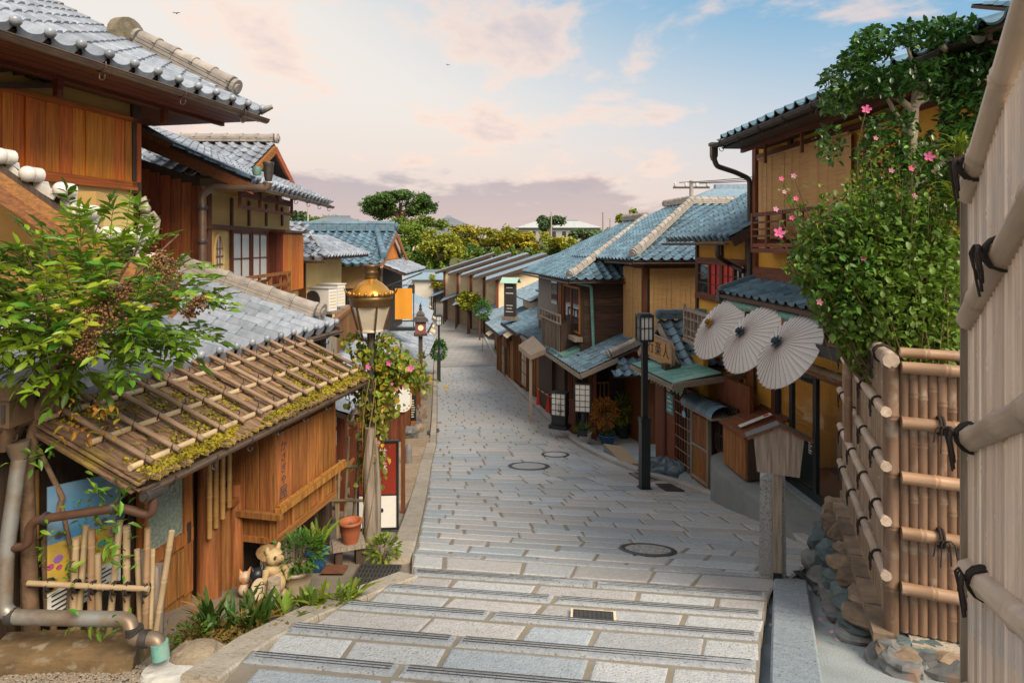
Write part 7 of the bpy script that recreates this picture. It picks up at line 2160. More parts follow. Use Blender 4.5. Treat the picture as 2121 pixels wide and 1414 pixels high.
tk = MB(); tk.tube([(.0, .036 * cos(t), .036 * sin(t)) for t in [i * 2 * pi / 10 for i in range(11)]], .007,5,caps=False); tk.tube([(.014, .036 * cos(t), .036 * sin(t)) for t in [.4 + i * 2 * pi / 10 for i in range(11)]], .007,5,caps=False); tk.tube([(0,-.036,0),(.01,-.05,-.03),(.02,-.045,-.06)], .005,4)
tk = tk.mesh('rope_tie', M_ROPE)
for x_ in (100, 155, 192, 236, 262, 300): lf.piece('rope_tie', tk, Matrix.Translation(PX(x_, 1208 + (x_ - 58) * .05, Yf - .01)))
for xa,xb,yt,r_ in ((322,326,1170, .042),(300,296,1140, .035)):
 mb = lf.mb(); mb.tube([PX(xa, 1320, Yf + .1), PX((xa + xb) / 2 + 2, 1240, Yf + .1), PX(xb, yt, Yf + .1)], [r_ * 1.1, r_, r_ * .9], 9); lf.p('log_stake', mb, M_WGREY)

# poster panel under the eave: sky,roofs,blossoms and a printed foot
sky_b = mat('poster_print', (.06, .22, .42), (.30, .34, .36), rough=.5, scale=1.6, bump=0, rnd=0, detail=3)
yel = mat('poster_yellow', (.62, .42, .05), (.40, .28, .07), rough=.5, scale=7, bump=0, rnd=0)
A0 = TH.W((TH.a_at(98, .05), .05,0)); A1 = TH.W((TH.a_at(250,-.02),-.02,0))
pst = Thing('poster_panel', 'colourful poster with blue sky and white printed foot hanging under the bark eave', 'poster', (A0.x, A0.y, -3.0), 0, world=True)
ztop0,zmid0,zlow0,zbot0 = [(HY - y) / F * A0.y for y in (1010,1130,1230,1295)]
ztop1,zmid1,zlow1,zbot1 = [(HY - y) / F * A1.y for y in (975,1080,1150,1200)]
for nm, za, zb_, zc, zd, m_ in (('sky_field', ztop0, ztop1, zmid0, zmid1, sky_b), ('garden_field', zmid0, zmid1, zlow0, zlow1, yel), ('printed_foot', zlow0, zlow1, zbot0, zbot1, M_WHITE)):
 mb = pst.mb(); mb.prism([(A0.x,A0.y,zc),(A1.x,A1.y,zd),(A1.x,A1.y,zb_),(A0.x,A0.y,za)],(-.012, .01,0)); o = pst.p(nm,mb,m_)
bl_c = [mat('poster_%s' % n_, c_, rough=.5, bump=0, rnd=0) for n_, c_ in (('pink', (.62, .08, .30)), ('violet', (.34, .16, .55)), ('teal', (.06, .45, .42)), ('orange', (.75, .22, .04)), ('roof_grey', (.10, .12, .15)))]
nrm_ = Vector((A1.y - A0.y,-(A1.x - A0.x),0)).normalized()
for i in range(16):
 t = R.random(); v_ = R.uniform(.05, .6); p = A0.lerp(A1,t); p.z = (zmid0 + (zmid1 - zmid0) * t) * (1 - v_) + (zlow0 + (zlow1 - zlow0) * t) * v_ if i < 11 else (zmid0 + (zmid1 - zmid0) * t) + R.uniform(-.02, .05)
 p += nrm_ * .003; u_ = (A1 - A0).normalized(); r_ = R.uniform(.018, .034)
 mb = pst.mb(); mb.prism([p + u_ * (r_ * cos(k * pi / 4)) + Vector((0, 0, r_ * .8 * sin(k * pi / 4))) for k in range(8)], nrm_ * .003); pst.p('blossom' if i < 11 else 'roof_shape', mb, bl_c[i % 4] if i < 11 else bl_c[4])
for i in range(5):
 t0_,t1_ = .05,R.uniform(.5, .95); v_ = .15 + .16 * i
 a = A0.lerp(A1,t0_); b = A0.lerp(A1,t1_)
 for q,t in ((a,t0_),(b,t1_)): q.z = (zlow0 + (zlow1 - zlow0) * t) * (1 - v_) + (zbot0 + (zbot1 - zbot0) * t) * v_
 mb = pst.mb(); mb.bar(a + nrm_ * .002, b + nrm_ * .002, .006, .008, (0, 0, 1)); pst.p('print_line', mb, M_BLACK)
u_ = (A1 - A0); yawp = atan2(u_.y,u_.x)
q = A0.lerp(A1, .86); q.z = (zlow0 + zlow1) / 2 - .0 + .16
pst.piece('lettering', text_mesh('一号', .075, M_BLACK, .001), Matrix.Translation(q + nrm_ * .004) @ Matrix.Rotation(yawp, 4, 'Z') @ UPRIGHT)
# back bamboo screen behind
for i,px_ in enumerate((60,75,262,278)):
 a = TH.a_at(px_, .3); bam_piece(TH, (a, .3, -3.2), (a, .3, -1.45), .018, M_BAMY, 'bamboo_pole', node=.3, seed=i)
wall_box(TH, 'screen_wall', 2.2, 4.62, .36, .42, -3.2, -1.2, M_WDZ)

# stone edging and cobbles at the corner
ks = Thing('edging_stone', 'long brown mossy edging stone under the zinc pipe at the lower left', 'stone', flat_at(-2.75, 3.55), 0, world=True)
mb = ks.mb(); A_ = G(-20,1375); B_ = G(295,1368)
mb.bar(A_ + Vector((0, 0, .02)), B_ + Vector((0, 0, .03)), .30, .16); o = ks.p('slab', mb, mat('mossy_edging', (.27, .18, .085), (.13, .09, .05), rough=.95, scale=6, bump=.8, spots=((.33, .28, .20), 12, .56, .7)))
import bmesh
bm = bmesh.new(); bm.from_mesh(o.data); bmesh.ops.subdivide_edges(bm,edges=bm.edges[:],cuts=5,use_grid_fill=True)
for v in bm.verts: v.co += Vector((0,0,1)) * (.02 * noise.noise(v.co * 4)) + Vector((.02 * noise.noise(v.co * 5 + Vector((3,0,0))), .03 * noise.noise(v.co * 3 + Vector((0,5,0))),0))
bm.to_mesh(o.data); bm.free()
wr_ = Thing('cemented_rock', 'pale rock half set in white cement where the zinc pipe ends', 'rock', G(390, 1385), 0, world=True)
me = rock(None, (0, 0, 0), (.17, .13, .10), mat('pale_rock', (.42, .34, .24), (.26, .20, .14), rough=.9, scale=7, bump=.6, fine=60), 5, 'stone'); wr_.piece('stone', me, Matrix.Translation(G(405, 1380) + Vector((0, 0, .03))))
me = rock(None, (0, 0, 0), (.20, .13, .05), mat('white_cement', (.66, .65, .62), (.46, .45, .43), rough=.85, scale=8, bump=.5), 9, 'cement'); wr_.piece('cement', me, Matrix.Translation(G(370, 1392) + Vector((0, -.03, .02))))
me = rock(None, (0, 0, 0), (.06, .04, .05), M_VERD, 3, 'copper_scrap'); wr_.piece('copper_scrap', me, Matrix.Translation(G(447, 1362) + Vector((0, 0, .04))))
# pebbled concrete in the very corner: real pebbles
pebm = [mat('pebble_%d' % i, c_, rough=.7, bump=.1, rnd=.3, scale=9) for i, c_ in enumerate(((.44, .37, .29), (.30, .24, .18), (.52, .46, .38)))]
peb = MB(); peb.ball((0,0,0), .011, .009, .006,6,4)
pk = Thing('pebbled_paving', 'pebble-set concrete paving at the bottom left corner', 'paving', flat_at(-2.6, 3.2), 0, world=True)
Ms = [[],[],[]]
for _ in range(5200):
 px_,py_ = R.uniform(-60,470),R.uniform(1318,1440)
 if py_ < 1318 + max(0,px_ - 40) * .22 or (py_ > 1300 and px_ > 700 - (py_ - 1250) * 1.25): continue
 g = G(px_, py_); Ms[R.randrange(3)].append(Matrix.Translation(g + Vector((0, 0, -.008))) @ Matrix.Rotation(R.uniform(0, 6), 4, 'Z') @ Matrix.Scale(R.uniform(.6, 1.35), 4))
for k in range(3): join(pk, Ms[k], peb.mesh('pebble', pebm[k]), 'pebbles')

# drain grates and manholes
def quad_grate(label, q, nx, ny, name='drain_grate', m=M_IRON, dz=.012):
 Q = [G(*p) for p in q]; c = sum(Q,Vector()) / 4
 T = Thing(name, label, 'drain grate', c, 0, world=True)
 up = Vector((0,0,dz))
 mb = T.mb(); mb.add([p + Vector((0, 0, .003)) for p in Q], [(0, 1, 2, 3)]); T.p('pit_shade', mb, M_SHADE)  # flat black sheet on the paving, painted as the shade below the bars
 def at(u,v): return Q[0].lerp(Q[1],u).lerp(Q[3].lerp(Q[2],u),v) + up
 mb = T.mb()
 for v in [i / ny for i in range(ny + 1)]: mb.bar(at(0,v),at(1,v), .028, .014)
 T.p('cross_bars', mb, m)
 mb = T.mb()
 for u in [i / nx for i in range(nx + 1)]: mb.bar(at(u,0),at(u,1), .022 if nx > 8 else .028, .012)
 T.p('bars', mb, m)
 return T


quad_grate('large iron drain grate on the cement before the log post', [(722, 1222), (806, 1219), (830, 1174), (748, 1172)], 11, 5)
quad_grate('dark drain grate right of the granite pillar along the kerb', [(1645, 1185), (1705, 1225), (1752, 1222), (1700, 1187)], 9, 5)
quad_grate('drain grate in the kerb just right of the nearest slim lamp post', [(1358, 1003), (1382, 1018), (1418, 1018), (1388, 1003)], 8, 4)
quad_grate('wide slatted grate behind the nearest slim lamp post', [(1302, 981), (1330, 998), (1390, 995), (1360, 975)], 9, 2)
quad_grate('small grate at the left street edge near the oval sign', [(888, 899), (886, 893), (908, 888), (910, 894)], 8, 2)


def manhole(label,px,py,r,m_in):
 g = G(px, py); T = Thing('manhole_cover', label, 'manhole cover', g + Vector((0, 0, .0)), 0)
 n_ = Vector((gz(g.x - .2,g.y) - gz(g.x + .2,g.y),(gz(g.x,g.y - .2) - gz(g.x,g.y + .2)), .4)).normalized()
 Mt = n_.to_track_quat('Z', 'Y').to_matrix().to_4x4()
 b = MB(); b.lathe((0, 0, 0), [(r, -.03), (r, .016), (r * .96, .022), (r * .80, .022), (r * .78, .016)], 36, smooth=False); ob('rim', b.mesh('rim', M_IRON), T.root, Mt)
 b = MB(); b.lathe((0, 0, 0), [(r * .785, -.02), (r * .785, .017), (.001, .018)], 36, smooth=False); ob('inlay', b.mesh('inlay', m_in), T.root, Mt)
 b = MB()
 for i in range(40):
  t = 2 * pi * i / 40; b.box(r * .88 * cos(t) - .008,r * .88 * cos(t) + .008,r * .88 * sin(t) - .008,r * .88 * sin(t) + .008, .02, .027)
 ob('studs', b.mesh('studs', M_IRON), T.root, Mt)
 return T


manhole('round manhole with stone inlay in the street left of the granite pillar, nearest', 1342, 1140, .33, mats_in := mat('stone_inlay', (.50, .49, .46), (.26, .255, .25), rough=.8, scale=26, bump=.5, lo=.42, hi=.56))
manhole('round manhole with stone inlay farther down, right of centre of the street', 1150, 942, .34, mats_in)
manhole('wide manhole ring with paving inlay at the middle of the street', 1095, 966, .46, M_STONE)
manhole('small dark manhole on the cement beside the boulder wall', 1722, 1133, .20, M_IRON)
g = G(1229,1298)
vc = Thing('valve_cover', 'small rectangular iron valve cover with round grip pattern on the stairs', 'cover', g + Vector((0, 0, .07)), radians(-7))
mb = MB(); mb.box(-.17, .17, -.085, .085, -.08, .012); vc.p('frame', mb, M_PALE)
mb = MB(); mb.box(-.15, .15, -.068, .068, .0, .018); pl_ = vc.p('plate', mb, M_IRON)
mb = MB()
for i in range(9):
 for j in range(4): mb.lathe((-.132 + .033 * i,-.05 + .033 * j, .018),[(.011,0),(.009, .006)],8)
vc.p('grip_studs', mb, M_IRON, pl_)
g = [G(*p) for p in ((664,1188),(712,1188),(722,1172),(676,1171))]
rp = Thing('rusty_plate', 'small rusty cover plate on the cement before the wooden stool', 'cover', g[0], 0, world=True)
mb = rp.mb(); mb.prism([p + Vector((0, 0, .002)) for p in g], (0, 0, .012)); rp.p('plate', mb, mat('rust', (.26, .10, .045), (.16, .06, .03), rough=.85, scale=12, bump=.3))


# potter's things
def pot(T, c, r, h, m, name='pot', flare=1.15):
 mb = T.mb(); mb.lathe(c,[(r * .72,0),(r * .98,h * .55),(r * flare * .92,h * .86),(r * flare,h * .88),(r * flare,h),(r * .9,h),(r * .85,h * .86),(0.001,h * .84)],18); return T.p(name,mb,m)


terra = mat('terracotta', (.42, .13, .055), (.32, .09, .04), rough=.6, scale=5, bump=.1)
stl = Thing('wooden_stool', 'small grey plank stool carrying the terracotta pot beside the log post', 'stool', G(724, 1160), radians(20))
g = stl.loc
mb = MB(); mb.box(-.17, .15, -.12, .12, .155, .19); stl.p('seat', mb, M_WGREY)
for x_ in (-.11, .09):
 mb = MB(); mb.box(x_ - .035, x_ + .035, -.09, .09, -.05, .155); stl.p('leg', mb, M_WDZ)
tp = Thing('terracotta_pot', 'terracotta pot of dry soil with one thin vine on the wooden stool', 'flower pot', (g.x + .01, g.y, g.z + .19), 0)
pot(tp,(0,0,tp.loc.z), .105, .22,terra)
mb = MB(); mb.lathe((0, 0, .178), [(.1, 0), (.001, .01)], 14); tp.p('soil', mb, M_EARTH)
sg_ = Thing('sign_board', 'tall dark red and white sign board in a black frame behind the log post', 'sign', G(783, 1096), radians(4))
hh = (1096 - 912) / F * sg_.loc.y; ww = .52
dred = mat('dark_red_panel', (.30, .035, .02), (.25, .028, .016), rough=.45, scale=3, bump=.03, rnd=0)
mb = MB(); mb.box(-ww / 2, ww / 2, -.025, .025, 0, .03); mb.box(-ww / 2, ww / 2, -.025, .025, hh - .03, hh); mb.box(-ww / 2, -ww / 2 + .025, -.025, .025, .03, hh - .03); mb.box(ww / 2 - .025, ww / 2, -.025, .025, .03, hh - .03); sg_.p('frame', mb, M_BLACK)
mb = MB(); mb.box(-ww / 2 + .02, ww / 2 - .02, -.015, .01, hh * .39, hh - .02); sg_.p('red_panel', mb, dred)
mb = MB(); mb.box(-ww / 2 + .02, ww / 2 - .02, -.016, .01, .02, hh * .39); sg_.p('white_panel', mb, M_WHITE)
mb = MB(); mb.box(-ww / 2 + .02, ww / 2 - .02, -.02, -.016, hh * .385, hh * .40); sg_.p('black_line', mb, M_BLACK)
mb = MB(); mb.prism([(.05 + .022 * cos(k * pi / 6), -.0165, hh * .22 + .028 * sin(k * pi / 6)) for k in range(12)], (0, -.003, 0)); sg_.p('emblem', mb, M_BLACK)
for k, ch in enumerate('甘味'):
 sg_.piece('lettering', text_mesh(ch, .12, M_WHITE, .001), Matrix.Translation((.06, -.017, hh * .86 - .17 * k + sg_.loc.z)) @ UPRIGHT)
tr_ = Thing('bamboo_trellis', 'open bamboo trellis tied with wire between the box bay and the log post', 'trellis', G(715, 1125), 0, world=True)
g = tr_.loc; Yt = g.y + .1
for i, (xa, ya, xb, yb) in enumerate(((698, 1130, 703, 955), (712, 1130, 722, 905), (728, 1125, 745, 910), (700, 1128, 692, 968))): bam_piece(tr_, PX(xa, ya, Yt), PX(xb, yb, Yt), .017, M_BAML, 'bamboo_stake', node=.18, seed=i)
for y_ in (966, 1036): bam_piece(tr_, PX(676, y_, Yt - .03), PX(762, y_, Yt - .03), .017, M_BAML, 'bamboo_rail', node=.2)

# tanuki statue and companions under the bay
ts = Thing('raccoon_dog_statue', 'pale stone pot-bellied raccoon dog statue gazing up under the box bay', 'statue', G(565, 1236), radians(58))
sand = mat('sandstone', (.52, .39, .21), (.34, .24, .12), rough=.85, scale=9, bump=.4, spots=((.20, .13, .07), 7, .56, .7))
k = (1236 - 1128) / F * ts.loc.y / .56
b = MB()
b.ball((0,0, .17), .115, .125, .13,14,10); b.ball((0,-.085, .17), .085, .075, .095,12,8)       # trunk and belly
b.ball((0, .0, .30), .095, .085, .08,12,8)
for s_ in (-1,1):
 b.ball((s_ * .075,-.05, .035), .055, .085, .04,10,6); b.tube([(s_ * .09,-.01, .33),(s_ * .135,-.05, .25),(s_ * .10,-.11, .20)],[.04, .034, .028],8)
 b.ball((s_ * .10,-.12, .195), .028, .025, .025,8,6)
ts.p('body', b, sand); body = ts.root.children[0]; body.scale = (k, k, k)
b = MB(); b.ball((0,-.02, .44), .095, .09, .09,14,10); b.tube([(0,-.08, .43),(0,-.13, .45),(0,-.155, .465)],[.055, .04, .025],10); b.ball((0,-.16, .468), .018,None, .016,8,6)
for s_ in (-1,1): b.tube([(s_ * .06, .0, .50),(s_ * .075,-.005, .545),(s_ * .07,-.005, .565)],[.03, .022, .006],8)
hd = ts.p('head', b, sand); hd.scale = (k, k, k)
b = MB()
for s_ in (-1,1): b.ball((s_ * .045,-.10, .465), .02, .012, .02,8,6)
b.tube([(-.03,-.135, .425),(0,-.15, .418),(.03,-.135, .425)], .005,5)
e = ts.p('eyes', b, M_WDZ, hd)
b = MB(); b.lathe((0, .03, .47), [(.13, 0), (.12, .02), (.05, .075), (.001, .09)], 12); h_ = ts.p('straw_hat', b, mat('old_straw', (.36, .24, .10), (.2, .12, .05), rough=.9, scale=12, bump=.4)); h_.scale = (k, k, k); h_.rotation_euler = (.35, 0, 0); h_.location = (0, .16, .0)
kg = Thing('lucky_tablet_figure', 'small black and cream figure with an oval tablet left of the raccoon dog statue', 'statue', G(533, 1240), radians(30))
b = MB(); b.ball((0,0, .08), .075, .07, .09,10,8); b.ball((0,-.0, .2), .06, .055, .055,10,8)
for s_ in (-1,1): b.tube([(s_ * .035,0, .24),(s_ * .045,0, .275)],[.02, .004],6)
kg.p('body', b, M_BLACK)
b = MB(); b.prism([(.062 * cos(i * pi / 10), -.075, .12 + .085 * sin(i * pi / 10)) for i in range(20)], (0, -.016, 0)); kg.p('tablet', b, M_PALE)
kg.piece('lettering', text_mesh('万', .085, M_BLACK, .001), Matrix.Translation((0, -.093, .12 + kg.loc.z)) @ UPRIGHT)
ss = Thing('stone_stump', 'short rough granite stump before the raccoon dog statue', 'stone', G(566, 1250), .4)
b = MB(); b.tube([(0, 0, -.03), (.0, .0, .1), (.006, 0, .2)], [.06, .055, .05], 9, smooth=False); ss.p('stump', b, mat('stump_granite', (.40, .33, .25), (.26, .21, .16), rough=.9, scale=16, bump=.6, fine=50))
oj = Thing('orange_cat_figure', 'small rounded orange and white figure deep under the bay at left', 'statue', G(508, 1232), radians(30))
b = MB(); b.ball((0,0, .06), .06, .055, .065,10,8); b.ball((0,-.01, .15), .055, .05, .05,10,8)
for s_ in (-1,1): b.tube([(s_ * .03,0, .185),(s_ * .042,0, .225)],[.02, .004],6)
oj.p('body', b, mat('orange_glaze', (.46, .20, .07), (.60, .5, .38), rough=.4, scale=9, bump=.05, lo=.45, hi=.55))
# shisa-like figure and curl on the tiled roof at left
rfz = Thing('roof_figurine', 'pale stone figurine with a curled tail standing on the silver tiles before dark red boards', 'statue', PX(302, 500, 6.4), radians(35))
b = MB(); b.ball((0,0, .06), .06, .075, .07,10,8); b.tube([(0, .01, .05),(0,-.02, .19),(-.01,-.03, .28)],[.075, .062, .04],10); b.ball((-.01,-.05, .33), .055, .065, .055,10,8); b.tube([(-.01,-.03, .36),(-.015, .0, .43),(.0, .01, .46)],[.04, .03, .008],8)
for s_ in (-1,1): b.tube([(s_ * .05,-.05, .16),(s_ * .06,-.09, .08),(s_ * .05,-.1, .0)],[.025, .022, .024],7)
rfz.p('body', b, mat('lichen_stone', (.50, .44, .36), (.22, .18, .14), rough=.9, scale=18, bump=.7, lo=.4, hi=.6))
b = MB(); b.tube([(.05, .06, .0), (.10, .10, .10), (.12, .10, .22), (.07, .08, .30), (.03, .07, .27)], [.03, .028, .025, .022, .015], 9); rfz.p('tail', b, mat('lichen_stone_b', (.54, .48, .40), (.30, .25, .2), rough=.9, scale=12, bump=.4))

# ================================================================== left middle distance
os_ = Thing('oval_sign', 'blank white oval sign on a post beside the low shop', 'sign', (-1.62, 9.3, G(836, 930).z), 0)
zc = -(826 - HY) / F * 9.3 - os_.loc.z
ring = [(.125 * cos(t) if False else .132 * cos(t),-.02,zc + (.06 if sin(t) > 0 else -.06) + .125 * sin(t)) for t in [2 * pi * i / 28 for i in range(28)]]
b = MB(); b.prism(ring, (0, .035, 0)); os_.p('face', b, M_WHITE)
b = MB(); b.tube([(x, -.022, z_) for x, _, z_ in ring] + [(ring[0][0], -.022, ring[0][2])], .007, 5); os_.p('rim', b, M_PALE)
for i in range(12):
 t = 2 * pi * i / 12 + .2; b = MB(); b.box(.105 * cos(t) - .01, .105 * cos(t) + .01, -.024, -.0205, zc + (.06 if sin(t) > 0 else -.06) + .10 * sin(t) - .006, zc + (.06 if sin(t) > 0 else -.06) + .10 * sin(t) + .006); os_.p('print_mark', b, M_IRON)
b = MB(); b.box(-.03, .03, .015, .05, -.1, zc + .2); os_.p('post', b, M_WRED)
mn = Thing('menu_board', 'narrow black menu board on a flat black foot right of the oval sign', 'sign', G(856, 888), radians(10))
b = MB(); b.box(-.085, .085, -.03, .03, .03, 1.0); mn.p('board', b, M_BLACK)
b = MB(); b.box(-.25, .2, -.15, .15, 0, .04); mn.p('foot', b, M_BLACK)
b = MB(); b.box(-.075, .075, -.034, -.03, .05, .25); mn.p('brown_panel', b, M_WBROWN)
for i in range(8):
 b = MB(); b.box(-.06, R.uniform(0, .06), -.034, -.03, .36 + .07 * i, .385 + .07 * i); mn.p('print_line', b, M_PALE)
sp2 = Thing('boundary_stone', 'short grey round-topped stone on the step left of the street edge', 'stone', G(846, 962), 0)
b = MB(); b.tube([(0, 0, -.1), (0, 0, .3), (.01, 0, .42), (.02, 0, .46)], [.085, .08, .065, .03], 10); sp2.p('stone', b, mat('dark_granite', (.26, .25, .25), (.17, .165, .165), rough=.85, scale=12, bump=.4, fine=50))
step_m = mat('brown_step_stone', (.44, .34, .23), (.30, .23, .155), rough=.85, scale=7, bump=.5, fine=50, rnd=.15)
sts = Thing('side_steps', 'flat brown stone slabs stepping down between the sign board and the street', 'steps', G(850, 1000), 0, world=True)
for i in range(8):
 q0_,q1_ = 1040 - 14 * i - i * i * .25,1040 - 14 * (i + 1) - (i + 1) ** 2 * .25
 a,b2,c_,d = G(822,q0_),G(876 + i * 1.5,q0_ - 4),G(880 + i * 1.5,q1_ - 3),G(826,q1_)
 mb = sts.mb(); mb.prism([p + Vector((0, 0, -.05)) for p in (a, b2, c_, d)], (0, 0, .075 + R.uniform(0, .015))); sts.p('slab', mb, step_m)
rg = Thing('rock_border', 'border of rough dark and tan rocks along the shop front by the street edge', 'rocks', G(868, 850), 0, world=True)
for i in range(26):
 f_ = i / 25; px_ = 858 + f_ * 12 + R.uniform(-10,12); py_ = 905 - 150 * f_ ** .8
 g = G(px_,py_); s_ = R.uniform(.12, .26)
 rg.piece('boulder', rock(None, (0, 0, 0), (s_, s_ * .8, s_ * R.uniform(.7, 1.3)), rockm[i % 2], 100 + i, amp=.4), Matrix.Translation(g + Vector((0, 0, s_ * .4))) @ Matrix.Rotation(R.uniform(0, 6), 4, 'Z'))
bn_s = Thing('orange_banner', 'plain orange cloth banner hanging in a thin black frame beside the golden lamp', 'banner', PX(836, 690, 17.0), radians(6), world=False)
zt_,zb_ = -(597 - HY) / F * 17,-(661 - HY) / F * 17
orange_cloth = mat('orange_cloth', (.74, .32, .03), (.66, .27, .02), rough=.8, scale=2, bump=.05, rnd=0)
mb = bn_s.mb(); mb.grid(lambda u, v: (-.23 + .46 * u, .01 * sin(u * 7 + v), zb_ + (zt_ - zb_) * v), 8, 6); bn_s.p('cloth', mb, orange_cloth)
mb = bn_s.mb()
for x_ in (-.30, .27): mb.bar((x_,0,zb_ - .25),(x_,0,zt_ + .15), .025, .025,(0,1,0))
mb.bar((-.30, 0, zt_ + .08), (.27, 0, zt_ + .08), .025, .025); mb.bar((-.30, 0, zb_ - .05), (.27, 0, zb_ - .05), .03, .03); bn_s.p('frame', mb, M_BLACK)
mb = bn_s.mb(); mb.tube([(-.55, .02, zt_ + .02), (.0, 0, zt_ + .22), (.5, 0, zt_ + .42)], .022, 6); bn_s.p('arm', mb, M_IRON)
mb = bn_s.mb(); mb.box(-.36, .33, -.12, .12, zb_ - .30, zb_ - .22); bn_s.p('tray', mb, M_BLACK)
lt_ = Thing('roofed_lantern', 'small dark red wooden lantern with a tiered roof and finial on the low shop roof', 'lantern', PX(871, 690, 15.5), radians(10))
b = MB(); b.box(-.13, .13, -.13, .13, 0, .30); lt_.p('box', b, mat('dull_maroon', (.20, .07, .06), (.13, .045, .04), rough=.6, bump=.05))
b = MB(); b.prism([(.07 * cos(i * pi / 8), -.132, .15 + .07 * sin(i * pi / 8)) for i in range(16)], (0, -.01, 0)); lt_.p('crest', b, M_PALE)
b = MB(); b.lathe((0, 0, 0), [(.27, .30), (.26, .33), (.16, .40), (.12, .44), (.15, .46), (.07, .54), (.03, .58)], 4, sq=True, smooth=False); b.lathe((0, 0, 0), [(.03, .56), (.045, .60), (.02, .63), (.035, .66), (.0, .76)], 8); lt_.p('roof', b, M_GUTD)
b = MB(); b.box(-.16, .16, -.16, .16, -.05, .0); b.box(-.05, .05, -.05, .05, -1.2, -.05); lt_.p('stand', b, M_WDZ)
# air conditioners on a shelf behind the end ridge
for k,(px_,py_,Y_) in enumerate(((663,642,14.2),(682,632,14.9))):
 p = PX(px_,py_,Y_)
 T = Thing('air_conditioner', ('white air conditioner box behind the roof end ridge, lower left of the pair', 'white air conditioner box behind the roof end ridge, upper right of the pair')[k], 'air conditioner', p, radians(-20), 'pair of air conditioner boxes')
 b = MB(); b.box(-.34, .34, -.15, .15, 0, .5); T.p('case', b, M_WHITE)
 b = MB(); b.box(-.36, .36, -.17, .17, .5, .52); T.p('lid', b, M_WHITE)
 b = MB(); b.lathe((0, 0, 0), [(.2, 0), (.2, .012), (.19, .012), (.05, .004)], 18); o = ob('fan_grille', b.mesh('fan_grille', M_IRON), T.root, Matrix.Translation((-.08, -.152, .25)) @ UPRIGHT)
 b = MB()
 for i in range(6): b.box(.341, .348,-.12, .12, .06 + .07 * i, .09 + .07 * i)
 T.p('side_vents', b, M_PALE)
 b = MB(); b.box(-.5, .5, -.25, .25, -.06, -.002); b.box(-.4, -.3, -.2, -.1, -2.5, -.06); b.box(.3, .4, -.2, -.1, -2.5, -.06); T.p('shelf', b, M_WGREY)
fn = Thing('board_fence', 'short brown board fence leading from the roof end ridge to the golden lamp', 'fence', PX(700, 700, 10.0), 0, world=True)
A_,B_ = PX(690,690,9.2),PX(742,640,12.5)
for i in range(9):
 p = A_.lerp(B_,(i + .5) / 9); b = MB(); w_ = (B_ - A_).to_2d().length / 9
 fn.piece('board', plank(w_ - .012, .025, .5, M_WBROWN), Matrix.Translation((p.x, p.y, -1.65)) @ Matrix.Rotation(atan2(B_.y - A_.y, B_.x - A_.x), 4, 'Z'))
mb = fn.mb(); mb.bar((A_.x, A_.y, -1.12), (B_.x, B_.y, -1.12), .08, .06); fn.p('cap_rail', mb, M_WBROWNX)
mb = fn.mb(); mb.bar((A_.x, A_.y, -2.2), (A_.x, A_.y, -1.1), .09, .09, (0, 1, 0)); mb.bar((B_.x, B_.y, -2.4), (B_.x, B_.y, -1.1), .09, .09, (0, 1, 0)); fn.p('posts', mb, M_WGREY)

# ================================================================== right middle distance
def lightbox(px0,px1,py0,py1,pyb,Y,label,yaw_=0.0,nx=3,nz=5,text=None,dep=.16,pole=True):
 w_ = (px1 - px0) / F * Y; c = PX((px0 + px1) / 2,pyb,Y)
 zt_,zb_ = -(py0 - HY) / F * Y - c.z,-(py1 - HY) / F * Y - c.z
 T = Thing('sign_lantern', label, 'sign', c, yaw_)
 b = MB(); f_ = .03
 b.box(-w_ / 2,w_ / 2,-dep / 2,dep / 2,zt_ - f_,zt_); b.box(-w_ / 2,w_ / 2,-dep / 2,dep / 2,zb_,zb_ + f_)
 for s_ in (-1,1): b.box(s_ * (w_ / 2 - f_ / 2) - f_ / 2,s_ * (w_ / 2 - f_ / 2) + f_ / 2,-dep / 2,dep / 2,zb_ + f_,zt_ - f_)
 fr_ = T.p('frame', b, M_BLACK)
 b = MB(); b.box(-w_ / 2 + f_ * .8, w_ / 2 - f_ * .8, -dep * .42, dep * .42, zb_ + f_, zt_ - f_); T.p('paper', b, M_SHOJI, fr_)
 for i in range(1, nx): x_ = -w_ / 2 + w_ * i / nx; b = MB(); b.box(x_ - .007, x_ + .007, -dep * .46, -dep * .425, zb_ + f_, zt_ - f_); T.p('glazing_bar', b, M_BLACK, fr_)
 for i in range(1, nz): z_ = zb_ + (zt_ - zb_) * i / nz; b = MB(); b.box(-w_ / 2 + f_, w_ / 2 - f_, -dep * .465, -dep * .428, z_ - .007, z_ + .007); T.p('glazing_bar', b, M_BLACK, fr_)
 if pole: b = MB(); b.box(-.04, .04, -.04, .04, -.1, zb_); b.box(-.12, .12, -.1, .1, -.1, .04); T.p('post', b, M_BLACK)
 else: b = MB(); b.box(-w_ / 2 + .02, w_ / 2 - .02, -dep / 2 + .01, dep / 2 - .01, 0, zb_); b.box(-w_ / 2 - .04, w_ / 2 + .04, -dep / 2 - .06, dep / 2 + .06, -.05, .05); T.p('pedestal', b, M_BLACK)
 if text:
  for k, ch in enumerate(text): T.piece('lettering', text_mesh(ch, .15, M_BLACK, .002), Matrix.Translation((w_ * .12, -dep * .48, zt_ - .34 - .15 * k + c.z)) @ UPRIGHT)
 return T


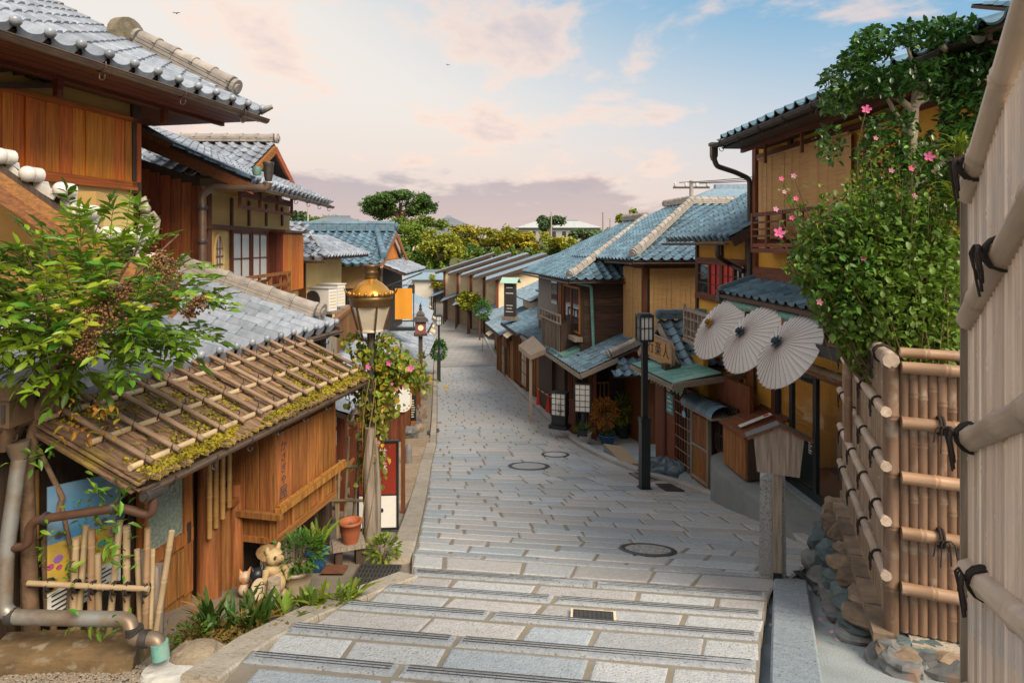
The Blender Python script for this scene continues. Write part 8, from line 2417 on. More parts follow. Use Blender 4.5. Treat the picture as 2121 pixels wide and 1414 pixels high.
lightbox(1190, 1224, 793, 853, 893, 16.2, 'white paper lattice sign box on a black post before the brown gate', radians(-12))
lightbox(1143, 1176, 811, 860, 882, 17.4, 'leaning white lattice sign box with black kana behind the brown wrapped box', radians(-25), 3, 4, 'こはん', .28, False)
wb = Thing('wrapped_box', 'box wrapped in brown cover sheet standing by the kerb under the lattice sign', 'covered box', G(1182, 893), radians(-22))
cover = mat('brown_cover_sheet', (.25, .09, .06), (.17, .06, .04), rough=.55, scale=5, bump=.25)
b = MB(); nu_ = 24
def wrapf(u,v):
 t = 2 * pi * u; k_ = 1.0 + .10 * (1 - v) + .035 * sin(u * 34 + 3 * v) * (1 - v) ** .7
 x = max(-1,min(1,1.35 * cos(t))) * .21 * k_; y = max(-1,min(1,1.35 * sin(t))) * .16 * k_
 return (x,y,-.03 + .93 * v + .02 * sin(u * 19) * (1 - v))
b.grid(wrapf, 48, 10); b.add([wrapf(i / 24, 1) for i in range(24)], [tuple(range(24))]); wb.p('cover', b, cover)
b = MB(); b.box(-.18, .18, -.13, .13, .88, .925); wb.p('top', b, cover)
cone_m = mat('orange_red_plastic', (.72, .045, .015), (.62, .035, .012), rough=.4, scale=3, bump=.02, rnd=.04)
cpos = []
for k,(px_,py_) in enumerate(((1117,842),(1137,857))):
 g = G(px_, py_ ); T = Thing('traffic_cone', ('red traffic cone farther from us, by the cycle bar at the kerb', 'red traffic cone nearer to us, close left of the leaning sign box')[k], 'traffic cone', g, .3, 'pair of red traffic cones')
 b = MB(); b.lathe((0, 0, 0), [(.15, .03), (.135, .05), (.035, .66), (.03, .70), (.0, .70)], 16); T.p('cone', b, cone_m)
 b = MB(); b.box(-.19, .19, -.19, .19, 0, .035); T.p('foot', b, cone_m)
 cpos.append(g + Vector((0,0, .62)))
br = Thing('cone_bar', 'yellow and black bar resting across the two red traffic cones', 'bar', cpos[0], 0, world=True)
d_ = cpos[1] - cpos[0]
for i in range(7):
 mb = br.mb(); mb.tube([cpos[0] - d_ * .15 + d_ * 1.5 * i / 7, cpos[0] - d_ * .15 + d_ * 1.5 * (i + 1) / 7], .022, 7); br.p('stripe', mb, M_BLACK if i % 2 else M_PALE)
aw = Thing('awning', 'beige shop awning on a slender white post halfway down on the right', 'awning', G(1100, 812), 0, world=True)
Ya = 20.5
A_,B_,C_,D_ = PX(1074,715,Ya + 1.2),PX(1098,735,Ya - .6),PX(1131,722,Ya - .9),PX(1104,695,Ya + 1.0)
canv = mat('beige_canvas', (.62, .50, .38), (.54, .42, .31), rough=.8, scale=3, bump=.05)
mb = aw.mb(); mb.add([A_,B_,C_,D_],[(0,1,2,3)]); mb.add([p + Vector((0,0,-.04)) for p in (A_,B_,C_,D_)],[(3,2,1,0)])
mb.prism([A_, B_, B_ + Vector((0, 0, -.16)), A_ + Vector((0, 0, -.16))], (.02, 0, 0)); mb.prism([B_, C_, C_ + Vector((0, 0, -.16)), B_ + Vector((0, 0, -.16))], (0, -.02, 0)); aw.p('canvas', mb, canv)
mb = aw.mb(); g = G(1099, 812); mb.bar((B_.x + .02, B_.y + .1, gz(B_.x, B_.y) - .1), (B_.x + .02, B_.y + .1, B_.z), .09, .09, (0, 1, 0)); aw.p('post', mb, canv)
# planking board,tarp bundle and stone step by the gate
pb = Thing('plywood_sheet', 'tan plywood sheet lying aslant on the paving left of the slim lamp post', 'board', G(1290, 950), 0, world=True)
Q = [G(1250,934),G(1290,966),G(1324,966),G(1288,938)]
for p,dz in zip(Q,(.16, .05, .03, .14)): p.z += dz
mb = pb.mb(); mb.prism(Q, (0, 0, .03)); pb.p('sheet', mb, mat('plywood', (.50, .36, .23), (.40, .28, .17), rough=.75, scale=3, stretch=(1, 9, 9), bump=.08))
mb = pb.mb(); mb.prism([Q[0] + Vector((0, 0, -.01)), Q[1] + Vector((0, 0, -.01)), Q[1] + Vector((0, 0, -.08)), Q[0] + Vector((0, 0, -.2))], (.02, .01, 0)); pb.p('wedge', mb, M_STONED)
tb = Thing('tarp_bundle', 'crumpled blue-grey tarpaulin bundle on the ground beside the slim lamp post', 'tarpaulin', G(1378, 985), radians(-35))
b = MB()
def tarp(u,v):
 t = 2 * pi * u; r_ = 1 + .22 * noise.noise(Vector((cos(t) * 1.6,sin(t) * 1.6,v * 3))) + .12 * noise.noise(Vector((cos(t) * 5,sin(t) * 5,v * 7)))
 k_ = cos(v * pi / 2) ** .6
 return (.56 * k_ * cos(t) * r_, .28 * k_ * sin(t) * r_, .36 * v * r_)
b.grid(tarp, 40, 12, smooth=False); tb.p('sheet', b, mat('blue_grey_tarp', (.12, .20, .25), (.06, .10, .13), rough=.3, scale=5, bump=.3))
bs_ = Thing('step_block', 'grey-blue stone step block at the foot of the planked gate wall', 'stone step', G(1440, 1000), 0, world=True)
Q = [G(1404,1000),G(1462,1024),G(1478,1004),G(1418,976)]
for p in Q: p.z = min(q.z for q in Q)
mb = bs_.mb(); mb.prism([p + Vector((0, 0, -.1)) for p in Q], (0, 0, .34)); bs_.p('block', mb, M_STONED)
# fallen petals and birds
pm_ = mat('fallen_petal', (.62, .22, .36), (.45, .25, .2), rough=.7, bump=0)
for i,(px_,py_) in enumerate(((1722,1310),(1733,1327),(1700,1285),(1690,1332),(1640,1297),(1668,1375),(1597,1297))):
 T = Thing('fallen_petal', 'pink petal on cement by the boulder wall, ' + ('upper of the middle pair', 'lower of the middle pair', 'highest up the slope', 'left of the middle pair', 'close to the kerb slab', 'nearest the bottom edge', 'at the foot of the kerb slab')[i], 'petal', G(px_, py_) + Vector((0, 0, .004)), R.uniform(0, 6), 'petals fallen by the boulder wall')
 b = MB(); b.grid(lambda u, v: (-.02 + .04 * u, -.011 + .022 * v * (1 - .5 * u), .004 + .012 * (u - .5) ** 2 + .006 * v), 3, 2); T.p('petal', b, pm_)
birdm = mat('bird_black', (.02, .02, .02), bump=0)
for k,(px_,py_,Y_) in enumerate(((365,28,60),(928,135,90))):
 T = Thing('bird', ('tiny dark bird high in the sky at the upper left', 'tiny dark bird in the middle of the sky')[k], 'bird', PX(px_, py_, Y_), .6 * k)
 b = MB(); b.tube([(0,-.16,0),(0,0, .02),(0, .2,-.02)],[.02, .06, .02],6)
 for s_ in (-1,1): b.add([(0,-.06, .02),(s_ * .22,-.02, .10),(s_ * .42, .06, .04),(s_ * .2, .10, .06),(0, .08, .02)],[(0,1,2,3,4)])
 T.p('body', b, birdm)
# ================================================================== planting
LG_N = leafmat('nandina_leaf', (.20, .37, .03), (.06, .18, .018), .35, .4, .35, .025)
LG_H = leafmat('hibiscus_leaf', (.14, .29, .035), (.035, .12, .016), .3, .45, .35, .03)
LG_HT = leafmat('hibiscus_tip_leaf', (.24, .34, .03), (.13, .24, .02), .4, .45, .3, .02)
LG_C = leafmat('camellia_leaf', (.10, .20, .035), (.028, .08, .016), .2, .28, .35, .02)
LG_V = leafmat('vine_leaf', (.34, .38, .04), (.15, .24, .02), .4, .5, .35, .04)
LG_Y = leafmat('yellow_leaf', (.55, .40, .03), (.40, .30, .02), .4, .5, .3, .03)
LG_S = leafmat('strap_leaf', (.26, .32, .03), (.10, .18, .02), .35, .45, .35, .03)
LG_B = leafmat('bush_leaf', (.14, .26, .035), (.05, .13, .018), .35, .45, .35, .03)
LG_R = leafmat('russet_leaf', (.48, .20, .03), (.30, .20, .02), .35, .5, .35, .04)
BARK = mat('grey_brown_bark', (.24, .15, .09), (.12, .075, .045), rough=.9, scale=14, bump=.5)
BARKW = mat('pale_bark', (.52, .46, .36), (.34, .28, .20), rough=.85, scale=9, bump=.4)
rs = np.random.RandomState(21)


def rdir(up=.0):
 d = Vector(rs.normal(size=3)); d.z += up; return d.normalized()


def leafM(p,d,roll=None,s=1.0):
 q = Vector(d).to_track_quat('Y', 'Z')
 return Matrix.Translation(p) @ q.to_matrix().to_4x4() @ Matrix.Rotation(rs.uniform(-.9, .9) if roll is None else roll, 4, 'Y') @ Matrix.Scale(s, 4)


# ---- nandina over the near roof at the left
NT = Thing('nandina_tree', 'leafy nandina tree with brown berry clusters before the silver tile roof at the left', 'tree', (-3.02, 3.95, gz(-3.02, 3.95)), 0, world=True)
b0 = Vector((-3.02,3.95,NT.loc.z)); crown = PX(192,640,4.0)
mb = NT.mb()
tips = []
mb.tube([b0,b0 + Vector((-.02, .0, .6)),PX(55,980,3.95),PX(78,850,3.95),PX(120,790,3.98)],[.05, .045, .04, .036, .03],9)
for k in range(16):
 e_ = Vector((crown.x + .62 * cos(k * 2.4) * rs.uniform(.3,1),crown.y + .35 * sin(k * 2.4),crown.z + rs.uniform(-.25, .5)))
 s_ = PX(90 + 10 * (k % 4),850 - 15 * (k % 5),3.96); m_ = s_.lerp(e_, .5) + Vector((0,0, .08))
 mb.tube([s_,m_,e_],[.017, .011, .006],6); tips += [e_,m_.lerp(e_, .5),m_]
NT.p('trunk', mb, BARK)
mb = NT.mb(); mb.tube([PX(100, 1290, 3.95), PX(92, 1120, 3.97), PX(130, 1030, 3.97), PX(80, 930, 3.96)], [.022, .02, .018, .015], 7); mb.tube([PX(140, 1290, 3.97), PX(150, 1150, 4.0), PX(118, 1000, 3.98)], [.016, .014, .01], 6); NT.p('stem', mb, BARK)
lm = leaf_mesh('leaf', .096, .036, LG_N, .22, .2); lmy = leaf_mesh('leaf', .08, .034, leafmat('nandina_pale_leaf', (.42, .48, .03), (.24, .36, .02), .4, .4, .3, .03), .22, .2); lmr = leaf_mesh('leaf', .075, .032, LG_R, .22, .25)
Ms,My = [],[]
rach = NT.mb()
for k in range(250):
 a_,v_ = rs.uniform(0,2 * pi),rs.uniform(-1,1); rr_ = rs.uniform(.35,1.0) ** .6
 lob = 1 + .22 * sin(a_ * 3 + 1) + .18 * sin(a_ * 5 + v_ * 4)
 hz = cos(math.asin(v_))
 c = crown + Vector((.52 * rr_ * hz * cos(a_) * lob, .45 * rr_ * hz * sin(a_), .50 * rr_ * v_ * (1 if v_ > 0 else .75) * lob))
 c.x += max(0,c.z - crown.z) * .25 * 0 
 d = ((c - crown) * 1.0 + Vector((0,-.12, .16)) + Vector(rs.normal(size=3)) * .14).normalized()
 L_ = rs.uniform(.16, .34); e_ = c + d * L_ + Vector((0,0,-.05))
 sd = d.cross(Vector((0,0,1))).normalized()
 rach.tube([c - d * .06,c.lerp(e_, .5) + Vector((0,0, .02)),e_], .0022,4,caps=False)
 pale = rs.uniform() < .30
 nl = int(L_ / .040)
 for j in range(nl):
  t = (j + .6) / nl; p = c.lerp(e_,t) + Vector((0,0, .03 * sin(pi * t)))
  for s_ in (-1,1):
   dd = (d * .55 + sd * s_ * rs.uniform(.5,1.0) + Vector((0,0,rs.uniform(-.35, .25)))).normalized()
   (My if pale or rs.uniform() < .15 else Ms).append(leafM(p,dd,None,rs.uniform(.7,1.25)))
 (My if pale else Ms).append(leafM(e_,d,None,1.1))
NT.p('rachis', rach, mat('green_twig', (.22, .20, .05), bump=0, rough=.6))
scatter(NT, Ms, lm, 'leaf', 'foliage', 220); scatter(NT, My, lmy, 'leaf', 'pale_foliage', 80)
bm_ = MB(); bm_.ball((0, 0, 0), .008, None, .008, 6, 4); berry = bm_.mesh('berry', mat('brown_berry', (.22, .105, .035), (.13, .06, .02), rough=.4, bump=0, rnd=.2))
tw = NT.mb()
for (px_,py_,r_) in ((215,645, .12),(345,555, .085),(180,705, .075),(250,600, .07),(330,530, .06),(172,720, .06),(415,620, .05),(25,660, .05),(395,640, .04)):
 c = PX(px_,py_,3.55 + .1 * rs.uniform()); Bm = []
 for i in range(int(1500 * r_)):
  p = c + Vector(rs.normal(size=3)) * r_ * .48 + Vector((0,0,-.02)); Bm.append(Matrix.Translation(p) @ Matrix.Scale(rs.uniform(.7,1.2),4))
  if i % 5 == 0: tw.tube([c + Vector((0, .02,r_ * .6)),p], .0013,3,caps=False)
 join(NT, Bm, berry, 'berry_cluster')
NT.p('berry_stalks', tw, BARK)
Mr = []
for k in range(42):
 p = PX(rs.uniform(120,245),rs.uniform(830,910),3.7) + Vector((0,0,0)); Mr.append(leafM(p,rdir(-.2),None,rs.uniform(.6,1.1)))
scatter(NT, Mr, lmr, 'russet_leaf', 'russet_leaves', 42)
Ml = []
for (cx_,cy_,sx_,sy_,n_) in ((70,940,55,25,34),(215,1040,60,60,60),(240,1130,45,60,40),(120,1150,50,70,40),(200,1290,100,25,46)):
 for i in range(n_): Ml.append(leafM(PX(cx_ + rs.normal() * sx_ * .5,cy_ + rs.normal() * sy_ * .5,rs.uniform(3.6,4.15)),rdir(.1),None,rs.uniform(.5, .95)))
scatter(NT, Ml, lm, 'low_leaf', 'low_foliage', 120)

# ---- flowering hibiscus behind the bamboo fence
HB = Thing('hibiscus_bush', 'tall upright rose of sharon bush with pink flowers behind the brown bamboo fence', 'bush', (3.15, 5.15, -3.0), 0, world=True)
base = Vector((3.15,5.15,-1.45))
stems = HB.mb(); Mh,Mt_ = [],[]
stems.tube([(3.15,5.15,-3.0),base], .06,8)
lh = leaf_mesh('leaf', .070, .050, LG_H, .2, .2); lt2 = leaf_mesh('leaf', .052, .034, LG_HT, .25, .1)
for k in range(185):
 f_ = rs.uniform(-1,1)
 tx = 1812 + f_ * 172 + rs.normal() * 12; top_y = 395 + 170 * abs((tx - 1850) / 220) ** 2 + rs.uniform(-60,190) - (60 if k % 4 == 0 else 0)
 if tx < 1735: top_y = min(top_y,545)
 Yt = 5.1 + rs.uniform(-.4, .55)
 top = PX(tx,max(255,top_y),Yt); s_ = base + Vector((rs.uniform(-.02, .36),rs.uniform(-.2, .3),rs.uniform(0, .35)))
 mid = s_.lerp(top, .55) + Vector(((top.x - s_.x) * .10,0, .02))
 P3 = [s_,mid,top]
 stems.tube([s_,s_.lerp(mid, .5) + Vector(((mid.x - s_.x) * .1,0,0)),mid,mid.lerp(top, .55),top],[.010, .008, .006, .004, .002],5,caps=False)
 n_ = int((top - s_).length / .026)
 for j in range(n_):
  t = (j + rs.uniform(0,1)) / n_
  p = s_ * (1 - t) ** 2 + mid * (2 * t * (1 - t)) + top * t * t
  if t > .12:
   p = p + Vector(rs.normal(size=3)) * (.052 if t < .8 else .022)
   (Mt_ if t > .86 and k % 3 else Mh).append(leafM(p,rdir(.15),None,rs.uniform(.6,1.2) * (1 if t < .9 else .75)))
for i in range(2300):       # lower dark mass
 p = PX(1740 + rs.uniform(0,255) , rs.uniform(480,735),rs.uniform(5.0,5.6)); Mh.append(leafM(p,rdir(.1),None,rs.uniform(.6,1.2)))
FL_ = ((1794,228),(1923,326),(1613,483),(1618,371),(1606,434),(1644,365),(1697,626),(1813,287),(1648,412),(1624,398),(1640,452))
for x,y in FL_:
 e_ = PX(x,y,4.87); s_ = PX(1760 + (x - 1760) * .45,y + 150,5.1); m_ = s_.lerp(e_, .5) + Vector((-.03,0, .03)); stems.tube([s_,m_,e_], .004,4,caps=False)
 for j in range(16): Mh.append(leafM(s_.lerp(e_,(j + .5) / 17) + Vector(rs.normal(size=3)) * .022,rdir(.15),None,rs.uniform(.5, .9)))
for i in range(6200):
 d = rdir(); r_ = rs.uniform(0,1) ** .42
 Mh.append(leafM(PX(1812 + d.x * r_ * 182,560 + d.z * r_ * 185,5.15 + d.y * r_ * .55),rdir(.15),None,rs.uniform(.5,1.1)))
HB.p('stems', stems, mat('green_brown_stem', (.22, .17, .06), (.13, .10, .04), bump=0, rough=.7))
def clear_of_umbrellas(M_):
 p = M_.translation; x,y = CX + F * p.x / p.y,HY - F * p.z / p.y
 return not (y > 585 and x < 1652 + (y - 585) * .62)


Mh = [m_ for m_ in Mh if clear_of_umbrellas(m_)]; Mt_ = [m_ for m_ in Mt_ if clear_of_umbrellas(m_)]
scatter(HB, Mh, lh, 'leaf', 'foliage', 240); scatter(HB, Mt_, lt2, 'tip_leaf', 'tip_foliage', 60)
pk_m = leafmat('pink_petal', (.78, .16, .36), (.62, .10, .26), .35, .6, .15, .02, 8); pk_l = leafmat('pale_pink_petal', (.74, .36, .48), (.66, .26, .40), .35, .6, .12, .02, 8)


def flower(T, p, d, r, m, name='flower', n=5):
 q = Vector(d).to_track_quat('Z', 'Y').to_matrix().to_4x4(); b = MB()
 for i in range(n):
  t = 2 * pi * i / n; u_,w_ = Vector((cos(t),sin(t),0)),Vector((-sin(t),cos(t),0))
  b.add([(0,0,0),u_ * r * .5 - w_ * r * .32 + Vector((0,0,r * .25)),u_ * r * .55 + Vector((0,0,r * .20)),u_ * r * .5 + w_ * r * .32 + Vector((0,0,r * .25)),u_ * r * .95 - w_ * r * .26 + Vector((0,0,r * .4)),u_ * r + Vector((0,0,r * .33)),u_ * r * .95 + w_ * r * .26 + Vector((0,0,r * .4))],
   [(0,2,1),(0,3,2),(1,2,5,4),(2,3,6,5)])
 f = T.piece(name,b.mesh(name,m),Matrix.Translation(p) @ q)
 b = MB(); b.tube([(0, 0, .0), (0, 0, r * .55)], [r * .10, r * .05], 6); ob('stamen', b.mesh('stamen', M_PALE), f)
 return f


for i,(px_,py_,r_) in enumerate(((1794,228, .052),(1923,326, .058),(1613,483, .062),(1618,371, .03),(1606,434, .032),(1644,365, .03),(1788,536, .034),(1697,626, .038),(1813,287, .028),(1886,350, .036),(1791,465, .036),(1846,354, .03),(1648,412, .03),(1624,398, .026),(1893,407, .034),(1640,452, .028))):
 flower(HB,PX(px_,py_,4.80),(-.25 + .1 * (i % 5),-1, .35),r_ * .72,pk_m if r_ > .045 or i % 3 == 0 else pk_l)

# ---- clipped camellia with pale trunk
CT = Thing('clipped_tree', 'clipped evergreen with pale trunk and layered leaf pads above the pink-flowered bush', 'tree', (3.42, 5.4, -2.9), 0, world=True)
mb = CT.mb(); q = lambda x,y,d=0: PX(x,y,5.4 + d * .6)
mb.tube([(3.42,5.4,-2.9),q(1885,560),q(1880,420),q(1888,300),q(1893,225)],[.06, .055, .05, .046, .04],10)
for pts_,r_ in (([(1893,225),(1935,130),(1962,105),(2010,95)], .036),([(1893,230),(1850,195),(1800,185)], .03),([(1893,215),(1960,190),(2030,170)], .03),([(1890,300),(1850,225),(1790,120)], .026),([(1885,390),(1960,330),(2020,300)], .035),([(1885,300),(1940,300),(1985,330)], .03),([(1890,240),(1900,160),(1880,100)], .03),([(1962,105),(1935,85),(1905,75)], .025)):
 pp_ = [q(x,y, .15 * i) for i,(x,y) in enumerate(pts_)]
 mb.tube(elbow(pp_, .0,3, .15),[r_ * (1 - .6 * i / max(1,len(elbow(pp_,0,3, .15)) - 1)) for i in range(len(elbow(pp_,0,3, .15)))],8)
CT.p('trunk', mb, BARKW)
pads = [(1810,95,45,38,170),(1775,125,35,25,90),(1905,75,55,28,220),(1985,60,65,22,230),(2040,80,50,25,150),(1760,170,65,35,240),(1835,175,60,30,220),(1900,155,55,28,170),(1975,150,70,32,290),(2060,130,60,38,270),(2085,175,40,30,120),(1735,215,40,25,110),(2000,245,55,50,260),(1960,330,60,70,260),(2030,320,45,80,240),(1830,330,60,60,200),(1790,110,30,40,70),(1985,200,80,25,150),(1720,300,30,40,60),(1990,400,60,60,200),(1885,335,45,45,120),(1930,400,60,60,170),(1850,265,60,35,130),(1900,470,45,60,110)]
Mc = []
for cx_,cy_,sx_,sy_,n_ in pads:
 for i in range(int(n_ * 2.3)):
  d = rs.normal(size=2); d /= max(1e-6,np.linalg.norm(d)); r_ = rs.uniform(0,1) ** .45
  Mc.append(leafM(q(cx_ + d[0] * sx_ * r_,cy_ + d[1] * sy_ * r_,rs.uniform(-.4, .6)),rdir(.45),None,rs.uniform(.65,1.2)))
scatter(CT, Mc, leaf_mesh('leaf', .066, .037, LG_C, .18, .15), 'leaf', 'foliage', 300)


def strap_plant(T, c, n, L, W, m, spread=.7, name='strap_leaf', nmax=120, arch=.5):
 c = Vector(c)
 for i in range(n):
  a = rs.uniform(0,2 * pi); l_ = L * rs.uniform(.6,1.15); sp_ = spread * rs.uniform(.3,1.1); w_ = W * rs.uniform(.7,1.2)
  u_ = Vector((cos(a),sin(a),0)); v_ = Vector((-sin(a),cos(a),0)); b = MB(); vs_ = []
  for j in range(7):
   t = j / 6; p = u_ * (sp_ * l_ * t ** 1.3) + Vector((0,0,l_ * (t * .95 - arch * t * t * sp_)))
   ww = w_ * (sin(pi * min(.97,t * .85 + .12)) ** .7) * .5
   vs_ += [p - v_ * ww + Vector((0,0,ww * .5)),p,p + v_ * ww + Vector((0,0,ww * .5))]
  b.add(vs_,[(j * 3 + k,j * 3 + k + 1,j * 3 + 4 + k,j * 3 + 3 + k) for j in range(6) for k in (0,1)],0,True)
  T.piece(name,b.mesh(name,m),Matrix.Translation(c + Vector((rs.normal() * .02,rs.normal() * .02,0))))


SP = Thing('spiky_fern', 'yellow-green spiky strap-leaved plant on the fence top by the silvered bamboo', 'plant', PX(1985, 430, 4.9), 0, world=True)
for px_,py_,n_,L_ in ((1985,320,26, .34),(1990,430,34, .30),(1975,400,18, .25)): strap_plant(SP,PX(px_,py_,4.9),n_,L_, .022,LG_S,1.1,arch=.9)
mb = SP.mb(); mb.tube([PX(1992, 470, 4.95), PX(1990, 380, 4.95), PX(1988, 310, 4.95)], .03, 7); SP.p('stem', mb, BARK)

# ---- flowering vine on the log and lamp posts
VN = Thing('flowering_vine', 'yellow-green climbing vine with magenta flowers draped over log post and gutter', 'vine', (VP.x, VP.y - .1, VP.z), 0, world=True)
mb = VN.mb()
for k in range(5): mb.tube([VP + Vector((.07 * cos(k * 1.3 + t * 5),-.08 + .07 * sin(k * 1.3 + t * 5),1.9 * t)) for t in [i / 14 for i in range(15)]], .006,5)
for pts_ in (((800,790),(850,800),(885,795),(905,800)),((840,770),(870,790),(895,820)),((770,700),(740,700),(715,690)),((770,900),(800,940),(790,990)),((770,700),(830,735),(870,745))):
 mb.tube([PX(x,y,6.9 - .03 * i) for i,(x,y) in enumerate(pts_)], .004,4)
VN.p('stem', mb, mat('vine_stem', (.30, .22, .07), bump=0, rough=.8))
heart = leaf_mesh('leaf', .068, .066, LG_V, .2, .25); hearty = leaf_mesh('leaf', .068, .066, LG_Y, .2, .25)
Mv,Mvy = [],[]
for cx_,cy_,sx_,sy_,n_ in ((790,770,42,34,250),(770,725,34,22,90),(835,765,34,24,150),(760,800,28,45,160),(775,860,30,60,170),(765,930,20,55,90),(820,740,40,20,70),(790,830,26,40,90),(725,700,20,14,22),(875,790,28,20,26),(780,975,22,40,36),(800,700,25,15,30)):
 for i in range(int(n_ * 1.5)):
  p = PX(cx_ + rs.normal() * sx_ * .6,cy_ + rs.normal() * sy_ * .6,6.95 + rs.uniform(-.2, .22))
  (Mvy if rs.uniform() < .16 else Mv).append(leafM(p,(rs.normal() * .6,-.5 + rs.normal() * .4,-.55 + rs.normal() * .4),None,rs.uniform(.55,1.15)))
scatter(VN, Mv, heart, 'leaf', 'foliage', 210); scatter(VN, Mvy, hearty, 'yellow_leaf', 'yellow_foliage', 90)
mg = leafmat('magenta_petal', (.55, .03, .24), (.75, .25, .42), .3, .6, .2, .02, 10)
for px_,py_,r_ in ((762,760, .05),(805,752, .055),(850,763, .065),(835,800, .03),(812,795, .03),(785,915, .03),(822,806, .035),(760,1000, .025)): flower(VN,PX(px_,py_,6.68),(.3,-1, .3),r_ * .58,mg)

# ---- pots and beds at the left
def leafy(T, c, r, n, lm_, nmax=100, name='leaf', rest='foliage', flat=1.0, up=.3):
 c = Vector(c); M_ = []
 for i in range(n):
  d = rdir(); rr_ = rs.uniform(.2,1) ** .5
  M_.append(leafM(c + Vector((d.x * r[0],d.y * r[1],d.z * r[2])) * rr_,(d + Vector((0,0,up))).normalized(),None,rs.uniform(.6,1.2)))
 scatter(T,M_,lm_,name,rest,nmax)


def stems_(T,c,r,h,n,m=None):
 mb = T.mb(); c = Vector(c)
 for i in range(n): mb.tube([c + Vector((rs.normal() * .02,rs.normal() * .02,0)),c + Vector((rs.uniform(-1,1) * r,rs.uniform(-1,1) * r,h * rs.uniform(.6,1)))],[.006, .002],4)
 T.p('stem', mb, m or BARK)


lb = leaf_mesh('leaf', .05, .03, LG_B, .2, .15); lbs = leaf_mesh('leaf', .035, .022, LG_B, .2, .15)
g = G(615,1224)
PA = Thing('potted_shrub', 'bushy green plant in a round pale pot right of the raccoon dog statue', 'potted plant', g, 0, world=True)
pot(PA, g, .125, .20, mat('pale_glazed_pot', (.44, .36, .26), (.32, .25, .17), rough=.45, scale=5, bump=.05), flare=1.12)
stems_(PA,g + Vector((0,0, .18)), .12, .25,10); leafy(PA,g + Vector((.02,0, .33)),(.22, .2, .17),420,lb,150)
g = G(657,1178)
PB = Thing('blue_potted_plant', 'strap-leaved plant with yellow tips in a blue pot below the bay', 'potted plant', g, 0, world=True)
bluep = mat('blue_glaze', (.02, .09, .22), (.012, .05, .14), rough=.25, scale=4, bump=.03)
pot(PB,g, .10, .19,bluep); strap_plant(PB,g + Vector((0,0, .17)),34, .34, .04,LG_S, .75)
g = G(455,1330)
BA = Thing('strap_leaf_clump', 'dense clump of dark strap leaves and dry moss at the kerb under the posts', 'plant', g, 0, world=True)
ld = leafmat('dark_strap_leaf', (.10, .19, .03), (.035, .09, .015), .3, .4, .35, .03); lo_ = leafmat('dry_strap_leaf', (.42, .26, .06), (.30, .16, .04), .3, .5, .3, .03)
for i in range(9):
 c = g + Vector((rs.uniform(-.17, .20),rs.uniform(-.02, .30),0)); c.z = gz(c.x,c.y) + .02
 strap_plant(BA,c,13, .30, .035,ld, .6); strap_plant(BA,c,3, .28, .03,lo_, .8)
mo = np.array([list(g + Vector((rs.normal() * .16,rs.normal() * .09,rs.uniform(.0, .09))) - BA.off) for _ in range(1500)])
o = ob('moss', leaf_cloud('moss', mo, .022, leafmat('dry_moss', (.22, .16, .035), (.10, .075, .02), .2, .9, .3, .02, 4), 8), BA.root); o['kind'] = 'stuff'
leafy(BA, G(395, 1345) + Vector((0, 0, .08)), (.13, .12, .09), 150, lbs, 60, 'low_leaf', 'low_foliage')
g = G(640,1285)
BB = Thing('yellow_strap_plant', 'arching yellow-green strap leaves beside the kerb of the upper stairs', 'plant', g, 0, world=True)
for dx,dy in ((-.16,-.05),(-.05, .1),(.05, .05),(.18, .2),(.22, .28)):
 c = g + Vector((dx,dy,0)); c.z = gz(c.x,c.y); strap_plant(BB,c,14, .30, .042,LG_S, .85)
leafy(BB, g + Vector((.12, .15, .08)), (.22, .15, .07), 120, leaf_mesh('leaf', .05, .03, LG_V), 60)
g = G(795,1162)
BC = Thing('leafy_tuft', 'small yellow-green leafy tuft at the foot of the log post', 'plant', g, 0, world=True)
leafy(BC, g + Vector((0, 0, .13)), (.17, .14, .14), 260, leaf_mesh('leaf', .055, .034, LG_V), 120); stems_(BC, g, .1, .2, 8)

# ---- pots at the right under the black lattice
g = G(1212,915)
PW = Thing('grass_pot', 'white pot of yellow-green drooping grass by the kerb in front of the gate', 'potted plant', g, 0, world=True)
pot(PW, g, .16, .26, M_WHITE); strap_plant(PW, g + Vector((0, 0, .24)), 90, .42, .022, LG_HT, 1.0, 'grass_blade', arch=.8)
g = G(1258,918)
PR = Thing('russet_potted_shrub', 'orange and russet nandina shrub in a wide blue bowl', 'potted plant', g, 0, world=True)
pot(PR,g, .21, .24,bluep); stems_(PR,g + Vector((0, .05, .2)), .25, .8,14)
leafy(PR, g + Vector((-.05, .15, .75)), (.38, .3, .42), 620, leaf_mesh('leaf', .085, .034, LG_R), 120); leafy(PR, g + Vector((0, 0, .28)), (.2, .18, .06), 200, lb, 40, 'low_leaf', 'low_foliage')
for k, (px_, py_, lbl) in enumerate(((1290, 905, 'green bamboo-leaved shrub in a dark pot right of the russet shrub'), (1322, 902, 'tall green bamboo-leaved shrub in a dark pot behind the slim lamp post'))):
 g = G(px_, py_); T = Thing('bamboo_leaf_shrub', lbl, 'potted plant', g, 0, world=True)
 pot(T, g, .17, .3, mat('dark_blue_pot', (.03, .045, .065), (.02, .03, .04), rough=.4, bump=.03)); stems_(T, g + Vector((0, 0, .25)), .25, .9, 14, mat('green_cane', (.16, .2, .05), bump=0))
 leafy(T, g + Vector((0, .05, .72 + .15 * k)), (.38, .3, .42), 330, leaf_mesh('leaf', .17, .04, LG_S, .15, .35), 150, up=.1)
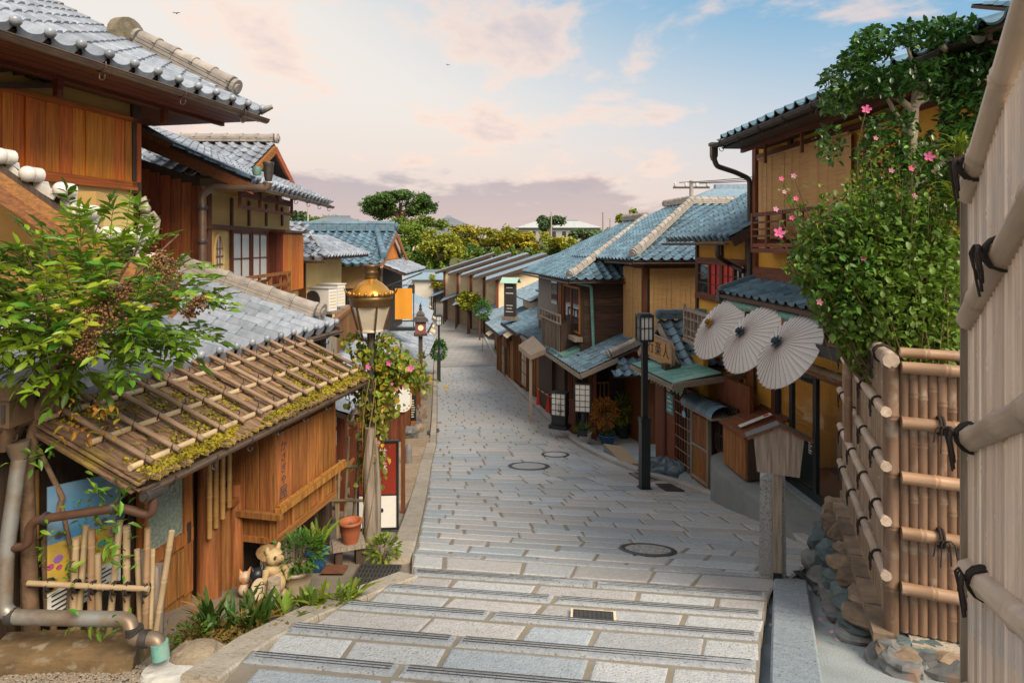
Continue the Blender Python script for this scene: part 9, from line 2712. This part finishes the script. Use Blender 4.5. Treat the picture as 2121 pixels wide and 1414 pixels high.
for px_, py_, r_, lbl in ((1073, 772, .35, 'small yellow-green shrub at the kerb left of the beige awning post'), (1128, 818, .38, 'thin green shrub in a grey pot behind the traffic cones')):
 g = G(px_, py_); T = Thing('small_shrub', lbl, 'shrub', g, 0, world=True); stems_(T, g, .2, .6, 8); leafy(T, g + Vector((0, 0, .45)), (r_, r_ * .8, r_), 260, leaf_mesh('leaf', .12, .06, LG_V), 0)
for px_, py_, Y_, r_, lbl, m_ in ((908, 725, 33, .55, 'round green shrub behind the slim lamp post at the left street edge', LG_B), (1000, 640, 44, .8, 'dark green creeper on a shop front far down on the right', LG_B)):
 c = PX(px_, py_, Y_); T = Thing('round_shrub', lbl, 'shrub', (c.x, c.y, gz(c.x, c.y)), 0, world=True); leafy(T, c, (r_ * .8, r_ * .8, r_), 700, leaf_mesh('leaf', .14, .10, m_), 0); stems_(T, (c.x, c.y, gz(c.x, c.y)), .1, c.z - gz(c.x, c.y), 5)

# ================================================================== trees on the rise beyond the street
TG = [leafmat('tree_leaf_%s' % n_, a, b, .25, .6, .12, .015, .35) for n_, a, b in (('deep', (.12, .22, .045), (.04, .10, .02)), ('mid', (.23, .33, .035), (.09, .17, .022)), ('yellow', (.42, .42, .035), (.20, .25, .025)), ('gold', (.46, .40, .03), (.20, .25, .025)), ('grey', (.15, .23, .09), (.06, .12, .04)))]


def i_big(px): return 840 < px < 1230 or px > 1290


def far_tree(px, py_top, py_bot, Y, w_px, m, label, lobes=7, dens=1.0, trunk=.0, leaf=.42, seed=0, group='trees on the rise beyond the street', name='tree', tall=False):
 rr = np.random.RandomState(seed + 400); c = PX(px,(py_top + py_bot) / 2,Y)
 if i_big(px): w_px *= 1.3; py_top -= 7
 W = w_px / F * Y / 2; Hh = (py_bot - py_top) / F * Y / 2
 zg_ = (gz(max(-16,min(16,c.x)),Y) - .25 + hill(c.x,Y)); zb_ = min(c.z - Hh * .9 - trunk,zg_ if trunk == 0 else c.z - Hh - trunk)
 zb_ = zg_ - .1
 T = Thing(name, label, 'tree', (c.x, Y, zb_), 0, group, world=True)
 blobs = []
 for k in range(lobes):
  a = rr.uniform(0,2 * pi); v_ = rr.uniform(-.75, .8); r0 = sqrt(max(0,1 - v_ * v_)) * (1 - .35 * (v_ > .5) * (1 if tall else .3))
  blobs.append(([c.x + W * .62 * r0 * cos(a),Y + W * .62 * r0 * sin(a),c.z + Hh * .68 * v_],[W * rr.uniform(.22, .44),W * rr.uniform(.22, .44),Hh * rr.uniform(.18, .36)]))
 mb = T.mb(); root_ = Vector((c.x,Y,zb_)); fork = Vector((c.x + rr.uniform(-.1, .1) * W,Y,max(zb_ + .8,c.z - Hh * .75)))
 tr_ = max(.10,W * .05)
 mb.tube([root_,fork],[tr_ * 1.2,tr_],8)
 for bc,br_ in blobs[:10]:
  e_ = Vector(bc); m_ = fork.lerp(e_, .55) + Vector((0,0, .12 * Hh)); mb.tube([fork,m_,e_],[tr_ * .6,tr_ * .4,tr_ * .12],6)
 T.p('trunk', mb, BARK)
 n = int(1100 * dens * lobes * .34)
 C_ = blob_points(n,blobs,rr, .30); C_ += rr.normal(size=C_.shape) * leaf * .45
 keep = np.array([noise.noise(Vector(p) * (1.1 / max(1.0,W * .28))) > -.14 for p in C_]); C_ = C_[keep] - np.array(T.off)
 T_ = ob('crown', leaf_cloud('crown', C_, leaf, m, seed, 1.4, .3), T.root)
 return T


TL = [(825, 388, 462, 132, 165, 0, 'great spreading evergreen rising highest over the far trees', 30, 2.2, .36), (868, 430, 505, 112, 100, 1, 'broad mid-green tree right below the great evergreen', 12, 1.0, .42),
 (915, 468, 556, 88, 78, 2, 'layered yellow-green maple before the hedge at the street end', 14, 1.2, .28), (643, 440, 478, 118, 90, 1, 'low rounded tree left over the annex roof', 9, 1.0, .4),
 (697, 444, 482, 96, 52, 1, 'small tree before the wide villa roof', 8, 1.0, .3), (612, 432, 470, 96, 44, 4, 'grey-green tree at the gable of the shoji house', 8, 1.0, .35),
 (790, 470, 520, 104, 80, 0, 'dark tree under the left side of the great evergreen', 9, 1.0, .35), (850, 460, 520, 100, 60, 1, 'upright tree before the cream house at the street end', 9, 1.0, .32),
 (966, 458, 520, 108, 66, 3, 'first golden maple right of the layered yellow-green maple', 10, 1.0, .34), (1000, 466, 520, 114, 56, 2, 'yellow-green tree between two golden maples', 9, 1.0, .34),
 (1036, 468, 522, 106, 66, 3, 'second golden maple, over the roofs of the stepped row', 11, 1.0, .34), (1078, 476, 522, 110, 60, 2, 'yellow-green tree right of the second golden maple', 9, 1.0, .34),
 (1110, 474, 524, 104, 64, 3, 'third golden maple left of the grey hall', 10, 1.0, .34), (1152, 478, 524, 100, 62, 3, 'fourth golden maple, before the grey hall', 10, 1.0, .34),
 (1141, 438, 482, 150, 46, 4, 'grey-green conifer standing before the grey hall roof', 9, 1.1, .45), (1216, 470, 512, 112, 66, 4, 'round grey-green tree right of the grey hall', 10, 1.0, .38),
 (1262, 466, 508, 118, 70, 1, 'mid-green tree by the plain poles', 9, 1.0, .38), (1302, 436, 470, 92, 44, 2, 'small cloud-pruned pine top above the dark house roof', 5, 1.1, .3),
 (1300, 466, 510, 96, 70, 1, 'leafy tree behind the far gable of the dark house', 9, 1.0, .34), (1338, 455, 500, 100, 60, 2, 'yellowish tree at the ridge of the dark house', 8, 1.0, .34),
 (1185, 488, 528, 96, 52, 2, 'low yellow-green tree under the grey hall', 8, 1.0, .3), (904, 562, 604, 78, 40, 2, 'small yellow-green tree before the white-walled house', 9, 1.0, .24),
 (735, 455, 480, 108, 40, 0, 'small dark tree right of the wide villa', 6, 1.0, .34)]
for i,(px_,t_,b_,Y_,w_,mi,lbl,lob,dn,lf) in enumerate(TL): far_tree(px_,t_,b_,Y_,w_,TG[mi],lbl,lob,dn,0,lf,i)
far_tree(972, 598, 650, 56, 36, TG[3], 'slender golden street tree before the stepped cream row', 9, .8, 0, .2, 60, None, 'street_tree')
# hedges and undergrowth
for k, (x0_, x1_, t_, b_, Y_, m_, lbl) in enumerate(((830, 1000, 506, 538, 96, TG[0], 'clipped dark hedge below the cream house at the street end'), (820, 930, 522, 560, 90, TG[1], 'bushy green hedge left of the layered maple'), (960, 1130, 512, 540, 92, TG[1], 'long hedge under the golden maples'), (1120, 1350, 506, 540, 100, TG[1], 'hedge mass behind the right-hand roofs'), (600, 830, 478, 520, 104, TG[1], 'hedge mass behind the tan house roof'), (815, 960, 545, 600, 86, TG[1], 'shrubs on the bank above the white-walled house'))):
 A_,B_ = PX(x0_,(t_ + b_) / 2,Y_),PX(x1_,(t_ + b_) / 2,Y_); H2 = (b_ - t_) / F * Y_ / 2
 T = Thing('hedge', lbl, 'hedge', (A_.x, Y_, A_.z - H2), 0, world=True)
 n = int((B_.x - A_.x) * 300); rr = np.random.RandomState(k)
 t = rr.uniform(0,1,n); lump = .75 + .25 * np.sin(t * 31 + k) + .15 * np.sin(t * 77)
 C_ = np.stack([A_.x + (B_.x - A_.x) * t,Y_ + rr.normal(0, .8,n),A_.z - H2 + 2 * H2 * lump * rr.uniform(.05,1,n) ** .6],1) - np.array(T.off)
 o = ob('foliage', leaf_cloud('foliage', C_, .34, m_, k, 1.3), T.root); o['kind'] = 'stuff'
bpy.context.view_layer.update()
